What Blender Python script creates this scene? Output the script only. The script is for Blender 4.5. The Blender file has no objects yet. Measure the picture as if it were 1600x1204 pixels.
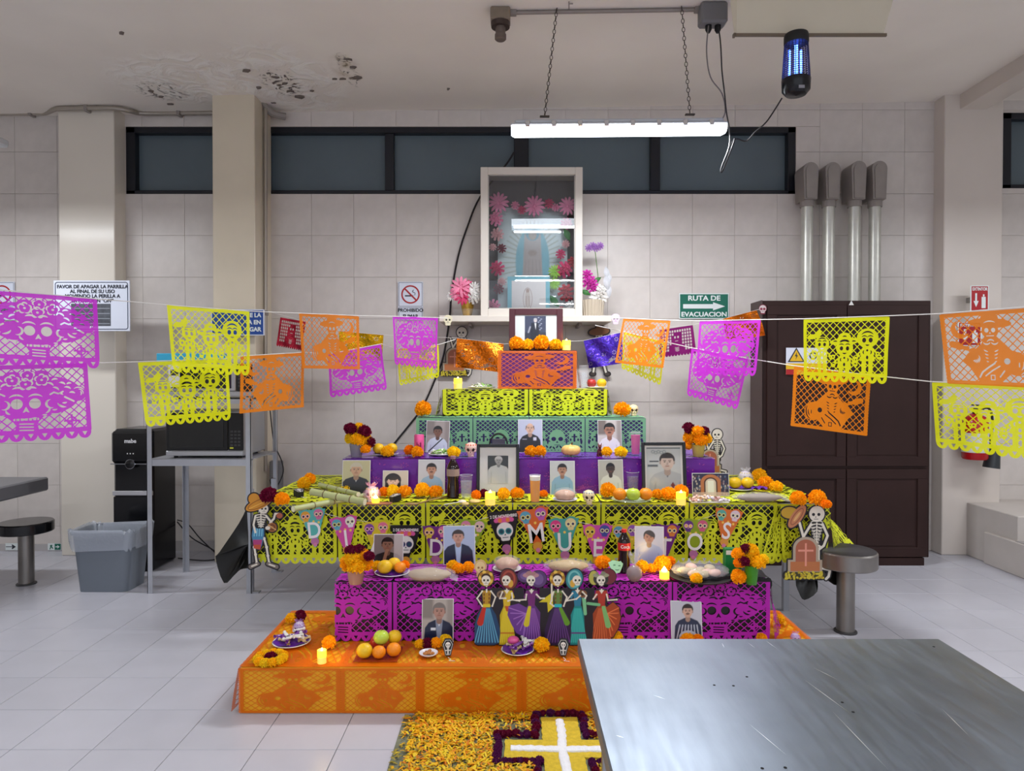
import bpy, math, random
import numpy as np
from mathutils import Vector, Matrix, Euler
random.seed(7)
np.random.seed(7)
SC = bpy.context.scene
COL = SC.collection
PI = math.pi
# ------------------------------------------------------------------ camera, light, exposure
F = 1060.0
PITCH = math.radians(0.72)
EYE = 1.5
cam_d = bpy.data.cameras.new('camera')
cam_d.sensor_width = 36.0
cam_d.lens = 36.0 * F / 1600.0
cam = bpy.data.objects.new('camera', cam_d)
COL.objects.link(cam)
cam.location = (0, 0, EYE)
cam.rotation_euler = (PI / 2 - PITCH, 0, 0)
SC.camera = cam
vs = SC.view_settings
vs.view_transform = 'Standard'
vs.look = 'None'
vs.gamma = 1.0
vs.use_curve_mapping = False
vs.exposure = 0.12
wd = bpy.data.worlds.new('world')
SC.world = wd
wd.use_nodes = True
wd.node_tree.nodes['Background'].inputs[0].default_value = (0.86, 0.90, 1.0, 1)
wd.node_tree.nodes['Background'].inputs[1].default_value = 1.0
def area(x, y, z, sx, sy, power, col=(0.93, 0.96, 1.0), rot=(0, 0, 0)):
 ld = bpy.data.lights.new('tube_light', 'AREA')
 ld.shape = 'RECTANGLE'
 ld.size = sx
 ld.size_y = sy
 ld.energy = power
 ld.color = col
 lo = bpy.data.objects.new('tube_light', ld)
 lo.location = (x, y, z)
 lo.rotation_euler = rot
 COL.objects.link(lo)
 return lo
LAMP_H = 3.02
LAMPS = [(-4.0, 4.45), (-2.4, 0.7), (0.7, 0.7), (3.9, 0.7), (-2.4, -2.6), (1.2, -2.6), (4.4, 3.9)]
for lx, ly in LAMPS:
 area(lx, ly, LAMP_H - 0.06, 1.3, 0.14, 32)
def W(px, py, Y):
 """point of the place seen at a photograph pixel, at depth Y"""
 x = (px - 800) / F
 y = (602 - py) / F
 dy = math.cos(PITCH) + y * math.sin(PITCH)
 dz = -math.sin(PITCH) + y * math.cos(PITCH)
 t = Y / dy
 return Vector((x * t, Y, EYE + dz * t))
def Wz(px, py, z):
 """point seen at a pixel on the horizontal plane at height z"""
 x = (px - 800) / F
 y = (602 - py) / F
 dy = math.cos(PITCH) + y * math.sin(PITCH)
 dz = -math.sin(PITCH) + y * math.cos(PITCH)
 t = (z - EYE) / dz
 return Vector((x * t, dy * t, z))
def S(px, Y):
 return px * Y / F
# ------------------------------------------------------------------ colours and materials
def lin(c):
 return tuple((v / 255 / 12.92) if v / 255 <= 0.04045 else ((v / 255 + 0.055) / 1.055) ** 2.4 for v in c)
MATS = {}
def mat(name, c, rough=0.6, metal=0.0, noise=0.0, nscale=8.0, bump=0.0, bscale=60.0, spec=0.5, emit=None, estr=1.0,
  trans=0.0, alpha=1.0, vcol=False, rand=0.0, translucent=0.0, ior=1.45, coat=0.0):
 if name in MATS:
  return MATS[name]
 m = bpy.data.materials.new(name)
 MATS[name] = m
 m.use_nodes = True
 nt = m.node_tree
 N = nt.nodes
 L = nt.links
 b = N['Principled BSDF']
 col = (*lin(c), 1)
 b.inputs['Base Color'].default_value = col
 b.inputs['Roughness'].default_value = rough
 b.inputs['Metallic'].default_value = metal
 b.inputs['Specular IOR Level'].default_value = spec
 b.inputs['IOR'].default_value = ior
 b.inputs['Transmission Weight'].default_value = trans
 b.inputs['Coat Weight'].default_value = coat
 src = None
 if vcol:
  a = N.new('ShaderNodeAttribute')
  a.attribute_name = 'Col'
  src = a.outputs['Color']
 if noise > 0 or rand > 0:
  tc = N.new('ShaderNodeTexCoord')
  nz = N.new('ShaderNodeTexNoise')
  nz.inputs['Scale'].default_value = nscale
  nz.inputs['Detail'].default_value = 5
  L.new(tc.outputs['Object'], nz.inputs['Vector'])
  mr = N.new('ShaderNodeMapRange')
  mr.inputs['From Min'].default_value = 0.25
  mr.inputs['From Max'].default_value = 0.75
  mr.inputs['To Min'].default_value = 1 - noise
  mr.inputs['To Max'].default_value = 1 + noise
  L.new(nz.outputs[0], mr.inputs[0])
  v = mr.outputs[0]
  if rand > 0:
   oi = N.new('ShaderNodeObjectInfo')
   r2 = N.new('ShaderNodeMapRange')
   r2.inputs['To Min'].default_value = 1 - rand
   r2.inputs['To Max'].default_value = 1 + rand
   L.new(oi.outputs['Random'], r2.inputs[0])
   mu = N.new('ShaderNodeMath')
   mu.operation = 'MULTIPLY'
   L.new(v, mu.inputs[0])
   L.new(r2.outputs[0], mu.inputs[1])
   v = mu.outputs[0]
  vm = N.new('ShaderNodeVectorMath')
  vm.operation = 'SCALE'
  if src:
   L.new(src, vm.inputs[0])
  else:
   vm.inputs[0].default_value = col[:3]
  L.new(v, vm.inputs['Scale'])
  src = vm.outputs[0]
 if src:
  L.new(src, b.inputs['Base Color'])
 if bump > 0:
  tc = N.new('ShaderNodeTexCoord')
  nz = N.new('ShaderNodeTexNoise')
  nz.inputs['Scale'].default_value = bscale
  nz.inputs['Detail'].default_value = 4
  L.new(tc.outputs['Object'], nz.inputs['Vector'])
  bp = N.new('ShaderNodeBump')
  bp.inputs['Strength'].default_value = bump
  bp.inputs['Distance'].default_value = 0.01
  L.new(nz.outputs[0], bp.inputs['Height'])
  L.new(bp.outputs[0], b.inputs['Normal'])
 if emit:
  b.inputs['Emission Color'].default_value = (*lin(emit), 1)
  b.inputs['Emission Strength'].default_value = estr
 out = N['Material Output']
 sh = b.outputs[0]
 if translucent > 0:
  tl = N.new('ShaderNodeBsdfTranslucent')
  if src:
   L.new(src, tl.inputs[0])
  else:
   tl.inputs[0].default_value = col
  mx = N.new('ShaderNodeMixShader')
  mx.inputs[0].default_value = translucent
  L.new(sh, mx.inputs[1])
  L.new(tl.outputs[0], mx.inputs[2])
  sh = mx.outputs[0]
 if alpha < 1:
  tr = N.new('ShaderNodeBsdfTransparent')
  mx = N.new('ShaderNodeMixShader')
  mx.inputs[0].default_value = 1 - alpha
  L.new(sh, mx.inputs[1])
  L.new(tr.outputs[0], mx.inputs[2])
  sh = mx.outputs[0]
 L.new(sh, out.inputs[0])
 return m
# ------------------------------------------------------------------ object helpers
def tag(o, label, cat, group=None, kind=None):
 if label:
  o['label'] = label
 if cat:
  o['category'] = cat
 if group:
  o['group'] = group
 if kind:
  o['kind'] = kind
 return o
def thing(name, label, cat, loc=(0, 0, 0), rz=0.0, group=None):
 o = bpy.data.objects.new(name, None)
 o.empty_display_size = 0.05
 COL.objects.link(o)
 o.location = loc
 o.rotation_euler = (0, 0, rz)
 return tag(o, label, cat, group)
def inst(name, me, parent=None, loc=(0, 0, 0), rot=(0, 0, 0), sc=(1, 1, 1)):
 o = bpy.data.objects.new(name, me)
 COL.objects.link(o)
 o.location = loc
 o.rotation_euler = rot
 o.scale = sc if not isinstance(sc, (int, float)) else (sc, sc, sc)
 if parent:
  o.parent = parent
 return o
def link_mat(me, m):
 me.materials.append(m)
 return me
class MB:
 def __init__(s):
  s.v = []
  s.f = []
  s.T = Matrix.Identity(4)
 def _add(s, vs, fs):
  o = len(s.v)
  s.v += [tuple(s.T @ Vector(p)) for p in vs]
  s.f += [tuple(i + o for i in f) for f in fs]
  return s
 def at(s, loc=(0, 0, 0), rot=(0, 0, 0), sc=(1, 1, 1)):
  s.T = Matrix.LocRotScale(Vector(loc), Euler(rot), Vector(sc))
  return s
 def box(s, x0, x1, y0, y1, z0, z1, bev=0.0):
  if bev <= 0:
   vs = [(x, y, z) for z in (z0, z1) for y in (y0, y1) for x in (x0, x1)]
   return s._add(vs, [(0, 2, 3, 1), (4, 5, 7, 6), (0, 1, 5, 4), (2, 6, 7, 3), (0, 4, 6, 2), (1, 3, 7, 5)])
  b = min(bev, (x1 - x0) / 2.01, (y1 - y0) / 2.01, (z1 - z0) / 2.01)
  # chamfered box as convex hull of inset faces
  X = (x0, x1)
  Y = (y0, y1)
  Z = (z0, z1)
  vs = []
  idx = {}
  for i in (0, 1):
   for j in (0, 1):
    for k in (0, 1):
     sx, sy, sz = (1 - 2 * i), (1 - 2 * j), (1 - 2 * k)
     for a in range(3):
      p = [X[i] + sx * b, Y[j] + sy * b, Z[k] + sz * b]
      p[a] = (X[i], Y[j], Z[k])[a]
      idx[i, j, k, a] = len(vs)
      vs.append(tuple(p))
  fs = []
  for a in range(3):
   for e in (0, 1):
    o = [q for q in range(3) if q != a]
    loop = []
    for (u, w) in ((0, 0), (1, 0), (1, 1), (0, 1)):
     c = [0, 0, 0]
     c[a] = e
     c[o[0]] = u
     c[o[1]] = w
     loop.append(idx[c[0], c[1], c[2], a])
    if (e == 0) == (a != 1):
     loop.reverse()
    fs.append(tuple(loop))
  for a in range(3):
   o = [q for q in range(3) if q != a]
   for u in (0, 1):
    for w in (0, 1):
     c0 = [0, 0, 0]
     c0[o[0]] = u
     c0[o[1]] = w
     c1 = list(c0)
     c1[a] = 1
     f = [idx[(*c0, o[0])], idx[(*c1, o[0])], idx[(*c1, o[1])], idx[(*c0, o[1])]]
     fs.append(tuple(f))
  for i in (0, 1):
   for j in (0, 1):
    for k in (0, 1):
     fs.append((idx[i, j, k, 0], idx[i, j, k, 1], idx[i, j, k, 2]))
  return s._add(vs, fs)
 def lathe(s, prof, n=20, cap=True, ang=2 * PI):
  """prof: list of (r, z)"""
  vs = []
  for r, z in prof:
   for i in range(n):
    a = 2 * PI * i / n
    vs.append((r * math.cos(a), r * math.sin(a), z))
  fs = []
  for k in range(len(prof) - 1):
   for i in range(n):
    j = (i + 1) % n
    fs.append((k * n + i, k * n + j, (k + 1) * n + j, (k + 1) * n + i))
  if cap:
   fs.append(tuple(reversed(range(n))))
   m = (len(prof) - 1) * n
   fs.append(tuple(m + i for i in range(n)))
  return s._add(vs, fs)
 def cyl(s, p0, p1, r, r2=None, n=12, cap=True):
  p0 = Vector(p0)
  p1 = Vector(p1)
  d = p1 - p0
  q = d.to_track_quat('Z', 'Y').to_matrix()
  r2 = r if r2 is None else r2
  vs = []
  for (p, rr) in ((p0, r), (p1, r2)):
   for i in range(n):
    a = 2 * PI * i / n
    vs.append(p + q @ Vector((rr * math.cos(a), rr * math.sin(a), 0)))
  fs = [(i, (i + 1) % n, n + (i + 1) % n, n + i) for i in range(n)]
  if cap:
   fs.append(tuple(reversed(range(n))))
   fs.append(tuple(range(n, 2 * n)))
  return s._add(vs, fs)
 def tube(s, pts, r, n=8, cap=True):
  pts = [Vector(p) for p in pts]
  vs = []
  up = None
  for i, p in enumerate(pts):
   d = (pts[min(i + 1, len(pts) - 1)] - pts[max(i - 1, 0)]).normalized()
   if up is None:
    up = d.orthogonal().normalized()
   up = (up - d * up.dot(d)).normalized()
   w = d.cross(up)
   rr = r[i] if isinstance(r, (list, tuple)) else r
   for k in range(n):
    a = 2 * PI * k / n
    vs.append(p + (up * math.cos(a) + w * math.sin(a)) * rr)
  fs = []
  for i in range(len(pts) - 1):
   for k in range(n):
    j = (k + 1) % n
    fs.append((i * n + k, i * n + j, (i + 1) * n + j, (i + 1) * n + k))
  if cap:
   fs.append(tuple(reversed(range(n))))
   m = (len(pts) - 1) * n
   fs.append(tuple(m + i for i in range(n)))
  return s._add(vs, fs)
 def ball(s, c, r, nu=16, nv=10, sc=(1, 1, 1), fn=None):
  c = Vector(c)
  vs = [c + Vector((0, 0, -r * sc[2]))]
  for j in range(1, nv):
   t = PI * j / nv
   for i in range(nu):
    a = 2 * PI * i / nu
    p = Vector((math.sin(t) * math.cos(a), math.sin(t) * math.sin(a), -math.cos(t)))
    k = fn(p) if fn else 1.0
    vs.append(c + Vector((p.x * r * sc[0] * k, p.y * r * sc[1] * k, p.z * r * sc[2] * k)))
  vs.append(c + Vector((0, 0, r * sc[2])))
  fs = []
  for i in range(nu):
   fs.append((0, 1 + (i + 1) % nu, 1 + i))
  for j in range(nv - 2):
   for i in range(nu):
    a = 1 + j * nu + i
    b = 1 + j * nu + (i + 1) % nu
    fs.append((a, b, b + nu, a + nu))
  m = 1 + (nv - 2) * nu
  for i in range(nu):
   fs.append((m + i, m + (i + 1) % nu, len(vs) - 1))
  return s._add(vs, fs)
 def prism(s, poly, z0, z1):
  n = len(poly)
  vs = [(x, y, z0) for x, y in poly] + [(x, y, z1) for x, y in poly]
  fs = [tuple(reversed(range(n))), tuple(range(n, 2 * n))] + [(i, (i + 1) % n, n + (i + 1) % n, n + i) for i in range(n)]
  return s._add(vs, fs)
 def grid(s, fn, nu, nv):
  vs = [fn(i / nu, j / nv) for j in range(nv + 1) for i in range(nu + 1)]
  fs = [(j * (nu + 1) + i, j * (nu + 1) + i + 1, (j + 1) * (nu + 1) + i + 1, (j + 1) * (nu + 1) + i) for j in range(nv) for i in range(nu)]
  return s._add(vs, fs)
 def mesh(s, name, m, smooth=True, ang=0.7):
  me = bpy.data.meshes.new(name)
  me.from_pydata([tuple(v) for v in s.v], [], s.f)
  me.update()
  if smooth:
   me.polygons.foreach_set('use_smooth', [True] * len(me.polygons))
   me.set_sharp_from_angle(angle=ang)
  if isinstance(m, (list, tuple)):
   for q in m:
    me.materials.append(q)
  elif m:
   me.materials.append(m)
  return me
 def build(s, name, m, parent=None, loc=(0, 0, 0), rot=(0, 0, 0), smooth=True, ang=0.7):
  return inst(name, s.mesh(name, m, smooth, ang), parent, loc, rot)
def letters(name, txt, size, m, parent, loc, rot=(PI / 2, 0, 0), bold=0.0, ext=0.0006, align='CENTER', sx=1.0):
 cu = bpy.data.curves.new('txt', 'FONT')
 cu.body = txt
 cu.size = size
 cu.align_x = align
 cu.align_y = 'CENTER'
 cu.extrude = ext
 cu.offset = bold * size
 cu.resolution_u = 4
 o = bpy.data.objects.new('txt', cu)
 COL.objects.link(o)
 dg = bpy.context.evaluated_depsgraph_get()
 me = bpy.data.meshes.new_from_object(o.evaluated_get(dg))
 bpy.data.objects.remove(o)
 me.materials.clear()
 me.materials.append(m)
 return inst(name, me, parent, loc, rot, (sx, 1, 1))
# ------------------------------------------------------------------ flat artwork: signed-distance drawing on a grid
class Art:
 def __init__(s, w, h, res):
  """w, h in drawing units; res = cells per unit"""
  s.w, s.h = w, h
  s.nx = int(round(w * res)) + 1
  s.ny = int(round(h * res)) + 1
  s.X, s.Y = np.meshgrid(np.linspace(0, w, s.nx), np.linspace(0, h, s.ny))
  s.px = 1.0 / res
  s.d = np.full(s.X.shape, 1.0)
  s.c = np.ones((*s.X.shape, 3))
 def add(s, d):
  s.d = np.minimum(s.d, d)
  return s
 def cut(s, d):
  s.d = np.maximum(s.d, -d)
  return s
 def clip(s, d):
  s.d = np.maximum(s.d, d)
  return s
 def paint(s, d, c, soft=1.0, a=1.0):
  k = np.clip(0.5 - d / (s.px * soft), 0, 1)[..., None] * a
  s.c = s.c * (1 - k) + np.array(lin(c)) * k
  return s
 # --- distance functions
 def ell(s, cx, cy, rx, ry=None, rot=0.0):
  ry = rx if ry is None else ry
  x = s.X - cx
  y = s.Y - cy
  if rot:
   c, q = math.cos(rot), math.sin(rot)
   x, y = x * c + y * q, -x * q + y * c
  k = np.sqrt((x / rx) ** 2 + (y / ry) ** 2)
  k2 = np.sqrt((x / rx ** 2) ** 2 + (y / ry ** 2) ** 2) + 1e-9
  return np.where(k < 1e-6, -min(rx, ry), k * (k - 1) / k2)
 def seg(s, x0, y0, x1, y1, r, r2=None):
  dx, dy = x1 - x0, y1 - y0
  t = np.clip(((s.X - x0) * dx + (s.Y - y0) * dy) / (dx * dx + dy * dy + 1e-12), 0, 1)
  rr = r if r2 is None else r + (r2 - r) * t
  return np.hypot(s.X - x0 - t * dx, s.Y - y0 - t * dy) - rr
 def path(s, pts, r):
  d = None
  for (a, b) in zip(pts[:-1], pts[1:]):
   q = s.seg(*a, *b, r)
   d = q if d is None else np.minimum(d, q)
  return d
 def rect(s, x0, y0, x1, y1, rad=0.0):
  cx, cy = (x0 + x1) / 2, (y0 + y1) / 2
  hx, hy = abs(x1 - x0) / 2 - rad, abs(y1 - y0) / 2 - rad
  ax = np.abs(s.X - cx) - hx
  ay = np.abs(s.Y - cy) - hy
  return np.hypot(np.maximum(ax, 0), np.maximum(ay, 0)) + np.minimum(np.maximum(ax, ay), 0) - rad
 def poly(s, pts):
  n = len(pts)
  d = np.full(s.X.shape, 1e9)
  sg = np.ones(s.X.shape)
  for i in range(n):
   ax, ay = pts[i]
   bx, by = pts[i - 1]
   ex, ey = bx - ax, by - ay
   wx, wy = s.X - ax, s.Y - ay
   t = np.clip((wx * ex + wy * ey) / (ex * ex + ey * ey + 1e-12), 0, 1)
   d = np.minimum(d, (wx - ex * t) ** 2 + (wy - ey * t) ** 2)
   c1 = s.Y >= ay
   c2 = s.Y < by
   c3 = ex * wy > ey * wx
   flip = (c1 & c2 & c3) | (~c1 & ~c2 & ~c3)
   sg = np.where(flip, -sg, sg)
  return sg * np.sqrt(d)
 def arc(s, cx, cy, r, a0, a1, t):
  """tapered crescent stroke, angles in degrees"""
  am = math.radians((a0 + a1) / 2)
  ah = math.radians((a1 - a0) / 2)
  x = s.X - cx
  y = s.Y - cy
  a = np.arctan2(y, x) - am
  a = (a + PI) % (2 * PI) - PI
  rr = np.hypot(x, y)
  w = t * np.clip(1 - (a / ah) ** 2, -1, 1)
  return np.where(np.abs(a) < ah * 1.3, np.abs(rr - r) - w, np.maximum(np.abs(rr - r), 0.01))
 def lattice(s, sp, t, ang=45.0):
  out = None
  for q in (ang, -ang):
   c, n = math.cos(math.radians(q)), math.sin(math.radians(q))
   u = (s.X * c + s.Y * n) / sp
   d = np.abs(u - np.round(u)) * sp - t
   out = d if out is None else np.minimum(out, d)
  return out
 def mesh(s, name, m, sx=1.0, sy=None, warp=None, color=True, ox=0.0, oy=0.0, uv=(0, 1, 0, 1)):
  """marching squares; plane is XZ, facing -Y"""
  sy = sx if sy is None else sy
  i0, i1 = int(uv[0] * (s.nx - 1)), int(uv[1] * (s.nx - 1)) + 1
  j0, j1 = int(uv[2] * (s.ny - 1)), int(uv[3] * (s.ny - 1)) + 1
  d = s.d[j0:j1, i0:i1].copy()
  X = s.X[j0:j1, i0:i1]
  Y = s.Y[j0:j1, i0:i1]
  C = s.c[j0:j1, i0:i1]
  d = np.where(np.abs(d) < 1e-5, -1e-5, d)
  ny, nx = d.shape
  N = nx * ny
  ins = d < 0
  idx = np.arange(N).reshape(ny, nx)
  te = d[:, :-1] / (d[:, :-1] - d[:, 1:] + 1e-12)
  te = np.clip(te, 0, 1)
  tv = np.clip(d[:-1] / (d[:-1] - d[1:] + 1e-12), 0, 1)
  HX = X[:, :-1] + (X[:, 1:] - X[:, :-1]) * te
  HY = Y[:, :-1]
  VX = X[:-1]
  VY = Y[:-1] + (Y[1:] - Y[:-1]) * tv
  PX = np.concatenate([X.ravel(), HX.ravel(), VX.ravel()])
  PY = np.concatenate([Y.ravel(), HY.ravel(), VY.ravel()])
  Hc = np.where(ins[:, :-1, None], C[:, :-1], C[:, 1:])
  Vc = np.where(ins[:-1, :, None], C[:-1], C[1:])
  PC = np.concatenate([C.reshape(-1, 3), Hc.reshape(-1, 3), Vc.reshape(-1, 3)])
  hid = N + np.arange(ny * (nx - 1)).reshape(ny, nx - 1)
  vid = N + ny * (nx - 1) + np.arange((ny - 1) * nx).reshape(ny - 1, nx)
  corner = [idx[:-1, :-1], idx[:-1, 1:], idx[1:, 1:], idx[1:, :-1]]
  edge = [hid[:-1], vid[:, 1:], hid[1:], vid[:, :-1]]
  code = (ins[:-1, :-1] * 1 + ins[:-1, 1:] * 2 + ins[1:, 1:] * 4 + ins[1:, :-1] * 8)
  loops = []
  sizes = []
  for cs in range(1, 16):
   sel = code == cs
   if not sel.any():
    continue
   toks = []
   for k in range(4):
    a = bool(cs >> k & 1)
    b = bool(cs >> ((k + 1) % 4) & 1)
    if a:
     toks.append(corner[k][sel])
    if a != b:
     toks.append(edge[k][sel])
   P = np.stack(toks, 1)
   loops.append(P.ravel())
   sizes.append(np.full(len(P), P.shape[1]))
  L = np.concatenate(loops)
  Z = np.concatenate(sizes)
  used, inv = np.unique(L, return_inverse=True)
  px = PX[used] * sx + ox
  py = PY[used] * sy + oy
  if warp is not None:
   co = np.stack(warp(PX[used] / s.w, PY[used] / s.h), 1)
  else:
   co = np.stack([px, np.zeros_like(px), py], 1)
  me = bpy.data.meshes.new(name)
  me.vertices.add(len(used))
  me.vertices.foreach_set('co', co.astype(np.float32).ravel())
  me.loops.add(len(L))
  me.loops.foreach_set('vertex_index', inv.astype(np.int32).ravel())
  me.polygons.add(len(Z))
  st = np.concatenate([[0], np.cumsum(Z)[:-1]]).astype(np.int32)
  me.polygons.foreach_set('loop_start', st)
  me.update(calc_edges=True)
  if color:
   at = me.color_attributes.new('Col', 'FLOAT_COLOR', 'POINT')
   at.data.foreach_set('color', np.concatenate([PC[used], np.ones((len(used), 1))], 1).astype(np.float32).ravel())
  if m:
   me.materials.append(m)
  return me
# ------------------------------------------------------------------ the room
WY = 5.85
def ceil_z(x):
 return 3.80 + 0.016 * x
def struct(o, label=None, cat=None):
 o['kind'] = 'structure'
 if label:
  o['label'] = label
 if cat:
  o['category'] = cat
 return o
M_floor = mat('floor_tile', (188, 188, 197), rough=0.3, noise=0.035, nscale=5, rand=0.03, spec=0.4)
M_grout = mat('grout', (118, 114, 112), rough=0.9)
M_wtile = mat('wall_tile', (210, 203, 198), rough=0.33, noise=0.06, nscale=9, rand=0.02, bump=0.02, bscale=30)
M_wgrout = mat('wall_grout', (202, 194, 187), rough=0.8)
M_pillar = mat('pillar_paint', (224, 217, 205), rough=0.2, noise=0.02, nscale=2, bump=0.02, bscale=6)
M_pillar2 = mat('pillar_paint_warm', (216, 205, 184), rough=0.3, noise=0.05, nscale=3)
FT = 0.328
fb = MB().box(-6.5, 6.5, -5.2, 6.0, -0.1, -0.004).build('floor', M_grout, smooth=False)
struct(fb, 'pale grey square tiled canteen floor with thin dark joints', 'floor')
tile_me = MB().box(-FT / 2 + 0.0016, FT / 2 - 0.0016, -FT / 2 + 0.0016, FT / 2 - 0.0016, -0.012, 0.0, bev=0.001).mesh('tile', M_floor, False)
X0 = Wz(144, 1170.6, 0).x
Y0 = Wz(144, 1170.6, 0).y
cnt = 0
for j in range(-1, 10):
 for i in range(-30, 40):
  cx = X0 + (i + 0.5) * FT
  cy = Y0 + (j + 0.5) * FT
  lim = (cy + 0.3) * 0.79 + 0.1
  if abs(cx) < lim and cy < 5.9 and cx < 4.9 and not (-0.9 < cx < 1.1 and 3.2 < cy < 5.0) and not (0.4 < cx < 0.95 and cy < 2.6):
   inst('tile', tile_me, fb, (cx, cy, 0), (0, 0, random.choice((0, PI / 2, PI))))
   cnt += 1
# the rest of the floor, beside and behind the camera and out of the picture, as one part
rb = MB()
for j in range(-20, 13):
 for i in range(-22, 28):
  cx = X0 + (i + 0.5) * FT
  cy = Y0 + (j + 0.5) * FT
  if cy > 5.9 or abs(cx) > 6.3:
   continue
  lim = (cy + 0.3) * 0.79 + 0.1
  if abs(cx) < lim and cy < 5.9 and cx < 4.9 and j >= -1 and j < 10 and not (-0.9 < cx < 1.1 and 3.2 < cy < 5.0) and not (0.4 < cx < 0.95 and cy < 2.6):
   continue
  h = FT / 2 - 0.0016
  rb._add([(cx - h, cy - h, 0), (cx + h, cy - h, 0), (cx + h, cy + h, 0), (cx - h, cy + h, 0)], [(0, 1, 2, 3)])
rt = rb.build('tile_field', M_floor, fb, smooth=False)
rt['kind'] = 'stuff'
# back wall with two window openings
WIN = [(W(197, 300, WY).x, W(1243, 300, WY).x, W(700, 303, WY).z, W(700, 198, WY).z),
       (W(1566, 300, WY).x, 5.6, W(700, 294, WY).z, W(700, 176, WY).z)]
wb = MB()
xs = [-5.6, WIN[0][0], WIN[0][1], WIN[1][0], WIN[1][1]]
wb.box(-5.6, xs[1], WY, WY + 0.2, -0.1, 4.0)
wb.box(xs[1], xs[2], WY, WY + 0.2, -0.1, WIN[0][2])
wb.box(xs[1], xs[2], WY, WY + 0.2, WIN[0][3], 4.0)
wb.box(xs[2], xs[3], WY, WY + 0.2, -0.1, 4.0)
wb.box(xs[3], xs[4], WY, WY + 0.2, -0.1, WIN[1][2])
wb.box(xs[3], xs[4], WY, WY + 0.2, WIN[1][3], 4.0)
wall = wb.build('wall_back', M_wgrout, smooth=False)
struct(wall, 'back wall of the canteen faced with beige mottled ceramic tiles', 'wall')
TP = 0.3635
TH = 0.3575
tx0 = W(223, 368, WY).x
tz0 = W(223, 368, WY).z
tcache = {}
def wtile(x0, x1, z0, z1):
 w, h = round(x1 - x0, 3), round(z1 - z0, 3)
 if w < 0.03 or h < 0.03:
  return
 if (w, h) not in tcache:
  tcache[w, h] = MB().box(-w / 2 + 0.001, w / 2 - 0.001, -0.006, 0.004, -h / 2 + 0.001, h / 2 - 0.001, bev=0.0009).mesh('tile', M_wtile, False)
 inst('tile', tcache[w, h], wall, ((x0 + x1) / 2, WY, (z0 + z1) / 2))
for i in range(-5, 24):
 for j in range(-8, 4):
  x0, x1 = tx0 + i * TP, tx0 + (i + 1) * TP
  z0, z1 = tz0 + j * TH, tz0 + (j + 1) * TH
  x0, x1 = max(x0, -4.9), min(x1, 5.2)
  z0, z1 = max(z0, 0.0), min(z1, 3.93)
  if x1 - x0 < 0.03 or z1 - z0 < 0.03:
   continue
  hit = None
  for wn in WIN:
   if x1 > wn[0] and x0 < wn[1] and z1 > wn[2] and z0 < wn[3]:
    hit = wn
  if hit is None:
   wtile(x0, x1, z0, z1)
  else:
   if z0 < hit[2] - 0.02:
    wtile(x0, x1, z0, hit[2])
   if z1 > hit[3] + 0.02:
    wtile(x0, x1, hit[3], z1)
   zz0, zz1 = max(z0, hit[2]), min(z1, hit[3])
   if x0 < hit[0] - 0.03:
    wtile(x0, hit[0], zz0, zz1)
   if x1 > hit[1] + 0.03:
    wtile(hit[1], x1, zz0, zz1)
# side and rear shell of the room (never in view, closes the space)
M_shell = mat('shell_paint', (214, 208, 200), rough=0.6)
struct(MB().box(-6.1, -6.0, -5.2, 6.0, -0.1, 4.1).build('wall_left', M_shell, smooth=False), 'painted side wall of the canteen beside the door', 'wall')
struct(MB().box(6.0, 6.1, -5.2, 6.0, -0.1, 4.1).build('wall_right', M_shell, smooth=False), 'painted side wall of the canteen beyond the steps', 'wall')
# ceiling, rising a touch to one side, with damp patches and flaking paint
mc = bpy.data.materials.new('ceiling_paint')
mc.use_nodes = True
nt = mc.node_tree
N = nt.nodes
L = nt.links
bs = N['Principled BSDF']
bs.inputs['Roughness'].default_value = 0.75
geo = N.new('ShaderNodeNewGeometry')
def blob(cx, cy, rx, ry, soft=0.4):
 mp = N.new('ShaderNodeMapping')
 mp.vector_type = 'TEXTURE'
 mp.inputs['Location'].default_value = (cx, cy, 0)
 mp.inputs['Scale'].default_value = (rx, ry, 100)
 L.new(geo.outputs['Position'], mp.inputs[0])
 ln = N.new('ShaderNodeVectorMath')
 ln.operation = 'LENGTH'
 L.new(mp.outputs[0], ln.inputs[0])
 mr = N.new('ShaderNodeMapRange')
 mr.inputs['From Min'].default_value = 1.0
 mr.inputs['From Max'].default_value = 1.0 - soft
 L.new(ln.outputs['Value'], mr.inputs[0])
 return mr.outputs[0]
def nmath(op, a, b):
 m = N.new('ShaderNodeMath')
 m.operation = op
 for k, v in enumerate((a, b)):
  if isinstance(v, (int, float)):
   m.inputs[k].default_value = v
  else:
   L.new(v, m.inputs[k])
 return m.outputs[0]
def nnoise(scale, lo, hi, det=6, dist=0.0):
 n = N.new('ShaderNodeTexNoise')
 n.inputs['Scale'].default_value = scale
 n.inputs['Detail'].default_value = det
 n.inputs['Distortion'].default_value = dist
 L.new(geo.outputs['Position'], n.inputs['Vector'])
 mr = N.new('ShaderNodeMapRange')
 mr.inputs['From Min'].default_value = lo
 mr.inputs['From Max'].default_value = hi
 L.new(n.outputs[0], mr.inputs[0])
 return mr.outputs[0]
def nmix(f, a, b):
 m = N.new('ShaderNodeMix')
 m.data_type = 'RGBA'
 if isinstance(f, (int, float)):
  m.inputs[0].default_value = f
 else:
  L.new(f, m.inputs[0])
 for k, v in ((6, a), (7, b)):
  if isinstance(v, tuple):
   m.inputs[k].default_value = (*lin(v), 1)
  else:
   L.new(v, m.inputs[k])
 return m.outputs[2]
def cpt(px, py):
 p = Wz(px, py, 3.78)
 return p.x, p.y
base = nmix(nnoise(1.2, 0.35, 0.7), (246, 240, 232), (238, 231, 223))
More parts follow.
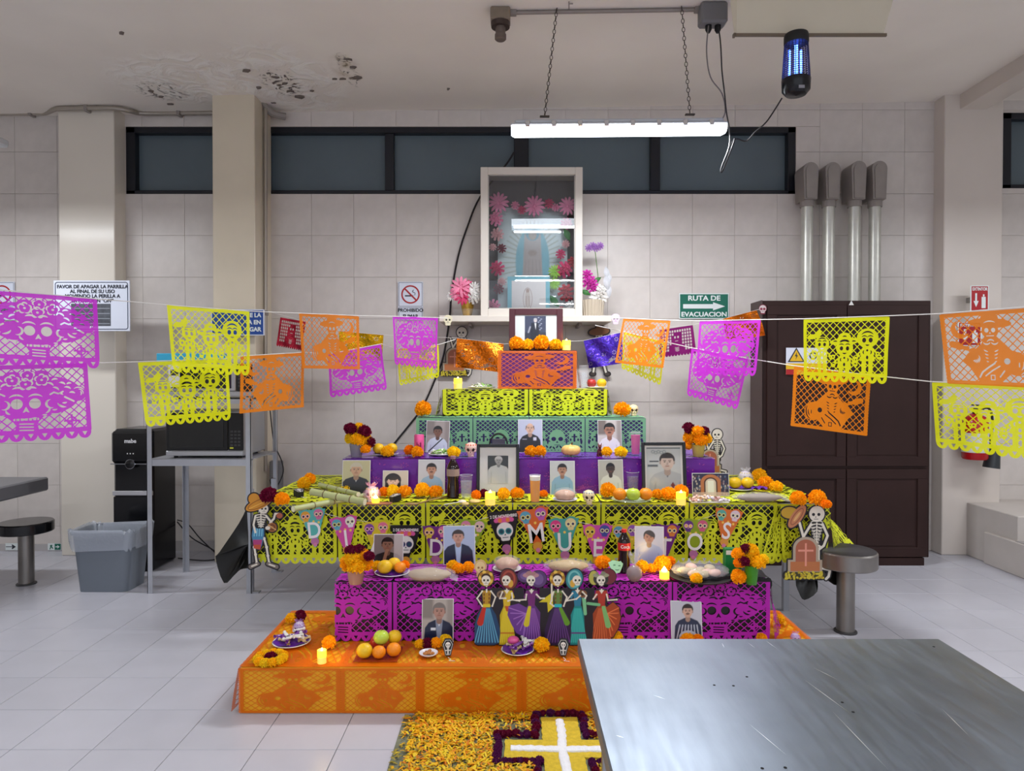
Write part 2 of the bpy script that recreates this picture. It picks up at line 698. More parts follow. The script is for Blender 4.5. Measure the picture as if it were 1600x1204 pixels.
a1 = blob(*cpt(440, 130), 0.55, 0.75)
a2 = blob(*cpt(545, 112), 0.2, 0.5)
a3 = blob(*cpt(300, 120), 0.7, 0.5)
pale = nmath('MULTIPLY', nmath('MAXIMUM', a1, a3), nnoise(5, 0.42, 0.6, dist=1.5))
c1 = nmix(nmath('MULTIPLY', pale, 0.85), base, (250, 248, 244))
dk = nmath('MULTIPLY', nmath('MAXIMUM', nmath('MAXIMUM', blob(*cpt(440, 128), 0.16, 0.3), blob(*cpt(545, 110), 0.07, 0.32)), nmath('MULTIPLY', blob(*cpt(255, 138), 0.22, 0.2), 0.8)), nnoise(9, 0.545, 0.61, dist=3.0))
c2 = nmix(dk, c1, (96, 86, 80))
brn = nmath('MULTIPLY', blob(*cpt(540, 105), 0.13, 0.22), nnoise(6, 0.4, 0.6))
c3 = nmix(nmath('MULTIPLY', brn, 0.5), c2, (176, 160, 130))
L.new(c3, bs.inputs['Base Color'])
bp = N.new('ShaderNodeBump')
bp.inputs['Strength'].default_value = 0.5
bp.inputs['Distance'].default_value = 0.02
L.new(nmath('ADD', nmath('MULTIPLY', pale, 0.85), nmath('MULTIPLY', dk, -1.0)), bp.inputs['Height'])
L.new(bp.outputs[0], bs.inputs['Normal'])
cm = MB()
cm._add([(-6.1, -5.2, ceil_z(-6.1)), (6.1, -5.2, ceil_z(6.1)), (6.1, 6.0, ceil_z(6.1)), (-6.1, 6.0, ceil_z(-6.1)),
         (-6.1, -5.2, 4.15), (6.1, -5.2, 4.15), (6.1, 6.0, 4.15), (-6.1, 6.0, 4.15)],
  [(0, 1, 2, 3), (4, 7, 6, 5), (0, 4, 5, 1), (1, 5, 6, 2), (2, 6, 7, 3), (3, 7, 4, 0)])
ceiling = struct(cm.build('ceiling', mc, smooth=False), 'off white painted ceiling with damp patches and peeling paint', 'ceiling')
M_flake = mat('loose_paint', (112, 102, 96), rough=0.9, noise=0.2, nscale=30)
for (px, py, s) in ((190, 45, 0.03), (236, 136, 0.028), (252, 145, 0.022), (267, 157, 0.035), (384, 106, 0.03), (467, 148, 0.045), (487, 140, 0.02), (535, 122, 0.03),
     (523, 122, 0.025), (552, 104, 0.03), (558, 120, 0.035), (452, 140, 0.035), (430, 118, 0.03), (420, 112, 0.025), (445, 128, 0.03), (543, 92, 0.03), (428, 158, 0.03), (404, 133, 0.025), (700, 140, 0.016)):
 p = Wz(px, py, 3.78)
 z = ceil_z(p.x)
 fm = MB()
 n = 5
 pts = [(s * (0.5 + random.random() * 0.6) * math.cos(2 * PI * k / n), 0.6 * s * (0.5 + random.random() * 0.6) * math.sin(2 * PI * k / n)) for k in range(n)]
 vs = [(x, y, 0.0) for x, y in pts] + [(x * 1.1, y, -0.014 * random.random() - 0.004) for x, y in pts]
 fm._add(vs, [tuple(range(n)), tuple(range(n, 2 * n))] + [(k, (k + 1) % n, n + (k + 1) % n, n + k) for k in range(n)])
 fo = fm.build('paint_flake', M_flake, ceiling, (p.x, p.y, z), smooth=False)
# windows
M_wf = mat('window_frame_paint', (22, 25, 34), rough=0.35)
M_glass = mat('frosted_night_glass', (92, 106, 114), rough=0.28, noise=0.12, nscale=1.5, spec=0.5, bump=0.04, bscale=120)
def window(idx, x0, x1, z0, z1, mull, label):
 w = struct(MB().box(x0, x1, WY + 0.13, WY + 0.16, z0, z1).build('window_%d' % idx, mat('window_backing', (30, 34, 38), rough=0.5), smooth=False), label, 'window')
 fr = MB()
 t = 0.055
 y0, y1 = WY + 0.0, WY + 0.12
 fr.box(x0, x1, y0, y1, z1 - t * 0.95, z1, 0.004)
 fr.box(x0, x1, y0, y1, z0, z0 + t * 0.6, 0.004)
 fr.box(x0, x0 + t * 1.4, y0, y1, z0, z1, 0.004)
 fr.box(x1 - t * 1.2, x1, y0, y1, z0, z1, 0.004)
 fr.build('window_frame', M_wf, w, smooth=False)
 ed = [x0 + t * 1.4] + [q for m_ in mull for q in m_] + [x1 - t * 1.2]
 for a, b in mull:
  MB().box(a, b, y0 + 0.01, y1, z0 + t * 0.6, z1 - t * 0.95, 0.004).build('mullion', M_wf, w, smooth=False)
 for a, b in zip(ed[::2], ed[1::2]):
  MB().box(a - 0.01, b + 0.01, WY + 0.07, WY + 0.078, z0 + t * 0.5, z1 - t * 0.9).build('pane', M_glass, w, smooth=False)
 return w
mu = [(W(a, 250, WY).x, W(b, 250, WY).x) for a, b in ((400, 420), (601, 615), (803, 826), (1017, 1032))]
window(1, *WIN[0], mu, 'long high strip of dark frosted windows under the ceiling behind the altar')
window(2, *WIN[1], [], 'high dark window past the far pillar beside the ceiling beam')
# pillars and beam
p1 = struct(MB().box(W(93, 500, 5.68).x, W(180, 500, 5.68).x, 5.68, WY + 0.01, 0, 3.85, 0.006).build('pillar', M_pillar, smooth=False), 'glossy cream pillar behind the grey waste bin', 'pillar')
p2 = struct(MB().box(W(333, 500, 5.48).x, W(399, 500, 5.48).x, 5.48, WY + 0.01, 0, 3.85, 0.006).build('pillar', M_pillar2, smooth=False), 'cream pillar with yellowed stains behind the microwave rack', 'pillar')
M_p3 = mat('pillar_paint_pale', (214, 205, 197), rough=0.35, noise=0.04, nscale=2.5)
p3 = struct(MB().box(W(1474, 500, 5.7).x, W(1565, 500, 5.7).x, 5.7, WY + 0.01, 0, 3.95, 0.006).build('pillar', M_p3, smooth=False), 'pale beige pillar with the fire extinguisher, next to the brown cabinet', 'pillar')
bx = W(1500, 172, 5.7).x
bm = struct(MB().box(bx, bx + 0.22, -5.0, 5.74, 3.735, 3.95, 0.004).build('ceiling_beam', M_p3, smooth=False), 'shallow beige ceiling beam running out from the extinguisher pillar', 'beam')
# baseboard with the evacuation strip
M_base = mat('baseboard_paint', (182, 178, 178), rough=0.4)
bz = W(60, 849, WY).z
struct(MB().box(-5.0, W(98, 800, WY - 0.02).x, WY - 0.022, WY - 0.008, 0, bz).build('baseboard_left', M_base, smooth=False), 'pale baseboard strip behind the round stool', 'baseboard')
struct(MB().box(p1.bound_box[4][0], p2.bound_box[0][0], WY - 0.022, WY - 0.008, 0, 0.09).build('baseboard_back', M_base, smooth=False), 'pale baseboard between the two cream pillars', 'baseboard')
# steps at the side
M_step = mat('step_plaster', (196, 189, 183), rough=0.5, noise=0.05, nscale=5)
M_stept = mat('step_tread', (150, 146, 145), rough=0.5, noise=0.05, nscale=5)
st = thing('stair', 'short flight of two pale plaster steps beside the extinguisher pillar', 'steps', (3.80, 5.0, 0))
st['kind'] = 'structure'
MB().box(0, 1.6, -0.9, 0.45, 0, 0.255, 0.006).build('step', M_step, st, smooth=False)
MB().box(0.03, 1.6, 0.12, 0.85, 0, 0.445, 0.006).build('step', M_step, st, smooth=False)
MB().box(0.01, 1.6, -0.9, 0.119, 0.255, 0.259).build('tread', M_stept, st, smooth=False)
# ------------------------------------------------------------------ big furniture and fixtures
M_steel = mat('brushed_steel', (170, 172, 176), rough=0.3, metal=1.0, noise=0.05, nscale=3)
M_rack = mat('galvanised_angle', (176, 179, 186), rough=0.42, metal=0.55, noise=0.06, nscale=12)
M_black = mat('gloss_black', (14, 14, 17), rough=0.16, spec=0.5)
M_mblack = mat('matt_black', (20, 20, 22), rough=0.55)
M_dgrey = mat('dark_grey_plastic', (62, 62, 64), rough=0.5)
M_chrome = mat('chrome', (214, 216, 220), rough=0.12, metal=1.0)
M_white = mat('white_plastic', (232, 232, 230), rough=0.4)
M_cond = mat('conduit_grey', (150, 142, 136), rough=0.45, metal=0.4, noise=0.08, nscale=10)
M_castgrey = mat('cast_fitting', (146, 139, 134), rough=0.55, metal=0.0, noise=0.06, nscale=14)
# steel work table, standing nearest
tx0_, tx1_ = 0.188, 1.225
ms = bpy.data.materials.new('worn_steel_sheet')
ms.use_nodes = True
nt = ms.node_tree
N = nt.nodes
L = nt.links
b = N['Principled BSDF']
b.inputs['Metallic'].default_value = 1.0
geo = N.new('ShaderNodeTexCoord')
mp = N.new('ShaderNodeMapping')
mp.inputs['Scale'].default_value = (14, 1.6, 1)
mp.inputs['Rotation'].default_value = (0, 0, math.radians(32))
L.new(geo.outputs['Object'], mp.inputs[0])
n1 = N.new('ShaderNodeTexNoise')
n1.inputs['Scale'].default_value = 3
n1.inputs['Detail'].default_value = 8
n1.inputs['Roughness'].default_value = 0.7
L.new(mp.outputs[0], n1.inputs[0])
n2 = N.new('ShaderNodeTexNoise')
n2.inputs['Scale'].default_value = 2.2
n2.inputs['Detail'].default_value = 4
L.new(geo.outputs['Object'], n2.inputs[0])
r1 = N.new('ShaderNodeMapRange')
r1.inputs['From Min'].default_value = 0.3
r1.inputs['From Max'].default_value = 0.7
r1.inputs['To Min'].default_value = 0.36
r1.inputs['To Max'].default_value = 0.5
L.new(n1.outputs[0], r1.inputs[0])
L.new(r1.outputs[0], b.inputs['Roughness'])
mxc = N.new('ShaderNodeMix')
mxc.data_type = 'RGBA'
mxc.inputs[6].default_value = (*lin((120, 129, 140)), 1)
mxc.inputs[7].default_value = (*lin((146, 156, 168)), 1)
r2 = N.new('ShaderNodeMapRange')
r2.inputs['From Min'].default_value = 0.35
r2.inputs['From Max'].default_value = 0.65
L.new(n2.outputs[0], r2.inputs[0])
L.new(r2.outputs[0], mxc.inputs[0])
L.new(mxc.outputs[2], b.inputs['Base Color'])
bp = N.new('ShaderNodeBump')
bp.inputs['Strength'].default_value = 0.012
bp.inputs['Distance'].default_value = 0.004
L.new(n1.outputs[0], bp.inputs['Height'])
L.new(bp.outputs[0], b.inputs['Normal'])
wt = thing('steel_table', 'large scratched stainless steel work table closest to the viewer', 'table', ((tx0_ + tx1_) / 2, 1.42, 0))
hw = (tx1_ - tx0_) / 2
MB().box(-hw, hw, -0.55, 0.518, 0.71, 0.75, 0.004).build('table_top', ms, wt, smooth=False)
for sx in (-1, 1):
 for y in (-0.48, 0.45):
  MB().cyl((sx * (hw - 0.08), y, 0.0), (sx * (hw - 0.08), y, 0.71), 0.02).build('leg', M_steel, wt)
M_hole = mat('hole_dark', (12, 12, 14), rough=0.9)
for (px, py) in ((1116, 1070), (1146, 1071), (1167, 1057), (1316, 1097), (1333, 1112), (1191, 1200), (1227, 1199), (1459, 1010)):
 p = Wz(px, py, 0.75)
 MB().lathe([(0.0035, 0.7501), (0.0035, 0.7506)], 8).build('rivet_hole', M_hole, wt, (p.x - wt.location.x, p.y - wt.location.y, 0))
scr = MB()
M_scr = mat('bright_scratch', (228, 234, 238), rough=0.35, metal=0.8)
for (a, b_) in (((1196, 1000), (1215, 1014)), ((1255, 1060), (1330, 1115)), ((1168, 1003), (1180, 1012)), ((1300, 1110), (1390, 1204)), ((1470, 1105), (1515, 1150)),
    ((1128, 1004), (1132, 1012)), ((1270, 1042), (1310, 1062)), ((962, 1148), (975, 1152)), ((1020, 1085), (1040, 1092)), ((1170, 1130), (1230, 1180))):
 p = Wz(*a, 0.7504)
 q = Wz(*b_, 0.7504)
 d = (q - p).normalized().cross(Vector((0, 0, 1))) * 0.0011
 o = Vector(wt.location)
 pts = [p - o, (p + q) / 2 + d - o, q - o, (p + q) / 2 - d - o]
 scr._add([(v.x, v.y, 0.7504) for v in pts], [(0, 1, 2, 3)])
so = scr.build('scratch', M_scr, wt, smooth=False)
so['kind'] = 'stuff'
# canteen table edge and round stools
tb = thing('canteen_table', 'grey canteen table end above the black round stool', 'table', (-3.46, 4.3, 0))
MB().box(-1.5, 0, -1.2, 0.76, 0.655, 0.755, 0.01).build('table_top', mat('grey_laminate', (104, 104, 108), rough=0.4), tb, smooth=False)
MB().cyl((-0.9, -0.2, 0), (-0.9, -0.2, 0.66), 0.05).build('table_post', M_steel, tb)
M_stool = mat('dull_steel', (138, 134, 130), rough=0.36, metal=0.85, noise=0.12, nscale=8)
def stool(name, label, x, y, h, r, th, seatm, topm=None):
 t = thing(name, label, 'stool', (x, y, 0))
 MB().lathe([(r * 0.97, h - th), (r, h - th + 0.006), (r, h - 0.008), (r * 0.96, h)], 36).build('seat', seatm, t)
 if topm:
  MB().lathe([(r * 0.94, h), (r * 0.94, h + 0.002)], 36).build('seat_pad', topm, t)
 MB().lathe([(0.05, 0.006), (0.05, h - th)], 24).build('post', M_stool, t)
 MB().lathe([(0.064, 0.0), (0.064, 0.008), (0.05, 0.012)], 24).build('floor_flange', M_dgrey, t)
 return t
stool('round_stool', 'round black topped stool by the evacuation strip, on a steel post', -3.52, 4.9, 0.455, 0.175, 0.075, M_black)
stool('round_stool', 'round stool with a steel rim by the brown cabinet, past the altar', 1.965, 3.98, 0.485, 0.17, 0.095, M_stool, mat('dark_stool_pad', (70, 68, 70), rough=0.4))
# brown cabinet
M_wood = mat('dark_brown_wood', (50, 33, 31), rough=0.5, noise=0.16, nscale=4, spec=0.25)
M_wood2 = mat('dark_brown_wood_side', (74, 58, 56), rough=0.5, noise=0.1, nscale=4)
CYf = 5.38
cx0, cx1 = W(1191, 600, CYf).x, W(1456, 600, CYf).x
ch = W(1300, 469, CYf).z
cb = thing('cabinet', 'tall dark brown four door wooden cabinet against the tiled wall', 'cabinet', ((cx0 + cx1) / 2, CYf, 0))
w2 = (cx1 - cx0) / 2
cbm = MB().box(-w2, w2, 0.02, 0.23, 0.06, ch, 0.004)
cbm.box(-w2 + 0.02, w2 - 0.05, 0.0, 0.22, 0.0, 0.06)
cbm.build('body', M_wood, cb, smooth=False)
MB().box(-w2 - 0.012, -w2 - 0.0005, 0.0, 0.235, 0.02, ch).build('side_panel', M_wood2, cb, smooth=False)
zs = [W(1300, 870, CYf).z, W(1300, 733, CYf).z, W(1300, 728, CYf).z, ch - 0.04]
for (za, zb) in ((zs[0], zs[1]), (zs[2], zs[3])):
 for (xa, xb) in ((-w2 + 0.04, -0.004), (0.004, w2 - 0.03)):
  d = thing('door', None, None)
  d.parent = cb
  fr = 0.075
  m = MB()
  m.box(xa, xb, 0.0, 0.02, za, za + fr, 0.002).box(xa, xb, 0.0, 0.02, zb - fr, zb, 0.002)
  m.box(xa, xa + fr, 0.0, 0.02, za + fr, zb - fr, 0.002).box(xb - fr, xb, 0.0, 0.02, za + fr, zb - fr, 0.002)
  m.build('door_frame', M_wood, d, smooth=False)
  m = MB().box(xa + fr, xb - fr, 0.012, 0.02, za + fr, zb - fr)
  m.box(xa + fr + 0.012, xb - fr - 0.012, 0.009, 0.014, za + fr + 0.012, zb - fr - 0.012, 0.002)
  m.build('door_panel', M_wood, d, smooth=False)
tr = W(1330, 470, CYf)
tg = MB().prism([(-0.02, -0.018), (0.02, -0.018), (0, 0.018)], 0, 0.001).build('sticker', M_white, None, (tr.x, CYf - 0.002, ch - 0.02), (PI / 2, 0, 0), smooth=False)
tag(tg, 'tiny white triangle sticker at the top of the brown cabinet', 'sticker')
# four thick conduits with elbows above the cabinet
M_galv = mat('galvanised_pipe', (196, 196, 188), rough=0.34, metal=0.45, noise=0.14, nscale=9)
nth = ('first', 'second', 'third', 'fourth')
for k, (px, top, lab) in enumerate(((1261, 263, 'next to the window end'), (1295, 263, 'second from the window end'), (1335, 261, 'third from the window end'), (1367, 261, 'farthest from the window end'))):
 yy = 5.69
 p = W(px, 320, yy)
 zt = W(px, top, yy).z
 zb = ch - 0.25
 t = thing('conduit_pipe', 'thick galvanised conduit with grey elbow rising behind the cabinet, ' + lab, 'pipe', (p.x, yy, 0), group='conduits above the brown cabinet')
 MB().cyl((0, 0, zb), (0, 0, p.z + 0.02), 0.047, n=20).build('pipe', M_galv, t)
 el = MB()
 el.cyl((0, 0, p.z - 0.02), (0, 0, p.z + 0.035), 0.056, n=20)
 rr = 0.062
 prof = [(rr * math.cos(a), (zt - p.z - rr) + rr * math.sin(a)) for a in [PI * q / 10 for q in range(11)]] + [(-rr * 0.85, 0.0), (rr * 0.85, 0.0)]
 el.at((0, -0.045, p.z + 0.03), (PI / 2, 0, 0)).prism(prof, -0.15, 0.03)
 el.at((0, 0, 0))
 el.build('elbow', M_castgrey, t, ang=0.5)
 cv = MB().at((0, -0.078, p.z + 0.03), (PI / 2, 0, 0))
 cv.prism([(x * 0.72, z * 0.9 + 0.008) for x, z in prof], 0, 0.006)
 cv.build('cover_plate', M_castgrey, t, ang=0.5)
# ceiling fluorescent lamp on two chains
YL = 4.25
la, lb = W(799, 203, YL), W(1133, 200, YL)
lc = (la + lb) / 2
fl = thing('fluorescent_lamp', 'glowing white fluorescent tube lamp hung on two chains above the altar', 'lamp', lc)
fl.rotation_euler = (0, -math.atan2(lb.z - la.z, lb.x - la.x), 0)
hl = (lb - la).length / 2
M_lit = mat('lit_diffuser', (255, 255, 255), emit=(238, 245, 255), estr=7.0)
df = MB()
prof = [(-0.055, 0.02), (-0.052, -0.015), (-0.035, -0.036), (0, -0.042), (0.035, -0.036), (0.052, -0.015), (0.055, 0.02)]
for k, (s0, s1, x) in enumerate(((0.8, 1, -hl), (1, 1, -hl + 0.03), (1, 1, hl - 0.03), (0.8, 0.8, hl))):
 pass
vs = []
for x, s in ((-hl, 0.78), (-hl + 0.02, 1), (hl - 0.02, 1), (hl, 0.78)):
 vs += [(x, a * s, c * s) for a, c in prof]
fs = []
n = len(prof)
for k in range(3):
 for i in range(n - 1):
  fs.append((k * n + i, k * n + i + 1, (k + 1) * n + i + 1, (k + 1) * n + i))
fs += [tuple(range(n)), tuple(reversed(range(3 * n, 4 * n)))]
df._add(vs, fs)
df.build('diffuser', M_lit, fl, ang=1.2)
bd = MB().box(-hl + 0.02, hl - 0.02, -0.05, 0.05, 0.018, 0.05, 0.01)
bd.box(-hl, hl, -0.06, 0.06, 0.012, 0.022, 0.004)
bd.build('housing', mat('lamp_housing', (196, 200, 204), rough=0.5), fl, smooth=False)
for k in range(8):
 x = -hl + 0.1 + k * (2 * hl - 0.2) / 7
 MB().box(x - 0.014, x + 0.014, -0.066, -0.052, -0.002, 0.034, 0.003).build('clip', M_chrome, fl, smooth=False)
ll = area(lc.x, lc.y, lc.z - 0.06, 1.28, 0.1, 58)
ll.rotation_euler = (0, 0, 0)
M_chain = mat('chain_steel', (84, 76, 70), rough=0.5, metal=0.6)
lk = MB()
R = 0.009
ring = [(R * math.cos(2 * PI * k / 8), 0, 1.7 * R * math.sin(2 * PI * k / 8)) for k in range(9)]
lk.tube(ring, 0.0024, 5, cap=False)
link_me = lk.mesh('chain_link', M_chain)
for (pt, pb, lab) in (((870, 20), (851, 181), 'towards the bare lamp holder'), ((1065, 20), (1078, 178), 'towards the socket box')):
 a = W(*pt, 4.27)
 a.z = ceil_z(a.x)
 bq = W(*pb, YL)
 c = thing('chain', 'thin dark steel chain holding the lamp, ' + lab, 'chain', a, group='chains of the lit lamp')
 d = bq - a
 nl = int(d.length / 0.0265)
 q = d.to_track_quat('-Z', 'Y').to_euler()
 for i in range(nl):
  p = d * ((i + 0.5) / nl)
  e = d.to_track_quat('-Z', 'Y').to_matrix() @ Matrix.Rotation(PI / 2 * (i % 2), 3, 'Z')
  inst('chain_link', link_me, c, p, e.to_euler())
 bk = MB().box(-0.03, 0.03, -0.012, 0.012, -0.008, 0.0, 0.002)
 bk.build('bracket', M_chain, c, d)
# overhead lamps out of the picture: housings for the other tube lights
for (lx, ly), wh in zip(LAMPS, ('past the glossy cream pillar', 'between camera and black stool', 'right above the steel table', 'over the floor by the steps', 'behind the camera, stool side', 'straight behind the camera', 'beside the ceiling beam')):
 o = MB().box(-0.66, 0.66, -0.08, 0.08, 0.0, 0.05, 0.01).build('tube_lamp_housing', mat('lamp_housing', 0), None, (lx, ly, LAMP_H), smooth=False)
 tag(o, 'fluorescent tube lamp out of the picture, ' + wh, 'lamp', 'lamps over the other tables')
# conduit on the ceiling, bare lamp holder, socket box
cy = 4.29
pa, pb2 = W(798, 19, cy), W(1100, 19, cy)
t = thing('ceiling_conduit', 'thin grey conduit along the ceiling between lamp holder and socket box', 'pipe', (0, cy, 0))
MB().tube([(pa.x, 0, ceil_z(pa.x) - 0.014), (pb2.x, 0, ceil_z(pb2.x) - 0.014)], 0.012, 10).build('pipe', M_cond, t)
for px in (802, 1090):
 p = W(px, 19, cy)
 MB().box(-0.02, 0.02, -0.02, 0.02, -0.03, 0.0, 0.003).build('clamp', M_castgrey, t, (p.x, 0, ceil_z(p.x)), smooth=False)
p = W(782, 19, cy)
lh = thing('lamp_holder', 'old ribbed box with an empty bulb socket on the ceiling', 'lamp', (p.x, cy, ceil_z(p.x)))
hb = MB().box(-0.062, 0.062, -0.06, 0.06, -0.075, 0.0, 0.008)
for k in range(6):
 hb.box(-0.055 + k * 0.02, -0.047 + k * 0.02, -0.064, -0.058, -0.07, -0.012)
hb.build('box', mat('old_fixture', (142, 128, 112), rough=0.6, noise=0.1, nscale=20), lh, smooth=False)
M_sock = mat('old_socket', (66, 52, 46), rough=0.5)
MB().lathe([(0.058, -0.105), (0.06, -0.075)], 20).build('collar', M_sock, lh)
MB().lathe([(0.028, -0.185), (0.036, -0.178), (0.036, -0.15), (0.031, -0.145), (0.033, -0.105)], 20).build('socket', mat('old_socket_grey', (112, 100, 92), rough=0.45, metal=0.3), lh)
p = W(1114, 22, cy - 0.03)
sb = thing('socket_box', 'grey socket box with two black plugs hanging from the ceiling', 'socket box', (p.x, cy - 0.03, ceil_z(p.x)))
MB().box(-0.085, 0.08, -0.05, 0.05, -0.13, 0.0, 0.012).build('box', mat('socket_grey', (122, 122, 124), rough=0.5), sb, smooth=False)
for dx in (-0.028, 0.03):
 MB().lathe([(0.02, -0.13), (0.02, -0.155), (0.01, -0.175)], 12).build('plug', M_mblack, sb, (dx, 0, 0))
h = W(889, 34, 4.2)
hk = MB().tube([(0, 0, 0), (0, 0, -0.045)], 0.004, 6).tube([(0, 0, -0.012), (0.025, 0, -0.012)], 0.004, 6).build('ceiling_hook', M_castgrey, None, (h.x, 4.2, ceil_z(h.x)))
tag(hk, 'small bent hook in the ceiling beside the lamp chain', 'hook')
def curve_pts(pts, n=6):
 """smooth points through control points"""
 P = [Vector(p) for p in pts]
 out = []
 for i in range(len(P) - 1):
  p0 = P[max(i - 1, 0)]
  p1, p2 = P[i], P[i + 1]
  p3 = P[min(i + 2, len(P) - 1)]
  for k in range(n):
   t = k / n
   out.append(0.5 * ((2 * p1) + (p2 - p0) * t + (2 * p0 - 5 * p1 + 4 * p2 - p3) * t * t + (3 * p1 - p0 - 3 * p2 + p3) * t ** 3))
 out.append(P[-1])
 return out
def cable(name, label, pts, r, m, cat='cable', group=None):
 o = MB().tube(curve_pts(pts), r, 6).build(name, m)
 tag(o, label, cat, group)
 return o
M_cabb = mat('cable_black', (32, 30, 34), rough=0.5)
M_cabg = mat('cable_grey', (128, 122, 120), rough=0.5)
YZ = 4.15
cable('lamp_cable', 'grey cable sagging from the socket box to the lamp', [W(1107, 40, YZ + 0.08), W(1104, 80, YZ + 0.08), W(1110, 120, YZ + 0.08), W(1128, 146, YZ + 0.1), W(1133, 175, YZ + 0.1), W(1124, 192, YL)], 0.004, M_cabg)
cable('zapper_cable', 'dark cable looped and tied below the socket box, running to the insect lamp',
      [W(1122, 38, YZ + 0.08), W(1126, 70, YZ), W(1128, 110, YZ), W(1132, 145, YZ), W(1135, 175, YZ), W(1140, 205, YZ), W(1139, 230, YZ), W(1127, 262, YZ), W(1129, 267, YZ), W(1143, 232, YZ - 0.01), W(1148, 216, YZ), W(1141, 228, YZ + 0.01), W(1150, 217, YZ), W(1166, 220, YZ), W(1180, 206, 4.08), W(1195, 193, 4.0), W(1205, 180, 3.96), W(1222, 153, 3.9)],
      0.0042, M_cabb)
# hanging ventilation box and insect lamp
Yh = 3.86
M_duct = mat('duct_cream', (214, 206, 186), rough=0.4, noise=0.03, nscale=3)
q = [W(1151, 57, Yh), W(1380, 52, Yh)]
zt = 3.86
hx0, hx1 = q[0].x, q[1].x
hz0 = (q[0].z + q[1].z) / 2
du = thing('ventilation_box', 'cream sheet metal ventilation box hanging from the ceiling above the insect lamp', 'duct', ((hx0 + hx1) / 2, Yh, 0))
w = (hx1 - hx0) / 2
db = MB()
fl_ = 0.30 * (zt - hz0) / 0.34
db._add([(-w, 0, hz0), (w, 0, hz0), (w + 0.13, 0, zt + 0.04), (-w + 0.0, 0, zt + 0.04), (-w - 0.01, 0.012, hz0 + 0.005), (w, 0.012, hz0), (w + 0.13, 0.05, zt + 0.04), (-w - 0.05, 0.05, zt + 0.04)],
  [(0, 1, 2, 3), (4, 7, 6, 5), (0, 4, 5, 1), (1, 5, 6, 2), (0, 3, 7, 4), (3, 2, 6, 7)])
db.build('duct', M_duct, du, smooth=False)
tm = MB().box(-w - 0.012, w + 0.015, -0.012, 0.0, hz0 - 0.012, hz0 + 0.004)
tm.build('edge_trim', mat('duct_trim', (120, 108, 92), rough=0.5, metal=0.3), du, smooth=False)
MB().box(-w - 0.02, -w - 0.008, -0.012, 0.014, hz0 - 0.012, hz0 + 0.006).build('edge_trim', mat('duct_trim', 0), du, smooth=False)
pz = W(1243, 66, 3.84)
bzt = thing('insect_lamp', 'black cylindrical insect zapper glowing blue under the ventilation box', 'insect lamp', (pz.x, 3.83, hz0 - 0.012))
M_uv = mat('uv_tube', (120, 160, 255), emit=(60, 100, 255), estr=14.0)
hh = W(1243, 61, 3.84).z - W(1243, 157, 3.84).z
MB().lathe([(0.062, 0.0), (0.066, -0.012), (0.066, -0.05), (0.062, -0.055)], 28).build('cap', M_mblack, bzt)
MB().lathe([(0.0, -hh), (0.055, -hh + 0.006), (0.075, -hh + 0.03), (0.078, -hh + 0.09), (0.074, -hh + 0.095)], 28).build('base', mat('zapper_black', (16, 17, 24), rough=0.22), bzt)
MB().cyl((0.0, 0, -0.06), (0.0, 0, -hh + 0.1), 0.0085).cyl((-0.03, 0.02, -0.08), (-0.03, 0.02, -hh + 0.1), 0.006).cyl((0.035, 0.02, -0.08), (0.035, 0.02, -hh + 0.1), 0.006).build('uv_tube', M_uv, bzt)
nb = 22
cgm = MB()
zz0, zz1 = -0.055, -hh + 0.095
for k in range(nb):
 a = 2 * PI * k / nb
 cgm.cyl((0.062 * math.cos(a), 0.062 * math.sin(a), zz0), (0.074 * math.cos(a), 0.074 * math.sin(a), zz1), 0.0022, n=5)
for k in range(16):
 t_ = (k + 0.5) / 16
 r_ = 0.062 + 0.012 * t_
 z_ = zz0 + (zz1 - zz0) * t_
 cgm.tube([(r_ * math.cos(2 * PI * q_ / 20), r_ * math.sin(2 * PI * q_ / 20), z_) for q_ in range(21)], 0.0018, 4, cap=False)
cgm.build('cage', mat('zapper_cage', (26, 30, 62), rough=0.4), bzt)
MB().box(-0.016, 0.016, -0.0765, -0.073, -hh + 0.014, -hh + 0.03).build('rating_label', mat('rating_grey', (150, 150, 160), rough=0.5), bzt, smooth=False)
uvl = bpy.data.lights.new('uv_glow', 'POINT')
uvl.energy = 0.6
uvl.color = (0.15, 0.25, 1.0)
uvl.shadow_soft_size = 0.03
uvo = bpy.data.objects.new('uv_glow', uvl)
uvo.location = (pz.x, 3.83, hz0 - hh / 2)
COL.objects.link(uvo)
# thin cable run on the ceiling beyond the duct
p1_, p2_ = W(1418, 6, 4.2), W(1600, 3, 4.2)
o = MB().tube([(p1_.x, 4.2, ceil_z(p1_.x) - 0.008), (p2_.x + 0.5, 4.2, ceil_z(p2_.x + 0.5) - 0.008)], 0.007, 6).build('ceiling_conduit', M_cond)
tag(o, 'thin conduit on the ceiling running past the ventilation box to the beam', 'pipe')
# conduit along the ceiling corner on the wall, stepping over the cream pillar
cp = [W(-60, 178, 5.8), W(50, 177, 5.8), W(72, 176, 5.79), W(88, 170, 5.66), W(110, 169, 5.64), W(178, 169, 5.64), W(205, 174, 5.7), W(228, 177, 5.8), W(335, 176, 5.8)]
cd = thing('wall_conduit', 'grey metal conduit running along the ceiling edge over the cream pillars', 'pipe', (0, 0, 0))
MB().tube(curve_pts(cp, 4), 0.019, 10).build('pipe', mat('conduit_pale', (168, 160, 150), rough=0.35, metal=0.5), cd)
for (px, yy) in ((49, 5.8), (136, 5.645), (280, 5.8)):
 p = W(px, 176 if px != 136 else 169, yy)
 MB().box(-0.014, 0.014, -0.03, 0.04, -0.03, 0.04, 0.004).build('clamp', M_castgrey, cd, p, smooth=False)
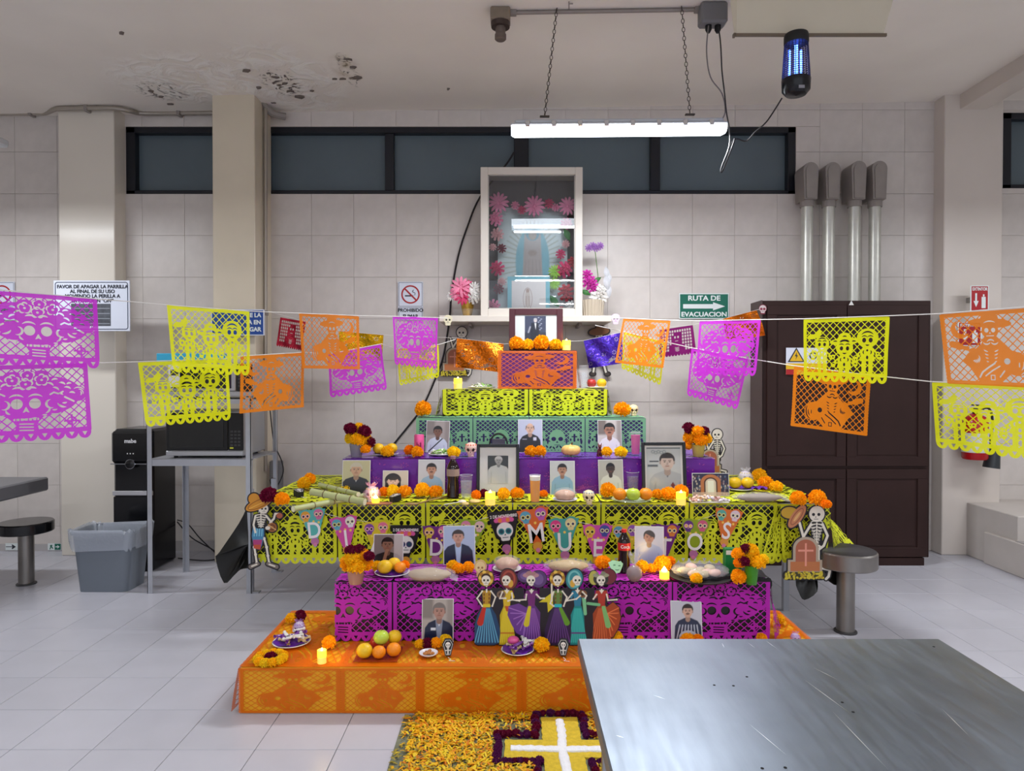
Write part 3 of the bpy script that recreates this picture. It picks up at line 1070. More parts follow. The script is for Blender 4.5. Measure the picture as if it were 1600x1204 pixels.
# vertical conduits beside the second pillar
vc = thing('wall_conduit', 'pair of vertical conduits down the side of the stained pillar', 'pipe', (0, 0, 0))
for px, r in ((405, 0.012), (415, 0.016)):
 a = W(px, 170, 5.66)
 b3 = W(px, 735, 5.66)
 MB().tube([a, W(px, 400, 5.66), b3], r, 8).build('pipe', mat('conduit_pale', 0), vc)
eb = MB().tube(curve_pts([W(410, 160, 5.66), W(424, 176, 5.7), W(446, 182, 5.76)]), 0.03, 8).build('elbow', M_castgrey, vc)
MB().box(-0.04, 0.04, -0.02, 0.02, -0.02, 0.02, 0.004).build('clamp', M_castgrey, vc, W(411, 489, 5.66), smooth=False)
ob = MB().box(-0.05, 0.05, -0.03, 0.03, -0.16, 0.14, 0.008).build('outlet_box', mat('socket_grey', 0), vc, W(432, 745, 5.72), smooth=False)
cable('rack_cable', 'dark cable hanging in a loop beside the stained pillar', [W(422, 640, 5.45), W(428, 690, 5.45), W(440, 720, 5.5), W(442, 740, 5.5), W(430, 762, 5.5), W(422, 750, 5.55), W(432, 744, 5.69)], 0.005, M_cabb)
# black cable slanting down the wall behind the altar
cable('wall_cable', 'long black cable slanting down the tiled wall behind the altar',
      [W(803, 238, 5.80), W(790, 258, 5.80), W(750, 308, 5.80), W(730, 355, 5.82), W(716, 400, 5.82), W(706, 455, 5.82), W(702, 500, 5.82), W(693, 555, 5.82), W(680, 592, 5.82), W(660, 636, 5.82), W(636, 668, 5.82), W(600, 712, 5.82)], 0.009, M_cabb)
# rack with two microwave ovens
rk = thing('steel_rack', 'grey steel shelf rack carrying the two microwave ovens', 'rack', (-2.165, 4.95, 0))
xl, xr, yf, yb = -0.36, 0.36, -0.27, 0.27
zl, zu = 0.93, 1.345
for (x, y, ztop) in ((xl, yf, 1.17), (xr, yf, 1.36), (xl, yb, 1.36), (xr, yb, 1.36)):
 sx = 1 if x < 0 else -1
 sy = 1 if y < 0 else -1
 m = MB().box(min(x, x + sx * 0.035), max(x, x + sx * 0.035), min(y, y + sy * 0.004), max(y, y + sy * 0.004), 0.0, ztop)
 m.box(min(x, x + sx * 0.004), max(x, x + sx * 0.004), min(y, y + sy * 0.035), max(y, y + sy * 0.035), 0.0, ztop)
 m.build('upright', M_rack, rk, smooth=False)
MB().box(xl, xr, yf + 0.004, yb - 0.004, zl - 0.006, zl).box(xl, xr, yf + 0.0045, yf + 0.008, zl - 0.045, zl - 0.006).box(xl, xr, yb - 0.008, yb - 0.0045, zl - 0.03, zl).build('shelf', M_rack, rk, smooth=False)
MB().box(xl, xr, yf + 0.004, yb - 0.004, zu - 0.006, zu).box(xl, xr, yf + 0.0045, yf + 0.008, zu - 0.03, zu - 0.006).build('shelf', M_rack, rk, smooth=False)
M_mwg = mat('microwave_silver', (176, 178, 182), rough=0.38, metal=0.5)
M_mww = mat('microwave_window', (22, 24, 26), rough=0.1, spec=0.6)
def microwave(label, x, y, z, w, h, d, dark):
 t = thing('microwave_oven', label, 'microwave', (x, y, z))
 MB().box(-w / 2, w / 2, 0.0, d, 0.015, h, 0.008).build('body', M_mwg, t, smooth=False)
 dx = w / 2 - w * 0.2
 MB().box(-w / 2 + 0.004, dx, -0.014, -0.0005, 0.055, h - 0.012, 0.006).build('door', M_mblack if dark else M_mwg, t, smooth=False)
 MB().box(-w / 2 + 0.03, dx - 0.03, -0.018, -0.0145, 0.075, h - 0.035, 0.001).build('door_window', M_mww, t, smooth=False)
 MB().box(dx + 0.003, w / 2 - 0.004, -0.014, -0.0005, 0.055, h - 0.012, 0.004).build('control_panel', M_mblack, t, smooth=False)
 MB().box(-w / 2 + 0.004, w / 2 - 0.004, -0.013, -0.0005, 0.017, 0.052, 0.004).build('front_sill', M_mwg, t, smooth=False)
 kb = MB()
 for r_ in range(5):
  for c_ in range(3):
   kb.box(dx + 0.018 + c_ * 0.026, dx + 0.036 + c_ * 0.026, -0.016, -0.0145, 0.085 + r_ * 0.024, 0.099 + r_ * 0.024)
 kb.build('keypad', M_dgrey, t, smooth=False)
 for sx in (-1, 1):
  for yy in (0.04, d - 0.05):
   MB().lathe([(0.014, 0.0), (0.014, 0.0145)], 10).build('foot', M_mblack, t, (sx * (w / 2 - 0.05), yy, 0))
 return t
mw = microwave('silver microwave oven with black door on the lower rack shelf', -2.155, 4.76, 0.93, 0.55, 0.33, 0.4, True)
MB().box(0.18, 0.205, -0.0185, -0.0165, 0.068, 0.078).build('yellow_sticker', mat('sticker_yellow', (216, 222, 60), rough=0.5), mw, smooth=False)
microwave('grey microwave oven on the upper rack shelf behind the yellow paper flags', -2.13, 4.80, 1.345, 0.6, 0.26, 0.38, False)
p = W(300, 536, 4.95)
bb = MB().box(-0.23, 0.23, -0.06, 0.06, 0, 0.065, 0.004).build('blue_carton', mat('cyan_carton', (58, 176, 216), rough=0.5), None, (p.x - 0.01, 4.97, 1.606), smooth=False)
tag(bb, 'bright cyan carton lying on top of the upper microwave', 'box')
p = W(331, 530, 4.9)
# water dispenser
wd_ = thing('water_dispenser', 'tall black water dispenser beside the microwave rack', 'water dispenser', (-2.915, 5.21, 0))
M_disp = mat('dispenser_black', (12, 13, 17), rough=0.2)
MB().box(-0.155, 0.155, 0.0, 0.36, 0.0, 1.10, 0.02).build('body', M_disp, wd_, smooth=False)
MB().box(-0.152, 0.152, -0.035, 0.0, 0.84, 1.085, 0.018).build('control_head', M_black, wd_, smooth=False)
MB().box(-0.15, 0.15, -0.006, 0.0, 0.02, 0.58, 0.003).build('lower_door', M_disp, wd_, smooth=False)
MB().box(-0.155, 0.155, -0.012, -0.001, 0.59, 0.625, 0.003).build('chrome_band', M_chrome, wd_, smooth=False)
MB().box(-0.153, 0.153, -0.037, -0.0005, 0.832, 0.839).build('chrome_line', M_chrome, wd_, smooth=False)
kn = MB().at((0, -0.036, 0.835), (PI / 2, 0, 0)).lathe([(0.033, 0.0), (0.033, 0.012), (0.024, 0.016)], 24)
kn.build('knob', M_black, wd_)
MB().at((0, -0.036, 0.835), (PI / 2, 0, 0)).lathe([(0.037, 0.0), (0.037, 0.008), (0.0335, 0.008), (0.0335, 0.0)], 24, cap=False).build('chrome_ring', M_chrome, wd_)
for k in (-1, 0, 1):
 MB().lathe([(0.005, 0), (0.005, 0.002)], 8).build('indicator', M_white, wd_, (k * 0.022, -0.0352, 0.915), (PI / 2, 0, 0))
letters('logo_lettering', 'mabe', 0.042, mat('logo_white', (225, 225, 228), rough=0.4), wd_, (0, -0.0358, 1.01), bold=0.03)
cable('dispenser_cable', 'black cables trailing on the floor behind the water dispenser', [W(277, 815, 5.6), W(300, 840, 5.5), W(330, 857, 5.6), W(345, 870, 5.6), Vector((-2.5, 5.5, 0.008)), Vector((-2.75, 5.57, 0.008))], 0.005, M_cabb)
cable('dispenser_cable', 'upper black cable sloping from the dispenser towards the stained pillar', [W(277, 812, 5.62), W(293, 818, 5.62), W(312, 840, 5.62), W(336, 863, 5.62)], 0.005, M_cabb)
# waste bin with its clear bag
wbn = thing('waste_bin', 'grey plastic waste bin lined with a clear bag in front of the cream pillar', 'waste bin', (-2.86, 4.84, 0))
M_bin = mat('bin_grey', (112, 120, 130), rough=0.45)
def rrect(w, d, r, n=6):
 out = []
 for k, (sx, sy) in enumerate(((1, 1), (-1, 1), (-1, -1), (1, -1))):
  for i in range(n + 1):
   a = PI / 2 * k + PI / 2 * i / n
   out.append((sx * (w - r) + r * math.cos(a), sy * (d - r) + r * math.sin(a)))
 return out
def rloft(m, rings, caps=(True, False)):
 vs = []
 n = len(rings[0][0])
 for ring, z in rings:
  vs += [(x, y, z) for x, y in ring]
 fs = []
 for k in range(len(rings) - 1):
  for i in range(n):
   j = (i + 1) % n
   fs.append((k * n + i, k * n + j, (k + 1) * n + j, (k + 1) * n + i))
 if caps[0]:
  fs.append(tuple(reversed(range(n))))
 if caps[1]:
  fs.append(tuple((len(rings) - 1) * n + i for i in range(n)))
 m._add(vs, fs)
 return m
rings = [(rrect(0.175, 0.125, 0.05), 0.0), (rrect(0.212, 0.15, 0.06), 0.40), (rrect(0.224, 0.162, 0.065), 0.402), (rrect(0.226, 0.164, 0.065), 0.42), (rrect(0.216, 0.154, 0.06), 0.421), (rrect(0.205, 0.145, 0.06), 0.40), (rrect(0.172, 0.12, 0.05), 0.02)]
rloft(MB(), rings, (True, True)).build('bin_body', M_bin, wbn, ang=0.5)
M_bag = mat('clear_bag', (206, 214, 226), rough=0.12, alpha=0.45, bump=0.5, bscale=40)
rnd = random.Random(3)
bagr = []
for k, (w_, d_, z_) in enumerate(((0.222, 0.158, 0.30), (0.229, 0.166, 0.36), (0.232, 0.17, 0.425), (0.225, 0.163, 0.438), (0.205, 0.145, 0.42), (0.19, 0.13, 0.36))):
 rg = rrect(w_, d_, 0.06, 9)
 bagr.append(([(x * (1 + rnd.uniform(-0.012, 0.02)), y * (1 + rnd.uniform(-0.012, 0.02))) for x, y in rg], z_))
mbg = MB()
rloft(mbg, bagr, (False, False))
mbg.v = [(x, y, z + (rnd.uniform(-0.018, 0.018) if z < 0.31 or z > 0.4 else 0)) for x, y, z in mbg.v]
mbg.build('bag_liner', M_bag, wbn)
# ------------------------------------------------------------------ cut paper patterns
PW, PH = 1.36, 1.0
RES = 165
def frame_base(a, scallop=True, t=0.055, sp=0.078, lt=0.0065, n=9):
 y0 = 0.10 if scallop else 0.0
 lat = a.lattice(sp, lt)
 a.d = lat.copy()
 a.clip(a.rect(0.01, y0, a.w - 0.01, 0.99))
 ring = np.abs(a.rect(0.01 + t / 2, y0 + t / 2, a.w - 0.01 - t / 2, 0.985 - t * 0.4)) - t / 2
 a.add(ring)
 if scallop:
  s = (a.w - 0.03) / n
  for k in range(n):
   cx = 0.015 + s * (k + 0.5)
   a.add(np.maximum(a.ell(cx, 0.095, s * 0.5, 0.085), a.Y - 0.16))
  for k in range(n):
   cx = 0.015 + s * (k + 0.5)
   a.cut(a.poly([(cx - 0.03, 0.10), (cx + 0.03, 0.10), (cx, 0.045)]))
 return a
def flower_cut(a, cx, cy, r):
 for k in range(5):
  q = 2 * PI * k / 5 + 0.3
  a.cut(a.arc(cx + r * 0.55 * math.cos(q), cy + r * 0.55 * math.sin(q), r * 0.42, math.degrees(q) - 85, math.degrees(q) + 85, 0.010))
 a.cut(a.ell(cx, cy, r * 0.2))
def pat_catrina():
 a = Art(PW, PH, RES)
 frame_base(a)
 cx = 0.66
 body = a.ell(cx, 0.56, 0.56, 0.25)
 body = np.minimum(body, a.ell(cx, 0.70, 0.34, 0.18))
 body = np.minimum(body, a.ell(cx - 0.32, 0.72, 0.22, 0.13, 0.25))
 body = np.minimum(body, a.ell(cx + 0.36, 0.68, 0.25, 0.13, -0.35))
 body = np.minimum(body, a.ell(cx + 0.56, 0.60, 0.09, 0.10))
 for k, (x, y) in enumerate(((0, 0.85), (-0.15, 0.83), (0.14, 0.84))):
  body = np.minimum(body, a.ell(cx + x, y, 0.09, 0.075))
 body = np.minimum(body, a.ell(cx - 0.02, 0.43, 0.21, 0.22))
 body = np.minimum(body, a.ell(cx - 0.02, 0.30, 0.14, 0.13))
 body = np.minimum(body, a.poly([(cx - 0.10, 0.3), (cx + 0.07, 0.3), (cx + 0.12, 0.12), (cx - 0.15, 0.12)]))
 a.add(body)
 # small cross ornament
 a.add(a.rect(1.12, 0.155, 1.14, 0.33)).add(a.rect(1.04, 0.235, 1.22, 0.255)).add(np.abs(a.ell(1.13, 0.245, 0.05)) - 0.008)
 c = a.cut
 sx = cx - 0.02
 c(a.ell(sx - 0.095, 0.49, 0.062, 0.066))
 c(a.ell(sx + 0.095, 0.49, 0.062, 0.066))
 c(a.poly([(sx, 0.455), (sx - 0.038, 0.375), (sx - 0.012, 0.385), (sx, 0.395), (sx + 0.012, 0.385), (sx + 0.038, 0.375)]))
 c(a.rect(sx - 0.135, 0.275, sx + 0.135, 0.305, 0.01))
 for k in range(6):
  a.add(a.seg(sx - 0.11 + k * 0.044, 0.262, sx - 0.11 + k * 0.044, 0.30, 0.006))
 c(a.arc(sx - 0.1, 0.50, 0.105, 40, 140, 0.012))
 c(a.arc(sx + 0.1, 0.50, 0.105, 40, 140, 0.012))
 c(a.arc(sx - 0.08, 0.60, 0.10, 50, 130, 0.013))
 c(a.arc(sx + 0.06, 0.61, 0.09, 50, 130, 0.013))
 for (x, y) in ((0, 0.85), (-0.16, 0.79), (0.15, 0.79), (-0.02, 0.74)):
  flower_cut(a, cx + x, y, 0.075)
 rn = random.Random(4)
 for s in (-1, 1):
  for (dx, y, r, am, ah) in ((0.30, 0.78, 0.05, 100, 50), (0.22, 0.72, 0.06, 60, 45), (0.36, 0.72, 0.06, 70, 45), (0.28, 0.66, 0.06, 60, 45), (0.42, 0.66, 0.06, 70, 45), (0.34, 0.59, 0.05, 75, 45), (0.48, 0.60, 0.05, 80, 45), (0.20, 0.83, 0.04, 110, 50), (0.46, 0.73, 0.04, 100, 50)):
   q = am if s > 0 else 180 - am
   c(a.arc(cx + s * dx, y - 0.03, r, q - ah, q + ah, 0.012))
  c(a.path([(cx + s * 0.24, 0.60), (cx + s * 0.28, 0.625), (cx + s * 0.33, 0.605), (cx + s * 0.38, 0.63)], 0.010))
  c(a.arc(cx + s * 0.25, 0.48, 0.055, 90 if s > 0 else -120, 300 if s > 0 else 90, 0.014))
  c(a.arc(cx + s * 0.40, 0.52, 0.09, 200 if s > 0 else 260, 280 if s > 0 else 340, 0.013))
  c(a.arc(cx + s * 0.30, 0.46, 0.12, 240, 300, 0.012))
  c(a.path([(cx + s * 0.40, 0.56), (cx + s * 0.45, 0.53), (cx + s * 0.50, 0.50)], 0.011))
  c(a.arc(cx + s * 0.17, 0.42, 0.06, -80 if s > 0 else 180, 20 if s > 0 else 260, 0.012))
 for k in range(5):
  c(a.arc(cx + 0.03 + 0.11 * k - 0.08, 0.36 + 0.012 * k * k, 0.07, 250, 300, 0.010))
 c(a.arc(cx - 0.37, 0.37, 0.10, 120, 200, 0.012))
 for k in range(3):
  c(a.seg(sx - 0.07, 0.235 - k * 0.04, sx + 0.07, 0.228 - k * 0.04, 0.008))
 for k in range(3):
  c(a.arc(cx + 0.56, 0.60, 0.035 + k * 0.022, -60 + 40 * k, 60 + 40 * k, 0.008))
 return a
def kid(a, x, y, r, hat, bow):
 d = a.ell(x, y, r, r * 0.95)
 if hat:
  d = np.minimum(d, a.ell(x, y + r * 0.7, r * 1.75, r * 0.42, 0.06))
  d = np.minimum(d, a.ell(x, y + r * 1.15, r * 0.75, r * 0.55))
 if bow:
  for q in (-0.5, 0.5):
   d = np.minimum(d, a.ell(x - r * 1.0 + q * 0.1, y + r * (1.15 + 0.35 * q), r * 0.62, r * 0.34, 0.9 * q + 0.5))
 # neck, torso, arms, legs
 d = np.minimum(d, a.poly([(x - r * 0.5, y - r * 0.8), (x + r * 0.5, y - r * 0.8), (x + r * 0.85, y - r * 2.3), (x - r * 0.85, y - r * 2.3)]))
 d = np.minimum(d, a.seg(x - r * 0.4, y - r * 1.1, x - r * 1.3, y - r * 1.9, r * 0.2))
 d = np.minimum(d, a.seg(x + r * 0.4, y - r * 1.1, x + r * 1.3, y - r * 1.8, r * 0.2))
 d = np.minimum(d, a.ell(x - r * 1.3, y - r * 1.95, r * 0.28))
 d = np.minimum(d, a.ell(x + r * 1.3, y - r * 1.85, r * 0.28))
 d = np.minimum(d, a.rect(x - r * 0.62, 0.14, x - r * 0.14, y - r * 1.8))
 d = np.minimum(d, a.rect(x + r * 0.14, 0.14, x + r * 0.62, y - r * 1.8))
 a.add(d)
 c = a.cut
 for s in (-1, 1):
  c(a.ell(x + s * r * 0.36, y - r * 0.08, r * 0.19, r * 0.24))
  c(a.arc(x + s * r * 0.36, y, r * 0.42, 40, 140, 0.008))
  c(a.arc(x + s * r * 0.2, y - r * 1.35, r * 0.25, -60 if s > 0 else 120, 60 if s > 0 else 240, 0.009))
  c(a.arc(x + s * r * 0.55, y - r * 1.55, r * 0.3, -30 if s > 0 else 150, 50 if s > 0 else 210, 0.009))
  c(a.arc(x + s * r * 1.28, y - r * 1.9, r * 0.13, 0, 170, 0.008))
 c(a.arc(x, y - r * 0.2, r * 0.45, 235, 305, 0.011))
 c(a.arc(x, y, r * 0.78, 40, 140, 0.010))
 c(a.ell(x, y - r * 1.15, r * 0.12))
 c(a.ell(x, y - r * 1.9, r * 0.13, r * 0.2))
 if hat:
  c(a.arc(x, y - r * 0.3, r * 1.15, 55, 125, 0.012))
  c(a.arc(x, y + r * 0.75, r * 0.55, 60, 120, 0.010))
  for s in (-1, 1):
   c(a.arc(x + s * r * 1.1, y + r * 0.2, r * 0.55, 60, 120, 0.010))
def pat_kids():
 a = Art(PW, PH, RES)
 frame_base(a, n=9)
 kid(a, 0.32, 0.60, 0.115, False, True)
 kid(a, 1.04, 0.66, 0.14, False, False)
 a.add(a.ell(1.04, 0.68, 0.165, 0.145))
 for s in (-1, 1):
  a.cut(a.ell(1.04 + s * 0.05, 0.65, 0.03, 0.036))
  a.cut(a.arc(1.04 + s * 0.045, 0.66, 0.055, 30, 150, 0.008))
 a.cut(a.arc(1.04, 0.66, 0.115, 35, 145, 0.012))
 a.cut(a.arc(1.04, 0.63, 0.055, 235, 305, 0.011))
 kid(a, 0.68, 0.54, 0.135, True, False)
 for (x, y, r) in ((0.20, 0.45, 0.05), (0.50, 0.40, 0.035), (0.86, 0.36, 0.03), (1.2, 0.45, 0.03)):
  a.add(a.ell(x, y, r))
  a.cut(a.ell(x, y, r * 0.35))
 return a
def pat_guitar():
 a = Art(PW, PH, RES)
 frame_base(a, scallop=False, n=9)
 cx = 0.72
 d = a.ell(cx, 0.73, 0.105, 0.11)
 d = np.minimum(d, a.ell(cx, 0.83, 0.27, 0.065, 0.08))
 d = np.minimum(d, a.ell(cx, 0.89, 0.11, 0.075))
 d = np.minimum(d, a.poly([(cx - 0.06, 0.66), (cx + 0.06, 0.66), (cx + 0.13, 0.55), (cx + 0.40, 0.33), (cx + 0.30, 0.24), (cx + 0.18, 0.05), (cx - 0.12, 0.05), (cx - 0.40, 0.30), (cx - 0.16, 0.55)]))
 d = np.minimum(d, a.ell(cx - 0.30, 0.30, 0.19, 0.15, 0.5))
 d = np.minimum(d, a.ell(cx - 0.14, 0.35, 0.14, 0.11, 0.5))
 d = np.minimum(d, a.seg(cx - 0.1, 0.37, cx + 0.42, 0.53, 0.028))
 d = np.minimum(d, a.seg(cx + 0.40, 0.525, cx + 0.50, 0.56, 0.045))
 d = np.minimum(d, a.ell(cx + 0.25, 0.36, 0.09))
 d = np.minimum(d, a.rect(cx - 0.10, 0.05, cx + 0.16, 0.2))
 a.add(d)
 moon = np.maximum(a.ell(1.10, 0.76, 0.125), -a.ell(1.05, 0.80, 0.11))
 a.add(moon)
 c = a.cut
 for s in (-1, 1):
  c(a.ell(cx + s * 0.042, 0.735, 0.026, 0.03))
  c(a.arc(cx + s * 0.05, 0.60, 0.05, 200, 340, 0.010))
 c(a.poly([(cx, 0.715), (cx - 0.013, 0.69), (cx + 0.013, 0.69)]))
 c(a.rect(cx - 0.05, 0.655, cx + 0.05, 0.667))
 c(a.arc(cx, 0.73, 0.125, 50, 130, 0.009))
 c(a.arc(cx, 0.56, 0.05, 20, 160, 0.010))
 for k in range(4):
  c(a.arc(cx - 0.02, 0.56 - k * 0.045, 0.11, 225 + 6 * k, 262, 0.008))
  c(a.arc(cx + 0.02, 0.56 - k * 0.045, 0.11, 278, 315 - 6 * k, 0.008))
 for s in (-1, 1):
  for k in range(3):
   c(a.arc(cx + s * (0.18 + 0.06 * k), 0.50 - 0.05 * k, 0.06, 40 if s > 0 else 90, 100 if s > 0 else 140, 0.009))
 c(a.ell(cx - 0.20, 0.325, 0.04))
 c(a.arc(cx - 0.30, 0.29, 0.15, 140, 250, 0.011))
 c(a.arc(cx - 0.30, 0.29, 0.11, 160, 230, 0.009))
 c(a.rect(cx - 0.36, 0.25, cx - 0.345, 0.31))
 for k in range(4):
  c(a.arc(cx + 0.24, 0.36, 0.03 + 0.018 * k, 200 - 20 * k, 290 - 20 * k, 0.007))
 c(a.path([(cx - 0.04, 0.30), (cx + 0.05, 0.24), (cx + 0.13, 0.18), (cx + 0.17, 0.11)], 0.011))
 c(a.path([(cx - 0.10, 0.26), (cx + 0.0, 0.20), (cx + 0.09, 0.13)], 0.009))
 c(np.abs(a.rect(cx - 0.03, 0.08, cx + 0.02, 0.14)) - 0.006)
 c(a.seg(cx - 0.16, 0.20, cx - 0.10, 0.12, 0.009))
 # scalloped side edges
 for k in range(20):
  a.add(a.ell(0.012, 0.03 + k * 0.049, 0.022)).add(a.ell(a.w - 0.012, 0.03 + k * 0.049, 0.022))
 for k in range(27):
  a.add(a.ell(0.03 + k * 0.05, 0.012, 0.02))
 return a
def pat_skulls():
 a = Art(PW, PH, RES)
 frame_base(a, scallop=False, t=0.07, sp=0.085, lt=0.009)
 a.add(a.rect(0.05, 0.0, 1.31, 0.30))
 a.add(a.ell(0.68, 0.42, 0.19, 0.24)).add(a.rect(0.57, 0.16, 0.79, 0.32, 0.02))
 for s in (-1, 1):
  x = 0.68 + s * 0.42
  a.add(a.rect(x - 0.13, 0.2, x + 0.13, 0.50, 0.01)).add(a.ell(x, 0.50, 0.13, 0.12)).add(a.rect(x - 0.16, 0.55, x + 0.16, 0.585))
  a.cut(np.minimum(a.rect(x - 0.022, 0.30, x + 0.022, 0.53), a.rect(x - 0.07, 0.43, x + 0.07, 0.465)))
  for q in (-1, 1):
   a.cut(a.ell(x + q * 0.09, 0.36, 0.02, 0.04))
  a.cut(a.ell(x + s * 0.17, 0.30, 0.025, 0.07))
  a.cut(a.ell(x - s * 0.19, 0.32, 0.022, 0.09))
 for s in (-1, 1):
  a.cut(a.ell(0.68 + s * 0.085, 0.38, 0.058, 0.06))
 a.cut(a.poly([(0.68, 0.33), (0.65, 0.27), (0.71, 0.27)]))
 a.cut(a.rect(0.61, 0.20, 0.75, 0.215))
 for k in range(15):
  x = 0.10 + k * 0.083
  a.cut(a.ell(x, 0.14 + 0.02 * math.sin(k * 1.9), 0.02, 0.045, 0.6 * (-1) ** k))
  a.cut(a.ell(x + 0.03, 0.055, 0.018, 0.012))
 return a
def pat_foil():
 a = Art(PW, PH, 90)
 a.d = a.rect(0.01, 0.09, a.w - 0.01, 0.99)
 n = 12
 s = (a.w - 0.02) / n
 for k in range(n):
  a.add(a.ell(0.01 + s * (k + 0.5), 0.10, s * 0.5, 0.08))
 figure = np.minimum(a.ell(0.68, 0.62, 0.16, 0.2), a.ell(0.68, 0.32, 0.26, 0.17))
 for i in range(12):
  for j in range(7):
   x, y = 0.15 + i * 0.096, 0.24 + j * 0.105
   if figure[int(y * 90), int(x * 90)] > 0.02:
    a.cut(a.rect(x - 0.032, y - 0.038, x + 0.032, y + 0.038))
 for q in (-1, 1):
  a.cut(a.ell(0.68 + q * 0.06, 0.66, 0.035, 0.04))
 a.cut(a.rect(0.62, 0.52, 0.74, 0.54))
 for k in range(5):
  a.cut(a.arc(0.68, 0.30 + k * 0.03, 0.12, 210, 330, 0.008))
 return a
PAT = {'catrina': pat_catrina(), 'kids': pat_kids(), 'guitar': pat_guitar(), 'skulls': pat_skulls(), 'foil': pat_foil()}
def paper(name, c, tl=0.35, al=0.93, rough=0.6, noise=0.03):
 return mat(name, c, rough=rough, translucent=tl, alpha=al, noise=noise, nscale=7, spec=0.3)
P_mag = paper('magenta_tissue', (212, 54, 222), 0.42)
P_yel = paper('lime_yellow_tissue', (242, 246, 20), 0.42)
P_ora = paper('orange_tissue', (246, 140, 22), 0.42)
P_magc = paper('magenta_tissue_cover', (180, 36, 178), 0.1, 0.97)
P_yelc = paper('yellow_green_tissue_cover', (212, 218, 40), 0.04, 0.97)
P_orac = paper('orange_tissue_cover', (222, 108, 8), 0.1, 0.78, rough=0.35)
P_grnc = paper('mint_tissue_cover', (130, 188, 142), 0.1, 0.95)
P_purc = mat('violet_foil_cover', (104, 28, 156), rough=0.22, bump=0.35, bscale=14, noise=0.2, nscale=6)
# ------------------------------------------------------------------ tiers of the altar
L0, L1, L2, L3, L4, L5, L6 = 0.207, 0.50, 0.75, 0.975, 1.217, 1.410, 1.690
TIER = {
 'base': (-1.215, 1.475, 3.005, 3.74, 0.0, L0),
 'mag': (-0.862, 1.262, 3.30, 3.60, L0, L1),
 'table': (-1.52, 1.88, 4.05, 5.16, 0.0, L2),
 'pur': (-1.082, 1.30, 4.34, 4.86, L2, L3),
 'grn': (-0.665, 0.93, 4.70, 5.08, L3, L4),
 'yel': (-0.50, 0.685, 4.86, 5.14, L4, L5),
 'top': (-0.095, 0.465, 4.92, 5.14, L5, L6),
}
def tier_box(key, name, label, m):
 x0, x1, y0, y1, z0, z1 = TIER[key]
 o = MB().box(x0, x1, y0, y1, z0, z1, 0.006).build(name, m, smooth=False)
 return tag(o, label, 'box')
def tier_obj(key, label, m):
 x0, x1, y0, y1, z0, z1 = TIER[key]
 o = MB().box(x0 - (x0 + x1) / 2, x1 - (x0 + x1) / 2, 0.002, y1 - y0, 0, z1 - z0 - 0.002, 0.006).build('altar_box', m, None, ((x0 + x1) / 2, y0, z0), smooth=False)
 return tag(o, label, 'box', 'stepped boxes of the altar')
tier_obj('base', 'long low box under orange cut paper, the lowest step of the altar', mat('yellow_orange_paper', (226, 164, 20), rough=0.5, noise=0.06, nscale=4))
tier_obj('mag', 'box in black plastic under magenta cut paper, on the orange step', mat('black_plastic_sheet', (22, 20, 26), rough=0.35))
tier_obj('pur', 'box standing on the table, wrapped in violet foil paper', mat('violet_wrap', (84, 22, 130), rough=0.35, noise=0.25, nscale=10))
tier_obj('grn', 'box under mint green cut paper, standing on the violet box', mat('dark_navy_wrap', (58, 48, 104), rough=0.6))
tier_obj('yel', 'box under yellow cut paper, standing on the mint green box', mat('dark_olive_wrap', (40, 36, 12), rough=0.7))
tier_obj('top', 'small violet box with one orange cut paper, top step of the altar', mat('violet_wrap_plain', (100, 34, 112), rough=0.55))
# altar table under its cloths
ax0, ax1, ay0, ay1, _, az = TIER['table']
at_ = thing('altar_table', 'long canteen table carrying the upper tiers of the altar', 'table', ((ax0 + ax1) / 2, ay0, 0))
hx = (ax1 - ax0) / 2
MB().box(-hx, hx, 0.0, ay1 - ay0, az - 0.03, az - 0.006, 0.005).build('table_top', mat('grey_laminate', 0), at_, smooth=False)
for (px, py, x, y) in ((390, 925, 0, 0), (427, 893, 0, 0)):
 p = Wz(px + 2, py, 0)
 o = MB().box(-0.018, 0.018, -0.018, 0.018, 0, az - 0.03)
 o.box(-0.02, 0.06, -0.02, 0.03, 0, 0.008)
 o.build('leg', M_rack, at_, (p.x - at_.location.x, p.y - at_.location.y, 0), smooth=False)
for dx in (hx - 0.12,):
 for dy in (0.3, 0.95):
  MB().box(-0.018, 0.018, -0.018, 0.018, 0, az - 0.03).build('leg', M_rack, at_, (dx, dy, 0), smooth=False)
# black plastic sheet over the table, hanging in front and flying off at the ends
M_sheet = mat('black_sheet', (17, 17, 13), rough=0.32, bump=0.2, bscale=9)
sh = thing('black_sheet', 'black plastic sheet draped over the altar table beneath the yellow paper', 'tablecloth', (0, 0, 0))
m = MB()
def drape(u, v):
 x = ax0 - 0.01 + (ax1 - ax0 + 0.02) * u
 wv = 0.012 * math.sin(u * 34) + 0.008 * math.sin(u * 71 + 1)
 if v < 0.5:
  return (x, ay0 + 0.004 + (ay1 - ay0) * (0.5 - v) * 2, az - 0.002)
 k = (v - 0.5) * 2
 return (x, ay0 + 0.008 + abs(wv) * k, az - 0.002 - 0.335 * k)
m.grid(drape, 120, 24)
m.build('front_drop', M_sheet, sh)
P = [W(388, 800, 4.08), W(382, 812, 4.14), W(345, 862, 4.25), W(342, 872, 4.25), W(352, 905, 4.2), W(378, 890, 4.1), W(392, 878, 4.06)]
Q = [W(400, 795, 4.1), W(392, 800, 4.6), W(362, 850, 4.55), W(352, 875, 4.5), W(362, 892, 4.4), W(384, 892, 4.25), W(400, 885, 4.1)]
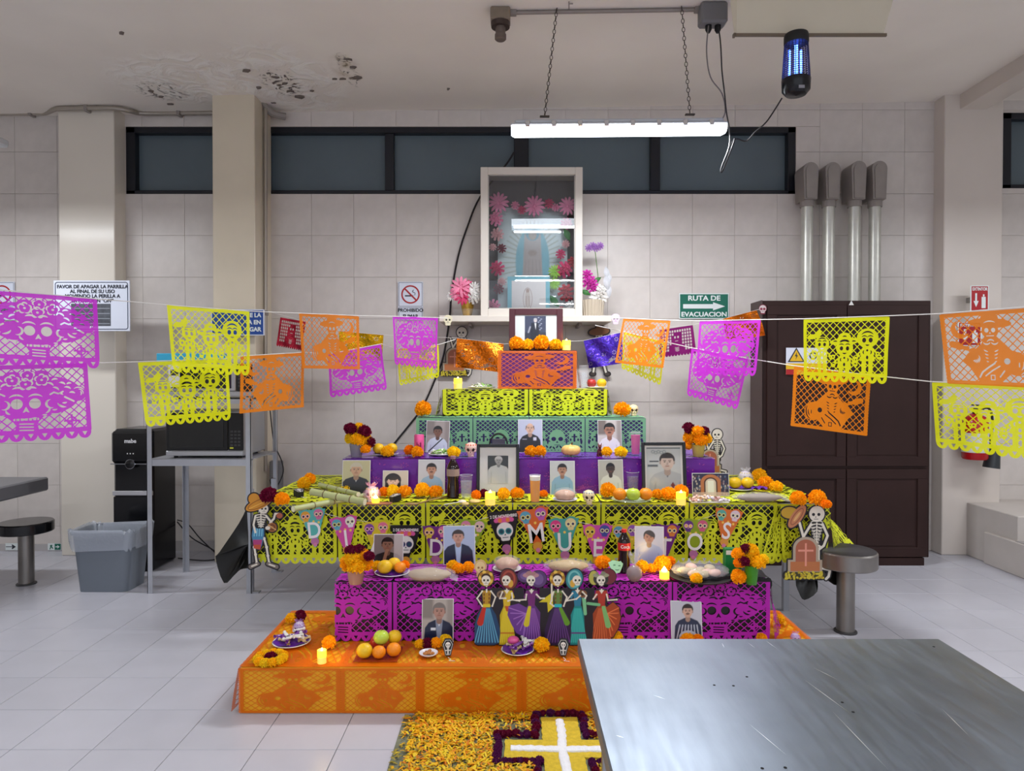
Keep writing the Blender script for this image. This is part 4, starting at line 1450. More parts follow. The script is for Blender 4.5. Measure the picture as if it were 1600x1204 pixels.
def flap(P, Q, n=12):
 A = curve_pts(P, 3)
 B = curve_pts(Q, 3)
 N_ = min(len(A), len(B))
 def f(u, v):
  i = u * (N_ - 1)
  a = A[int(i)].lerp(A[min(int(i) + 1, N_ - 1)], i % 1)
  b = B[int(i)].lerp(B[min(int(i) + 1, N_ - 1)], i % 1)
  p = a.lerp(b, v)
  p.y += 0.02 * math.sin(v * 7 + u * 5)
  return tuple(p)
 return MB().grid(f, N_ - 1, n)
fl1 = MB()
c0 = [W(389, 790, 4.07), W(390, 886, 4.06)]
tip = W(352, 908, 4.16)
rim = [W(388, 790, 4.08), W(376, 815, 4.1), W(345, 861, 4.14), W(339, 871, 4.15), W(352, 909, 4.16), W(368, 897, 4.14), W(378, 888, 4.12), W(391, 886, 4.08)]
rb_ = curve_pts(rim, 3)
cen = W(388, 850, 4.09)
def fan(u, v):
 i = u * (len(rb_) - 1)
 a = rb_[int(i)].lerp(rb_[min(int(i) + 1, len(rb_) - 1)], i % 1)
 p = cen.lerp(a, v)
 p.y += 0.03 * math.sin(u * 16) * v * (1 - v) * 3 - 0.02 * v
 return tuple(p)
MB().grid(fan, 42, 8).build('side_flap', M_sheet, sh)
rim = [W(1250, 860, 4.0), W(1243, 905, 3.98), W(1248, 925, 3.97), W(1257, 937, 3.96), W(1277, 924, 3.97), W(1280, 900, 3.98), W(1312, 915, 4.02), W(1312, 870, 4.04)]
rb2 = curve_pts(rim, 3)
cen2 = W(1270, 870, 4.02)
def fan2(u, v):
 i = u * (len(rb2) - 1)
 a = rb2[int(i)].lerp(rb2[min(int(i) + 1, len(rb2) - 1)], i % 1)
 p = cen2.lerp(a, v)
 p.y += 0.02 * math.sin(u * 14) * v * (1 - v) * 3
 return tuple(p)
MB().grid(fan2, 42, 8).build('side_flap', M_sheet, sh)
# covers: rows of sheets, front and top
PMESH = {}
def panel_mesh(kind, m, w, h, uv=(0, 1, 0, 1), wob=0.0):
 key = (kind, m.name, round(w, 3), round(h, 3), uv, wob)
 if key not in PMESH:
  a = PAT[kind]
  u0, u1, v0, v1 = uv
  def warp(u, v):
   x = (u - u0) / (u1 - u0) * w - w / 2
   z = (v - v0) / (v1 - v0) * h
   y = wob * (np.sin(x * 25 + z * 9) * 0.5 + np.sin(x * 11 - z * 31) * 0.5)
   return x, y, z
  me = a.mesh('paper', m, warp=warp, color=False, uv=uv)
  PMESH[key] = me
 return PMESH[key]
def cover(label, key, kind, m, edges, v0=0.0, top_kind=None, drop=None, topm=None, side=0.0, wob=0.002, group='cut paper covers of the altar steps', top=True, hang=0.0, vtop=1.0):
 x0, x1, y0, y1, z0, z1 = TIER[key]
 t = thing('paper_cover', label, 'paper cover', ((x0 + x1) / 2, y0, z1), group=group)
 cx = (x0 + x1) / 2
 drop = drop or (z1 - z0 - 0.004)
 wob = wob if key != 'pur' else 0.0012
 rr = random.Random(len(label))
 for a, b in zip(edges[:-1], edges[1:]):
  u0_, u1_ = 0.0, 1.0
  full = edges[2] - edges[1] if len(edges) > 2 else b - a
  if b - a < full * 0.92 and len(edges) > 2:
   if a == edges[0]:
    u0_ = 1 - (b - a) / full
   else:
    u1_ = (b - a) / full
  me = panel_mesh(kind, m, b - a, drop, (u0_, u1_, v0, vtop), wob)
  inst('front_sheet', me, t, ((a + b) / 2 - cx, -0.004 - rr.uniform(0, 0.002), -drop + 0.001))
  if top:
   me = panel_mesh(top_kind or kind, m, b - a, y1 - y0, (u0_, u1_, 0.0, 1.0), wob)
   inst('top_sheet', me, t, ((a + b) / 2 - cx, 0.0, 0.0035 + rr.uniform(0, 0.001)), (-PI / 2, 0, 0))
 return t
def xe(pxs, Y):
 return [W(p, 700, Y).x for p in pxs]
E = [TIER['base'][0] - 0.002] + xe([532, 655, 815, 975, 1135], 3.005) + [TIER['base'][1]]
cover('translucent orange cut paper over the lowest step', 'base', 'guitar', P_orac, E, v0=0.0, wob=0.001)
# orange paper hanging down the near end of the base
E = [TIER['mag'][0] - 0.002] + xe([613, 759, 905, 1051, 1202], 3.30) + []
E[-1] = TIER['mag'][1]
cv = cover('magenta catrina cut paper over the step above the orange one', 'mag', 'catrina', P_magc, E, v0=0.0, drop=L1 - L0 + 0.0, vtop=0.94)
SS = thing('paper_cover', 'magenta sheet flaring at the stool side of the magenta step', 'paper cover', (0, 0, 0), group='cut paper covers of the altar steps')
E = [TIER['table'][0] - 0.03] + xe([527, 665, 801, 939, 1077, 1215], 4.05)
cv2 = cover('yellow green cut paper with skeleton children over the altar table', 'table', 'kids', P_yelc, E, drop=0.372, wob=0.004, top=False, vtop=0.97)
# top sheets of the table: two rows
tE = E + [TIER['table'][1]]
for r_ in range(2):
 for a, b in zip(tE[:-1], tE[1:]):
  d = (ay1 - ay0) / 2
  fr = min(1.0, (b - a) / 0.52)
  me = panel_mesh('kids', P_yelc, b - a, d, (0, fr, 0, 1), 0.003)
  inst('top_sheet', me, cv2, ((a + b) / 2 - cv2.location.x, r_ * d, 0.004 + 0.001 * r_), (-PI / 2, 0, 0))
# loose sheets at the far right corner of the table
def quad_sheet(name, kind, m, corners, parent=None, uv=(0, 1, 0, 1), bow=0.0, by=0.0):
 """corners: top-left, top-right, bottom-left, bottom-right as points"""
 tl, tr_, bl, br = [np.array(c) for c in corners]
 u0, u1, v0, v1 = uv
 def warp(u, v):
  U = ((u - u0) / (u1 - u0))[:, None]
  V = ((v - v0) / (v1 - v0))[:, None]
  p = (bl * (1 - U) + br * U) * (1 - V) + (tl * (1 - U) + tr_ * U) * V
  nrm = np.cross(tr_ - tl, bl - tl)
  nrm = nrm / (np.linalg.norm(nrm) + 1e-9)
  k = bow * (np.sin(U * PI * 1.3 + by) * (1 - V) ** 0.8 + 0.35 * np.sin(U * 9 + V * 5 + by))
  p = p + nrm * k
  return p[:, 0], p[:, 1], p[:, 2]
 me = PAT[kind].mesh('paper', m, warp=warp, color=False, uv=uv)
 o = inst(name, me, parent)
 return o
ctr = cv2.location
def loc(p):
 return tuple(Vector(p) - ctr)
quad_sheet('hanging_sheet', 'kids', P_yelc, [loc(W(1213, 787, 4.03)), loc(W(1232, 787, 4.03)), loc(W(1188, 878, 4.0)), loc(W(1232, 880, 4.02))], cv2, uv=(0.0, 0.45, 0, 0.97), bow=0.004)
quad_sheet('hanging_sheet', 'kids', P_yelc, [loc(W(1218, 787, 4.02)), loc(W(1300, 788, 4.04)), loc(W(1222, 876, 3.99)), loc(W(1290, 882, 4.0))], cv2, uv=(0.0, 0.62, 0, 0.97), bow=0.006)
quad_sheet('hanging_sheet', 'kids', P_yelc, [loc(W(1294, 788, 4.05)), loc(W(1262, 772, 4.5)), loc(W(1308, 885, 3.98)), loc(W(1337, 855, 4.15))], cv2, uv=(0.0, 0.9, 0, 0.97), bow=0.01)
quad_sheet('side_sheet', 'catrina', P_magc, [W(1205, 912, 3.31), W(1193, 902, 3.58), W(1211, 1003, 3.29), W(1228, 1000, 3.5)], SS, bow=0.004)
s2 = thing('paper_cover', 'orange sheet hanging at the outer end of the lowest step', 'paper cover', (0, 0, 0), group='cut paper covers of the altar steps')
bx0 = TIER['base'][0]
quad_sheet('side_sheet', 'guitar', P_orac, [(bx0 - 0.004, 3.74, L0), (bx0 - 0.004, 3.0, L0), (bx0 - 0.02, 3.74, 0.01), (bx0 - 0.03, 2.995, 0.012)], s2, bow=0.004)
bx1 = TIER['yel'][0]
s3 = thing('paper_cover', 'yellow sheet folded down the cable side of the narrow upper step', 'paper cover', (0, 0, 0), group='cut paper covers of the altar steps')
quad_sheet('side_sheet', 'kids', P_yelc, [(bx1 - 0.002, 5.12, L5), (bx1 - 0.002, 4.86, L5), (bx1 - 0.05, 5.12, L4 + 0.01), (bx1 - 0.045, 4.855, L4 + 0.006)], s3, bow=0.004, uv=(0, 0.5, 0, 1))
s4 = thing('paper_cover', 'yellow sheet folded down the other side of the narrow upper step', 'paper cover', (0, 0, 0), group='cut paper covers of the altar steps')
bx1 = TIER['yel'][1]
quad_sheet('side_sheet', 'kids', P_yelc, [(bx1 + 0.002, 4.86, L5), (bx1 + 0.002, 5.12, L5), (bx1 + 0.035, 4.855, L4 + 0.006), (bx1 + 0.04, 5.12, L4 + 0.01)], s4, bow=0.004, uv=(0, 0.5, 0, 1))
s5 = thing('paper_cover', 'orange sheet folded down the plate side of the top box', 'paper cover', (0, 0, 0), group='cut paper covers of the altar steps')
bx1 = TIER['top'][1]
quad_sheet('side_sheet', 'guitar', P_orac, [(bx1 + 0.004, 4.915, L6), (bx1 + 0.004, 5.13, L6), (bx1 + 0.035, 4.91, L5 + 0.012), (bx1 + 0.04, 5.12, L5 + 0.014)], s5, bow=0.004, uv=(0, 0.6, 0, 1))
E = [TIER['pur'][0] - 0.002] + xe([650, 745, 845, 945, 1045], 4.34) + [TIER['pur'][1]]
def pat_flowers():
 a = Art(PW, PH, 110)
 a.d = a.rect(0, 0, a.w, a.h)
 rn = random.Random(9)
 for k in range(26):
  x, y = rn.uniform(0.08, 1.28), rn.uniform(0.08, 0.92)
  kind = k % 3
  if kind == 0:
   for q in range(7):
    t = 2 * PI * q / 7
    a.cut(a.ell(x + 0.06 * math.cos(t), y + 0.06 * math.sin(t), 0.025, 0.011, t))
  elif kind == 1:
   for q in range(4):
    a.cut(a.ell(x + q * 0.035, y + q * 0.01, 0.035, 0.010, 1.2))
  else:
   a.cut(a.ell(x, y, 0.03, 0.012, rn.random() * 3))
 return a
PAT['flowers'] = pat_flowers()
tb2 = TIER['pur']
bk = MB().box(tb2[0] + 0.002 - (tb2[0] + tb2[1]) / 2, tb2[1] - 0.002 - (tb2[0] + tb2[1]) / 2, -0.002, -0.0012, 0, tb2[5] - tb2[4] - 0.002)
cvp = cover('violet foil paper punched with small flowers on the box above the table', 'pur', 'flowers', P_purc, E, wob=0.003)
bk.build('pink_lining', mat('pink_violet_lining', (168, 60, 170), rough=0.4), cvp, (0, 0, -(tb2[5] - tb2[4]) + 0.001), smooth=False)
E = xe([649, 739, 827, 914, 1002], 4.70)
E[0], E[-1] = TIER['grn'][0] - 0.002, TIER['grn'][1]
cover('mint green cut paper with skulls and tombstones', 'grn', 'skulls', P_grnc, E, wob=0.0015)
E = xe([690, 826, 954], 4.86)
E[0], E[-1] = TIER['yel'][0], TIER['yel'][1]
cy_ = cover('two yellow cut papers with skeleton children on the narrow upper step', 'yel', 'kids', P_yelc, E, wob=0.002, vtop=0.8)
cover('single orange cut paper with a guitar playing skeleton over the top box', 'top', 'guitar', P_orac, [TIER['top'][0] - 0.01, TIER['top'][1] + 0.005], wob=0.003)
# ------------------------------------------------------------------ strings of cut paper flags
def interp(tab, x):
 for (a, ya), (b, yb_) in zip(tab[:-1], tab[1:]):
  if x <= b:
   return ya + (yb_ - ya) * (x - a) / (b - a)
 a, b = tab[-2], tab[-1]
 return b[1] + (b[1] - a[1]) * (x - b[0]) / (b[0] - a[0])
ZL = [(-80, 3.08), (0, 3.26), (155, 3.6), (259, 3.82), (391, 4.19), (467, 4.5), (560, 4.68), (613, 4.9), (720, 5.25)]
ZR = [(880, 5.3), (960, 5.15), (1048, 4.95), (1093, 4.75), (1190, 4.4), (1255, 3.98), (1391, 3.62), (1467, 3.45), (1600, 3.2), (1680, 3.05)]
M_str = mat('white_cord', (228, 226, 222), rough=0.7)
M_gold = mat('gold_foil', (214, 168, 24), rough=0.2, metal=0.9, bump=0.9, bscale=38)
M_ofoil = mat('copper_orange_foil', (204, 108, 22), rough=0.22, metal=0.85, bump=0.9, bscale=38)
M_rfoil = mat('red_foil', (150, 22, 44), rough=0.28, metal=0.7, bump=0.8, bscale=30)
M_bfoil = mat('blue_violet_foil', (74, 46, 176), rough=0.25, metal=0.7, bump=0.9, bscale=30)
M_pfoil = mat('plum_foil', (128, 22, 104), rough=0.35, metal=0.5, bump=0.3, bscale=30)
def string(label, pts, zt, off=0.0, r=0.0028, yf=None):
 P_ = []
 for (px, py) in pts:
  P_.append(W(px, py, (interp(zt, px) + off) if yf is None else yf))
 o = MB().tube(P_, r, 6).build('cord', M_str)
 return tag(o, label, 'cord', 'cords of the paper flags')
UL = [(-80, 444), (-38, 449), (152, 467), (204, 471), (259, 476), (391, 486), (467, 489), (561, 493), (613, 494), (684, 496), (700, 497)]
LL = [(-80, 565), (137, 567), (214, 565), (357, 560), (376, 556), (475, 550), (512, 553), (596, 537), (620, 545), (686, 538), (712, 530)]
UR = [(958, 497), (974, 497), (1048, 500), (1092, 501), (1190, 499), (1255, 498), (1391, 493), (1467, 490), (1640, 476), (1680, 474)]
LR = [(930, 508), (975, 518), (1040, 534), (1080, 543), (1170, 560), (1240, 571), (1361, 586), (1455, 596), (1640, 603), (1680, 605)]
string('upper white cord of the flags, from the wall shelf out past the evacuation strip side', UL, ZL)
string('lower white cord of the flags on the side of the microwave rack', LL, ZL, 0.12)
string('upper white cord of the flags passing in front of the brown cabinet', UR, ZR)
string('lower white cord of the flags sloping across the brown cabinet doors', LR, ZR, 0.12)
def flag(label, kind, m, c, zt, off=0.0, mirror=False, yf=None, bow=0.008, by=0.0, group='cut paper flags on the cords', tiltb=0.0):
 zz = [((interp(zt, p[0]) + off) if yf is None else yf) for p in c]
 pts = [W(p[0], p[1], z) for p, z in zip(c, zz)]
 # lower corners keep the depth of the upper ones plus a little swing
 pts[2] = W(c[2][0], c[2][1], zz[0] + tiltb)
 pts[3] = W(c[3][0], c[3][1], zz[1] + tiltb)
 if mirror:
  pts = [pts[1], pts[0], pts[3], pts[2]]
 o = quad_sheet('paper_flag', kind, m, pts, None, bow=bow if not mirror else -bow, by=by)
 return tag(o, label, 'paper flag', group)
flag('largest magenta catrina flag, on the upper cord before the instruction sign', 'catrina', P_mag, [(-38, 450), (153, 466), (-32, 570), (156, 577)], ZL, by=0.5)
flag('yellow flag with skeleton children, upper cord, before the blue sign', 'kids', P_yel, [(259, 475), (391, 485), (270, 582), (390, 588)], ZL)
flag('orange guitarist flag on the upper cord overlapping the red and gold foil flags', 'guitar', P_ora, [(467, 488), (561, 493), (473, 575), (562, 577)], ZL, by=1.5)
flag('small magenta flag just below the no smoking sign', 'catrina', P_mag, [(613, 493), (685, 495), (617, 570), (682, 577)], ZL, by=2)
flag('magenta catrina flag on the lower cord, directly under the largest one', 'catrina', P_mag, [(-60, 571), (138, 566), (-60, 697), (144, 684)], ZL, 0.12, by=1)
flag('yellow flag hanging in front of the microwave ovens, lower cord', 'kids', P_yel, [(214, 565), (357, 560), (228, 668), (361, 657)], ZL, 0.12, by=0.8)
flag('orange flag on the lower cord beside the stained pillar', 'guitar', P_ora, [(376, 556), (475, 550), (373, 646), (475, 636)], ZL, 0.12, mirror=True)
flag('tilted magenta flag on the lower cord below the gold foil flag', 'catrina', P_mag, [(512, 553), (596, 537), (515, 622), (606, 609)], ZL, 0.12, by=2.5)
flag('small yellow flag peeping out below the magenta one near the no smoking sign', 'kids', P_yel, [(620, 545), (686, 538), (624, 603), (686, 590)], ZL, 0.12)
flag('orange guitarist flag on the upper cord nearest the shrine shelf', 'guitar', P_ora, [(974, 497), (1048, 500), (960, 566), (1037, 575)], ZR, by=1)
flag('magenta flag on the upper cord below the green evacuation sign', 'catrina', P_mag, [(1092, 501), (1190, 499), (1088, 588), (1181, 588)], ZR, mirror=True)
flag('yellow flag with skeleton children in front of the cabinet warning label', 'kids', P_yel, [(1255, 498), (1391, 493), (1254, 596), (1388, 601)], ZR, by=0.4)
flag('biggest orange guitarist flag, before the extinguisher signs', 'guitar', P_ora, [(1467, 490), (1640, 477), (1481, 599), (1640, 607)], ZR, mirror=True, by=0.4)
flag('yellow flag hanging behind the orange one near the shrine shelf', 'kids', P_yel, [(975, 518), (1040, 534), (970, 576), (1033, 603)], ZR, 0.12)
flag('magenta flag on the lower cord overlapped by the one under the evacuation sign', 'catrina', P_mag, [(1080, 543), (1170, 560), (1071, 618), (1154, 641)], ZR, 0.12, by=1.2)
flag('orange guitarist flag hanging on the cabinet doors, lower cord', 'guitar', P_ora, [(1241, 571), (1361, 586), (1235, 665), (1356, 681)], ZR, 0.12)
flag('largest yellow flag, lower cord, in front of the fire extinguisher', 'kids', P_yel, [(1455, 596), (1640, 603), (1461, 700), (1640, 724)], ZR, 0.12, by=0.7)
FG = 'metallic foil flags near the wall'
flag('dark red foil flag near the stained pillar', 'foil', M_rfoil, [(438, 495), (478, 502), (431, 541), (472, 549)], None, yf=5.45, group=FG)
flag('gold foil flag behind the orange paper flag', 'flowers', M_gold, [(530, 517), (599, 523), (530, 560), (598, 563)], None, yf=5.45, bow=0.02, group=FG)
flag('copper orange foil flag below the shrine shelf', 'flowers', M_ofoil, [(714, 528), (787, 537), (711, 573), (787, 582)], None, yf=5.35, bow=0.03, by=1, group=FG)
flag('blue violet foil flag below the shrine shelf', 'flowers', M_bfoil, [(912, 532), (972, 519), (921, 575), (974, 567)], None, yf=5.4, bow=0.03, by=2, group=FG)
flag('plum paper flag with square holes under the evacuation sign', 'foil', M_pfoil, [(1030, 515), (1083, 507), (1030, 560), (1088, 553)], None, yf=5.4, bow=0.01, group=FG)
flag('copper foil flag slanting between evacuation sign and cabinet', 'flowers', M_ofoil, [(1129, 498), (1183, 484), (1136, 533), (1194, 524)], None, yf=5.3, bow=0.03, group=FG)
string('fine cord of the foil flags close to the tiled wall', [(425, 488), (478, 502), (530, 517), (599, 523), (714, 528), (787, 537), (912, 532), (972, 519), (1083, 507), (1129, 498), (1183, 484), (1196, 480)], None, r=0.0016, yf=5.42)
# ------------------------------------------------------------------ printed cut-outs
M_print = mat('printed_card', (255, 255, 255), rough=0.42, vcol=True)
M_photo = mat('photo_paper', (255, 255, 255), rough=0.22, vcol=True, spec=0.5)
BONE = (224, 218, 204)
INK = (26, 22, 26)
def card(name, a, m, parent, loc_=(0, 0, 0), sx=1.0, rot=(0, 0, 0), thick=0.003, ox=0.0):
 me = a.mesh(name, m, sx=sx, ox=ox)
 o = inst(name, me, parent, loc_, rot)
 if thick:
  md = o.modifiers.new('thick', 'SOLIDIFY')
  md.thickness = thick
  md.offset = -1
 return o
def skull(a, x, y, r, face=BONE, eye=INK, deco=None, tooth=True, turn=0.0):
 a.paint(a.ell(x, y + r * 0.12, r * 0.88, r * 0.86), face)
 a.paint(a.rect(x - r * 0.48 + turn * r * .2, y - r * 1.0, x + r * 0.48 + turn * r * .2, y - r * 0.2, r * 0.2), face)
 for s in (-1, 1):
  if deco:
   a.paint(a.ell(x + s * r * 0.38 + turn * r * .2, y + r * 0.02, r * 0.34), deco)
  a.paint(a.ell(x + s * r * 0.38 + turn * r * .2, y + r * 0.02, r * 0.22), eye)
 a.paint(a.poly([(x + turn * r * .3, y - r * 0.2), (x - r * 0.1 + turn * r * .3, y - r * 0.42), (x + r * 0.1 + turn * r * .3, y - r * 0.42)]), eye)
 if tooth:
  a.paint(a.rect(x - r * 0.32 + turn * r * .2, y - r * 0.68, x + r * 0.32 + turn * r * .2, y - r * 0.60), eye)
def bones(a, pts, r=1.3, c=BONE):
 a.paint(a.path(pts, r), c)
 for p in pts:
  a.paint(a.ell(p[0], p[1], r * 1.35), c)
def ribs(a, x, y0, y1, w, c=BONE, n=5):
 a.paint(a.seg(x, y0, x, y1, 0.9), c)
 for k in range(n):
  yy = y1 - (y1 - y0) * (k + 0.3) / n
  ww = w * (1 - 0.12 * k)
  for s in (-1, 1):
   a.paint(a.arc(x + s * ww * 0.5, yy - ww * 0.1, ww * 0.52, 20 if s > 0 else 60, 120 if s > 0 else 160, 0.75), c)
   a.paint(a.seg(x, yy, x + s * ww, yy - 1.3, 0.7), c)
# the six dancing skeleton women, one printed card
a = Art(232, 122, 2.0)
INKB = (30, 24, 34)
a.c[:] = lin(INKB)
XX = [19, 51, 90, 132, 163, 201]
HAT = ['flowers', 'brown', 'wide', 'flowers', 'teal', 'plume']
SK = [((26, 66, 104), (96, 170, 204)), ((190, 168, 20), (226, 206, 50)), ((92, 44, 122), (150, 96, 180)), ((44, 22, 66), (104, 66, 136)), ((14, 130, 130), (60, 190, 180)), ((150, 62, 26), (206, 104, 60))]
TOP = [(176, 136, 36), (208, 176, 40), (112, 40, 112), (96, 126, 60), (40, 120, 150), (168, 54, 40)]
solid = None
def U(d):
 global solid
 solid = d if solid is None else np.minimum(solid, d)
for i, x in enumerate(XX):
 dk_, lt_ = SK[i]
 narrow = i in (1, 4)
 wb_ = 21 if not narrow else 15
 hem = 2
 if i in (0, 3):
  shape = a.poly([(x - 5, 64), (x + 5, 64), (x + 15, 48), (x + wb_, 26), (x + wb_ + 1, 6), (x + 12, hem), (x - 14, hem), (x - wb_ - 1, 6), (x - wb_, 26), (x - 14, 48)])
 elif narrow:
  shape = a.poly([(x - 5, 62), (x + 6, 62), (x + 10, 48), (x + 11, 24), (x + 16, hem), (x - 12, hem), (x - 10, 20), (x - 11, 48)])
 else:
  shape = a.poly([(x - 5, 64), (x + 5, 64), (x + 14, 52), (x + 13, 26), (x + 16, hem), (x - 16, hem), (x - 13, 26), (x - 14, 50)])
 U(shape - 1.6)
 a.paint(shape, dk_)
 for k in range(-4, 5):
  dd = a.seg(x + k * 1.2, 58, x + k * (wb_ / 4.6), 6, 0.35, 0.95)
  a.paint(np.maximum(dd, shape), lt_, soft=2.5)
 if narrow:
  a.paint(np.maximum(np.abs(a.Y - 20) - 1.2, shape), (90, 60, 120) if i == 4 else (190, 120, 30))
 if i == 2:
  fan = a.poly([(x - 5, 58), (x - 20, 66), (x - 36, 62), (x - 38, 48), (x - 32, 34), (x - 24, 20), (x - 12, 14)])
  U(fan - 1.2)
  a.paint(fan, (104, 56, 140))
  for k in range(6):
   a.paint(np.maximum(a.seg(x - 8, 50, x - 38 + k * 5, 60 - k * 9, 0.7), fan), (160, 110, 190), soft=2)
 if i == 5:
  fan = a.poly([(x + 5, 58), (x + 18, 68), (x + 27, 60), (x + 30, 44), (x + 26, 28), (x + 18, 14), (x + 8, 12)])
  U(fan - 1.2)
  a.paint(fan, (158, 66, 30))
  for k in range(6):
   a.paint(np.maximum(a.seg(x + 8, 50, x + 29 - k * 3, 60 - k * 9, 0.7), fan), (222, 120, 70), soft=2)
 # sashes
 sash = {0: ((x - 4, 58, x - 10, 36, 3, 5), (184, 44, 30)), 3: ((x + 4, 58, x + 14, 36, 2.5, 4.5), (96, 150, 40)), 2: ((x - 3, 60, x - 8, 34, 2.5, 4.5), (206, 190, 40)),
   4: ((x + 10, 74, x + 12, 50, 3, 2.5), (120, 190, 140)), 5: ((x + 3, 60, x + 10, 32, 3, 4.5), (120, 180, 110)), 1: ((x, 62, x + 1, 56, 3, 2.5), (180, 80, 40))}
 g, cc = sash[i]
 d_ = a.seg(*g[:4], g[4], g[5])
 U(d_ - 0.8)
 a.paint(d_, cc)
 # torso
 t_ = a.poly([(x - 7, 86), (x + 7, 86), (x + 5, 62), (x - 5, 62)])
 U(t_ - 2.5)
 a.paint(t_, TOP[i])
 if i in (0, 3):
  for q in range(3):
   a.paint(a.rect(x - 5, 66 + q * 6, x - 3, 70 + q * 6), (110, 60, 20))
   a.paint(a.rect(x + 3, 66 + q * 6, x + 5, 70 + q * 6), (110, 60, 20))
  a.paint(a.rect(x - 6, 60, x + 6, 65, 1), (210, 190, 40) if i == 0 else (40, 180, 190))
 else:
  a.paint(a.poly([(x - 4, 87), (x + 4, 87), (x, 81)]), BONE)
  for s in (-1, 1):
   a.paint(a.seg(x + s * 7, 84, x + s * 10, 76, 2.2), TOP[i])
 a.paint(a.seg(x, 84, x, 94, 1.2), BONE)
 # arms
 if i in (0, 3):
  arms = [[(x - 7, 85), (x - 15, 74), (x - 7, 62)], [(x + 7, 85), (x + 14, 76), (x + 9, 62)]]
  if i == 3:
   arms[0] = [(x - 7, 84), (x - 12, 66), (x - 7, 62)]
   a.paint(a.seg(x - 10, 70, x - 10, 96, 1.2), BONE)
   U(a.seg(x - 10, 66, x - 10, 96, 3))
 elif i == 1:
  arms = [[(x - 7, 84), (x - 11, 74), (x - 2, 74)], [(x + 8, 82), (x + 9, 72), (x + 2, 70)], [(x + 8, 72), (x + 20, 70)]]
  a.paint(a.ell(x - 9, 80, 7, 6), (120, 96, 80))
  a.paint(a.ell(x - 9, 80, 4, 3), (70, 50, 40))
 elif i == 4:
  arms = [[(x - 8, 82), (x - 18, 70), (x - 2, 73), (x + 4, 78)], [(x + 8, 84), (x + 14, 78), (x + 12, 74)]]
  a.paint(a.ell(x + 8, 81, 7, 6), (120, 80, 50))
  a.paint(a.ell(x + 8, 81, 3, 3), (60, 40, 30))
 elif i == 2:
  arms = [[(x - 8, 80), (x - 9, 72), (x - 24, 71)], [(x + 8, 80), (x + 14, 74), (x + 20, 74)]]
  d_ = a.poly([(x + 12, 68), (x + 34, 84), (x + 34, 60), (x + 26, 52), (x + 25, 68)])
  U(d_ - 0.5)
  a.paint(d_, (206, 190, 40))
 else:
  arms = [[(x - 8, 80), (x - 13, 73)], [(x + 8, 80), (x + 10, 71), (x + 24, 72)]]
  d_ = a.seg(x - 22, 66, x - 4, 64, 2.2)
  U(d_ - 1)
  a.paint(d_, (110, 180, 130))
 for p_ in arms:
  U(a.path(p_, 2.6))
  bones(a, p_, 1.05)
 # heads
 hd = HAT[i]
 y = 102
 hx_ = x - 1
 if hd == 'flowers':
  d_ = a.ell(hx_, y + 3, 12, 12)
  U(d_ - 1.5)
  a.paint(d_, (190, 148, 46))
  for q in range(10):
   t = 2 * PI * q / 10
   a.paint(a.ell(hx_ + 9.5 * math.cos(t), y + 4 + 9.5 * math.sin(t), 2.6), (222, 184, 80) if q % 2 else (160, 110, 30))
  a.paint(a.ell(hx_, y + 5, 7.5, 6), (60, 34, 20))
 elif hd in ('brown', 'teal'):
  c1, c2 = ((110, 42, 36), (160, 70, 56)) if hd == 'brown' else ((50, 130, 140), (110, 180, 180))
  d_ = a.ell(hx_ + (4 if hd == 'brown' else -4), y + 2, 13, 16, 0.3 if hd == 'brown' else -0.3)
  U(d_ - 1.5)
  a.paint(d_, c1)
  a.paint(np.abs(a.ell(hx_ + (4 if hd == 'brown' else -4), y + 2, 9, 12)) - 1.5, c2)
  a.paint(a.ell(hx_ + (7 if hd == 'brown' else -7), y - 5, 4, 6), (206, 160, 60))
 elif hd == 'wide':
  d_ = np.minimum(a.ell(hx_ - 9, y + 7, 12, 10), a.ell(hx_ + 12, y + 2, 13, 13))
  U(d_ - 1)
  a.paint(d_, (84, 54, 108))
  a.paint(np.minimum(a.ell(hx_ - 9, y + 7, 8, 6), a.ell(hx_ + 12, y + 2, 8, 9)), (110, 84, 140))
  a.paint(a.ell(hx_, y + 8, 13, 4.5), (176, 130, 140))
  a.paint(a.ell(hx_, y + 11, 8, 4), (160, 120, 120))
 else:
  d_ = np.minimum(a.ell(hx_ - 11, y + 4, 8, 11), a.ell(hx_ + 12, y + 6, 12, 12))
  U(d_ - 1)
  a.paint(a.ell(hx_ - 11, y + 4, 8, 11), (176, 170, 80))
  a.paint(a.ell(hx_ + 12, y + 6, 12, 12), (110, 40, 50))
  a.paint(a.ell(hx_, y + 2, 12, 10), (50, 48, 44))
  a.paint(a.ell(hx_, y + 8, 13, 4), (150, 150, 120))
  a.paint(a.ell(hx_, y + 11, 8, 3.5), (130, 130, 110))
 skull(a, hx_, y, 7.8, turn=(0, -0.5, 0.3, 0, 0.6, 0.4)[i])
 U(a.ell(hx_, y, 9))
# black ground between the neighbours
U(a.rect(12, 34, 210, 80))
for xg in (35, 70, 111, 147, 182):
 U(a.rect(xg - 8, 4, xg + 8, 90))
a.d = solid
YD = 3.27
c0_ = W(742, 1007, YD)
k = YD / F
dn = thing('dancer_cutout', 'printed card of six dancing skeleton women in long coloured dresses, leaning on the magenta step', 'cut-out', (c0_.x, 3.235, L0))
card('printed_card', a, M_print, dn, (0, 0, 0.005), sx=k * 0.985, rot=(-0.06, 0, 0))
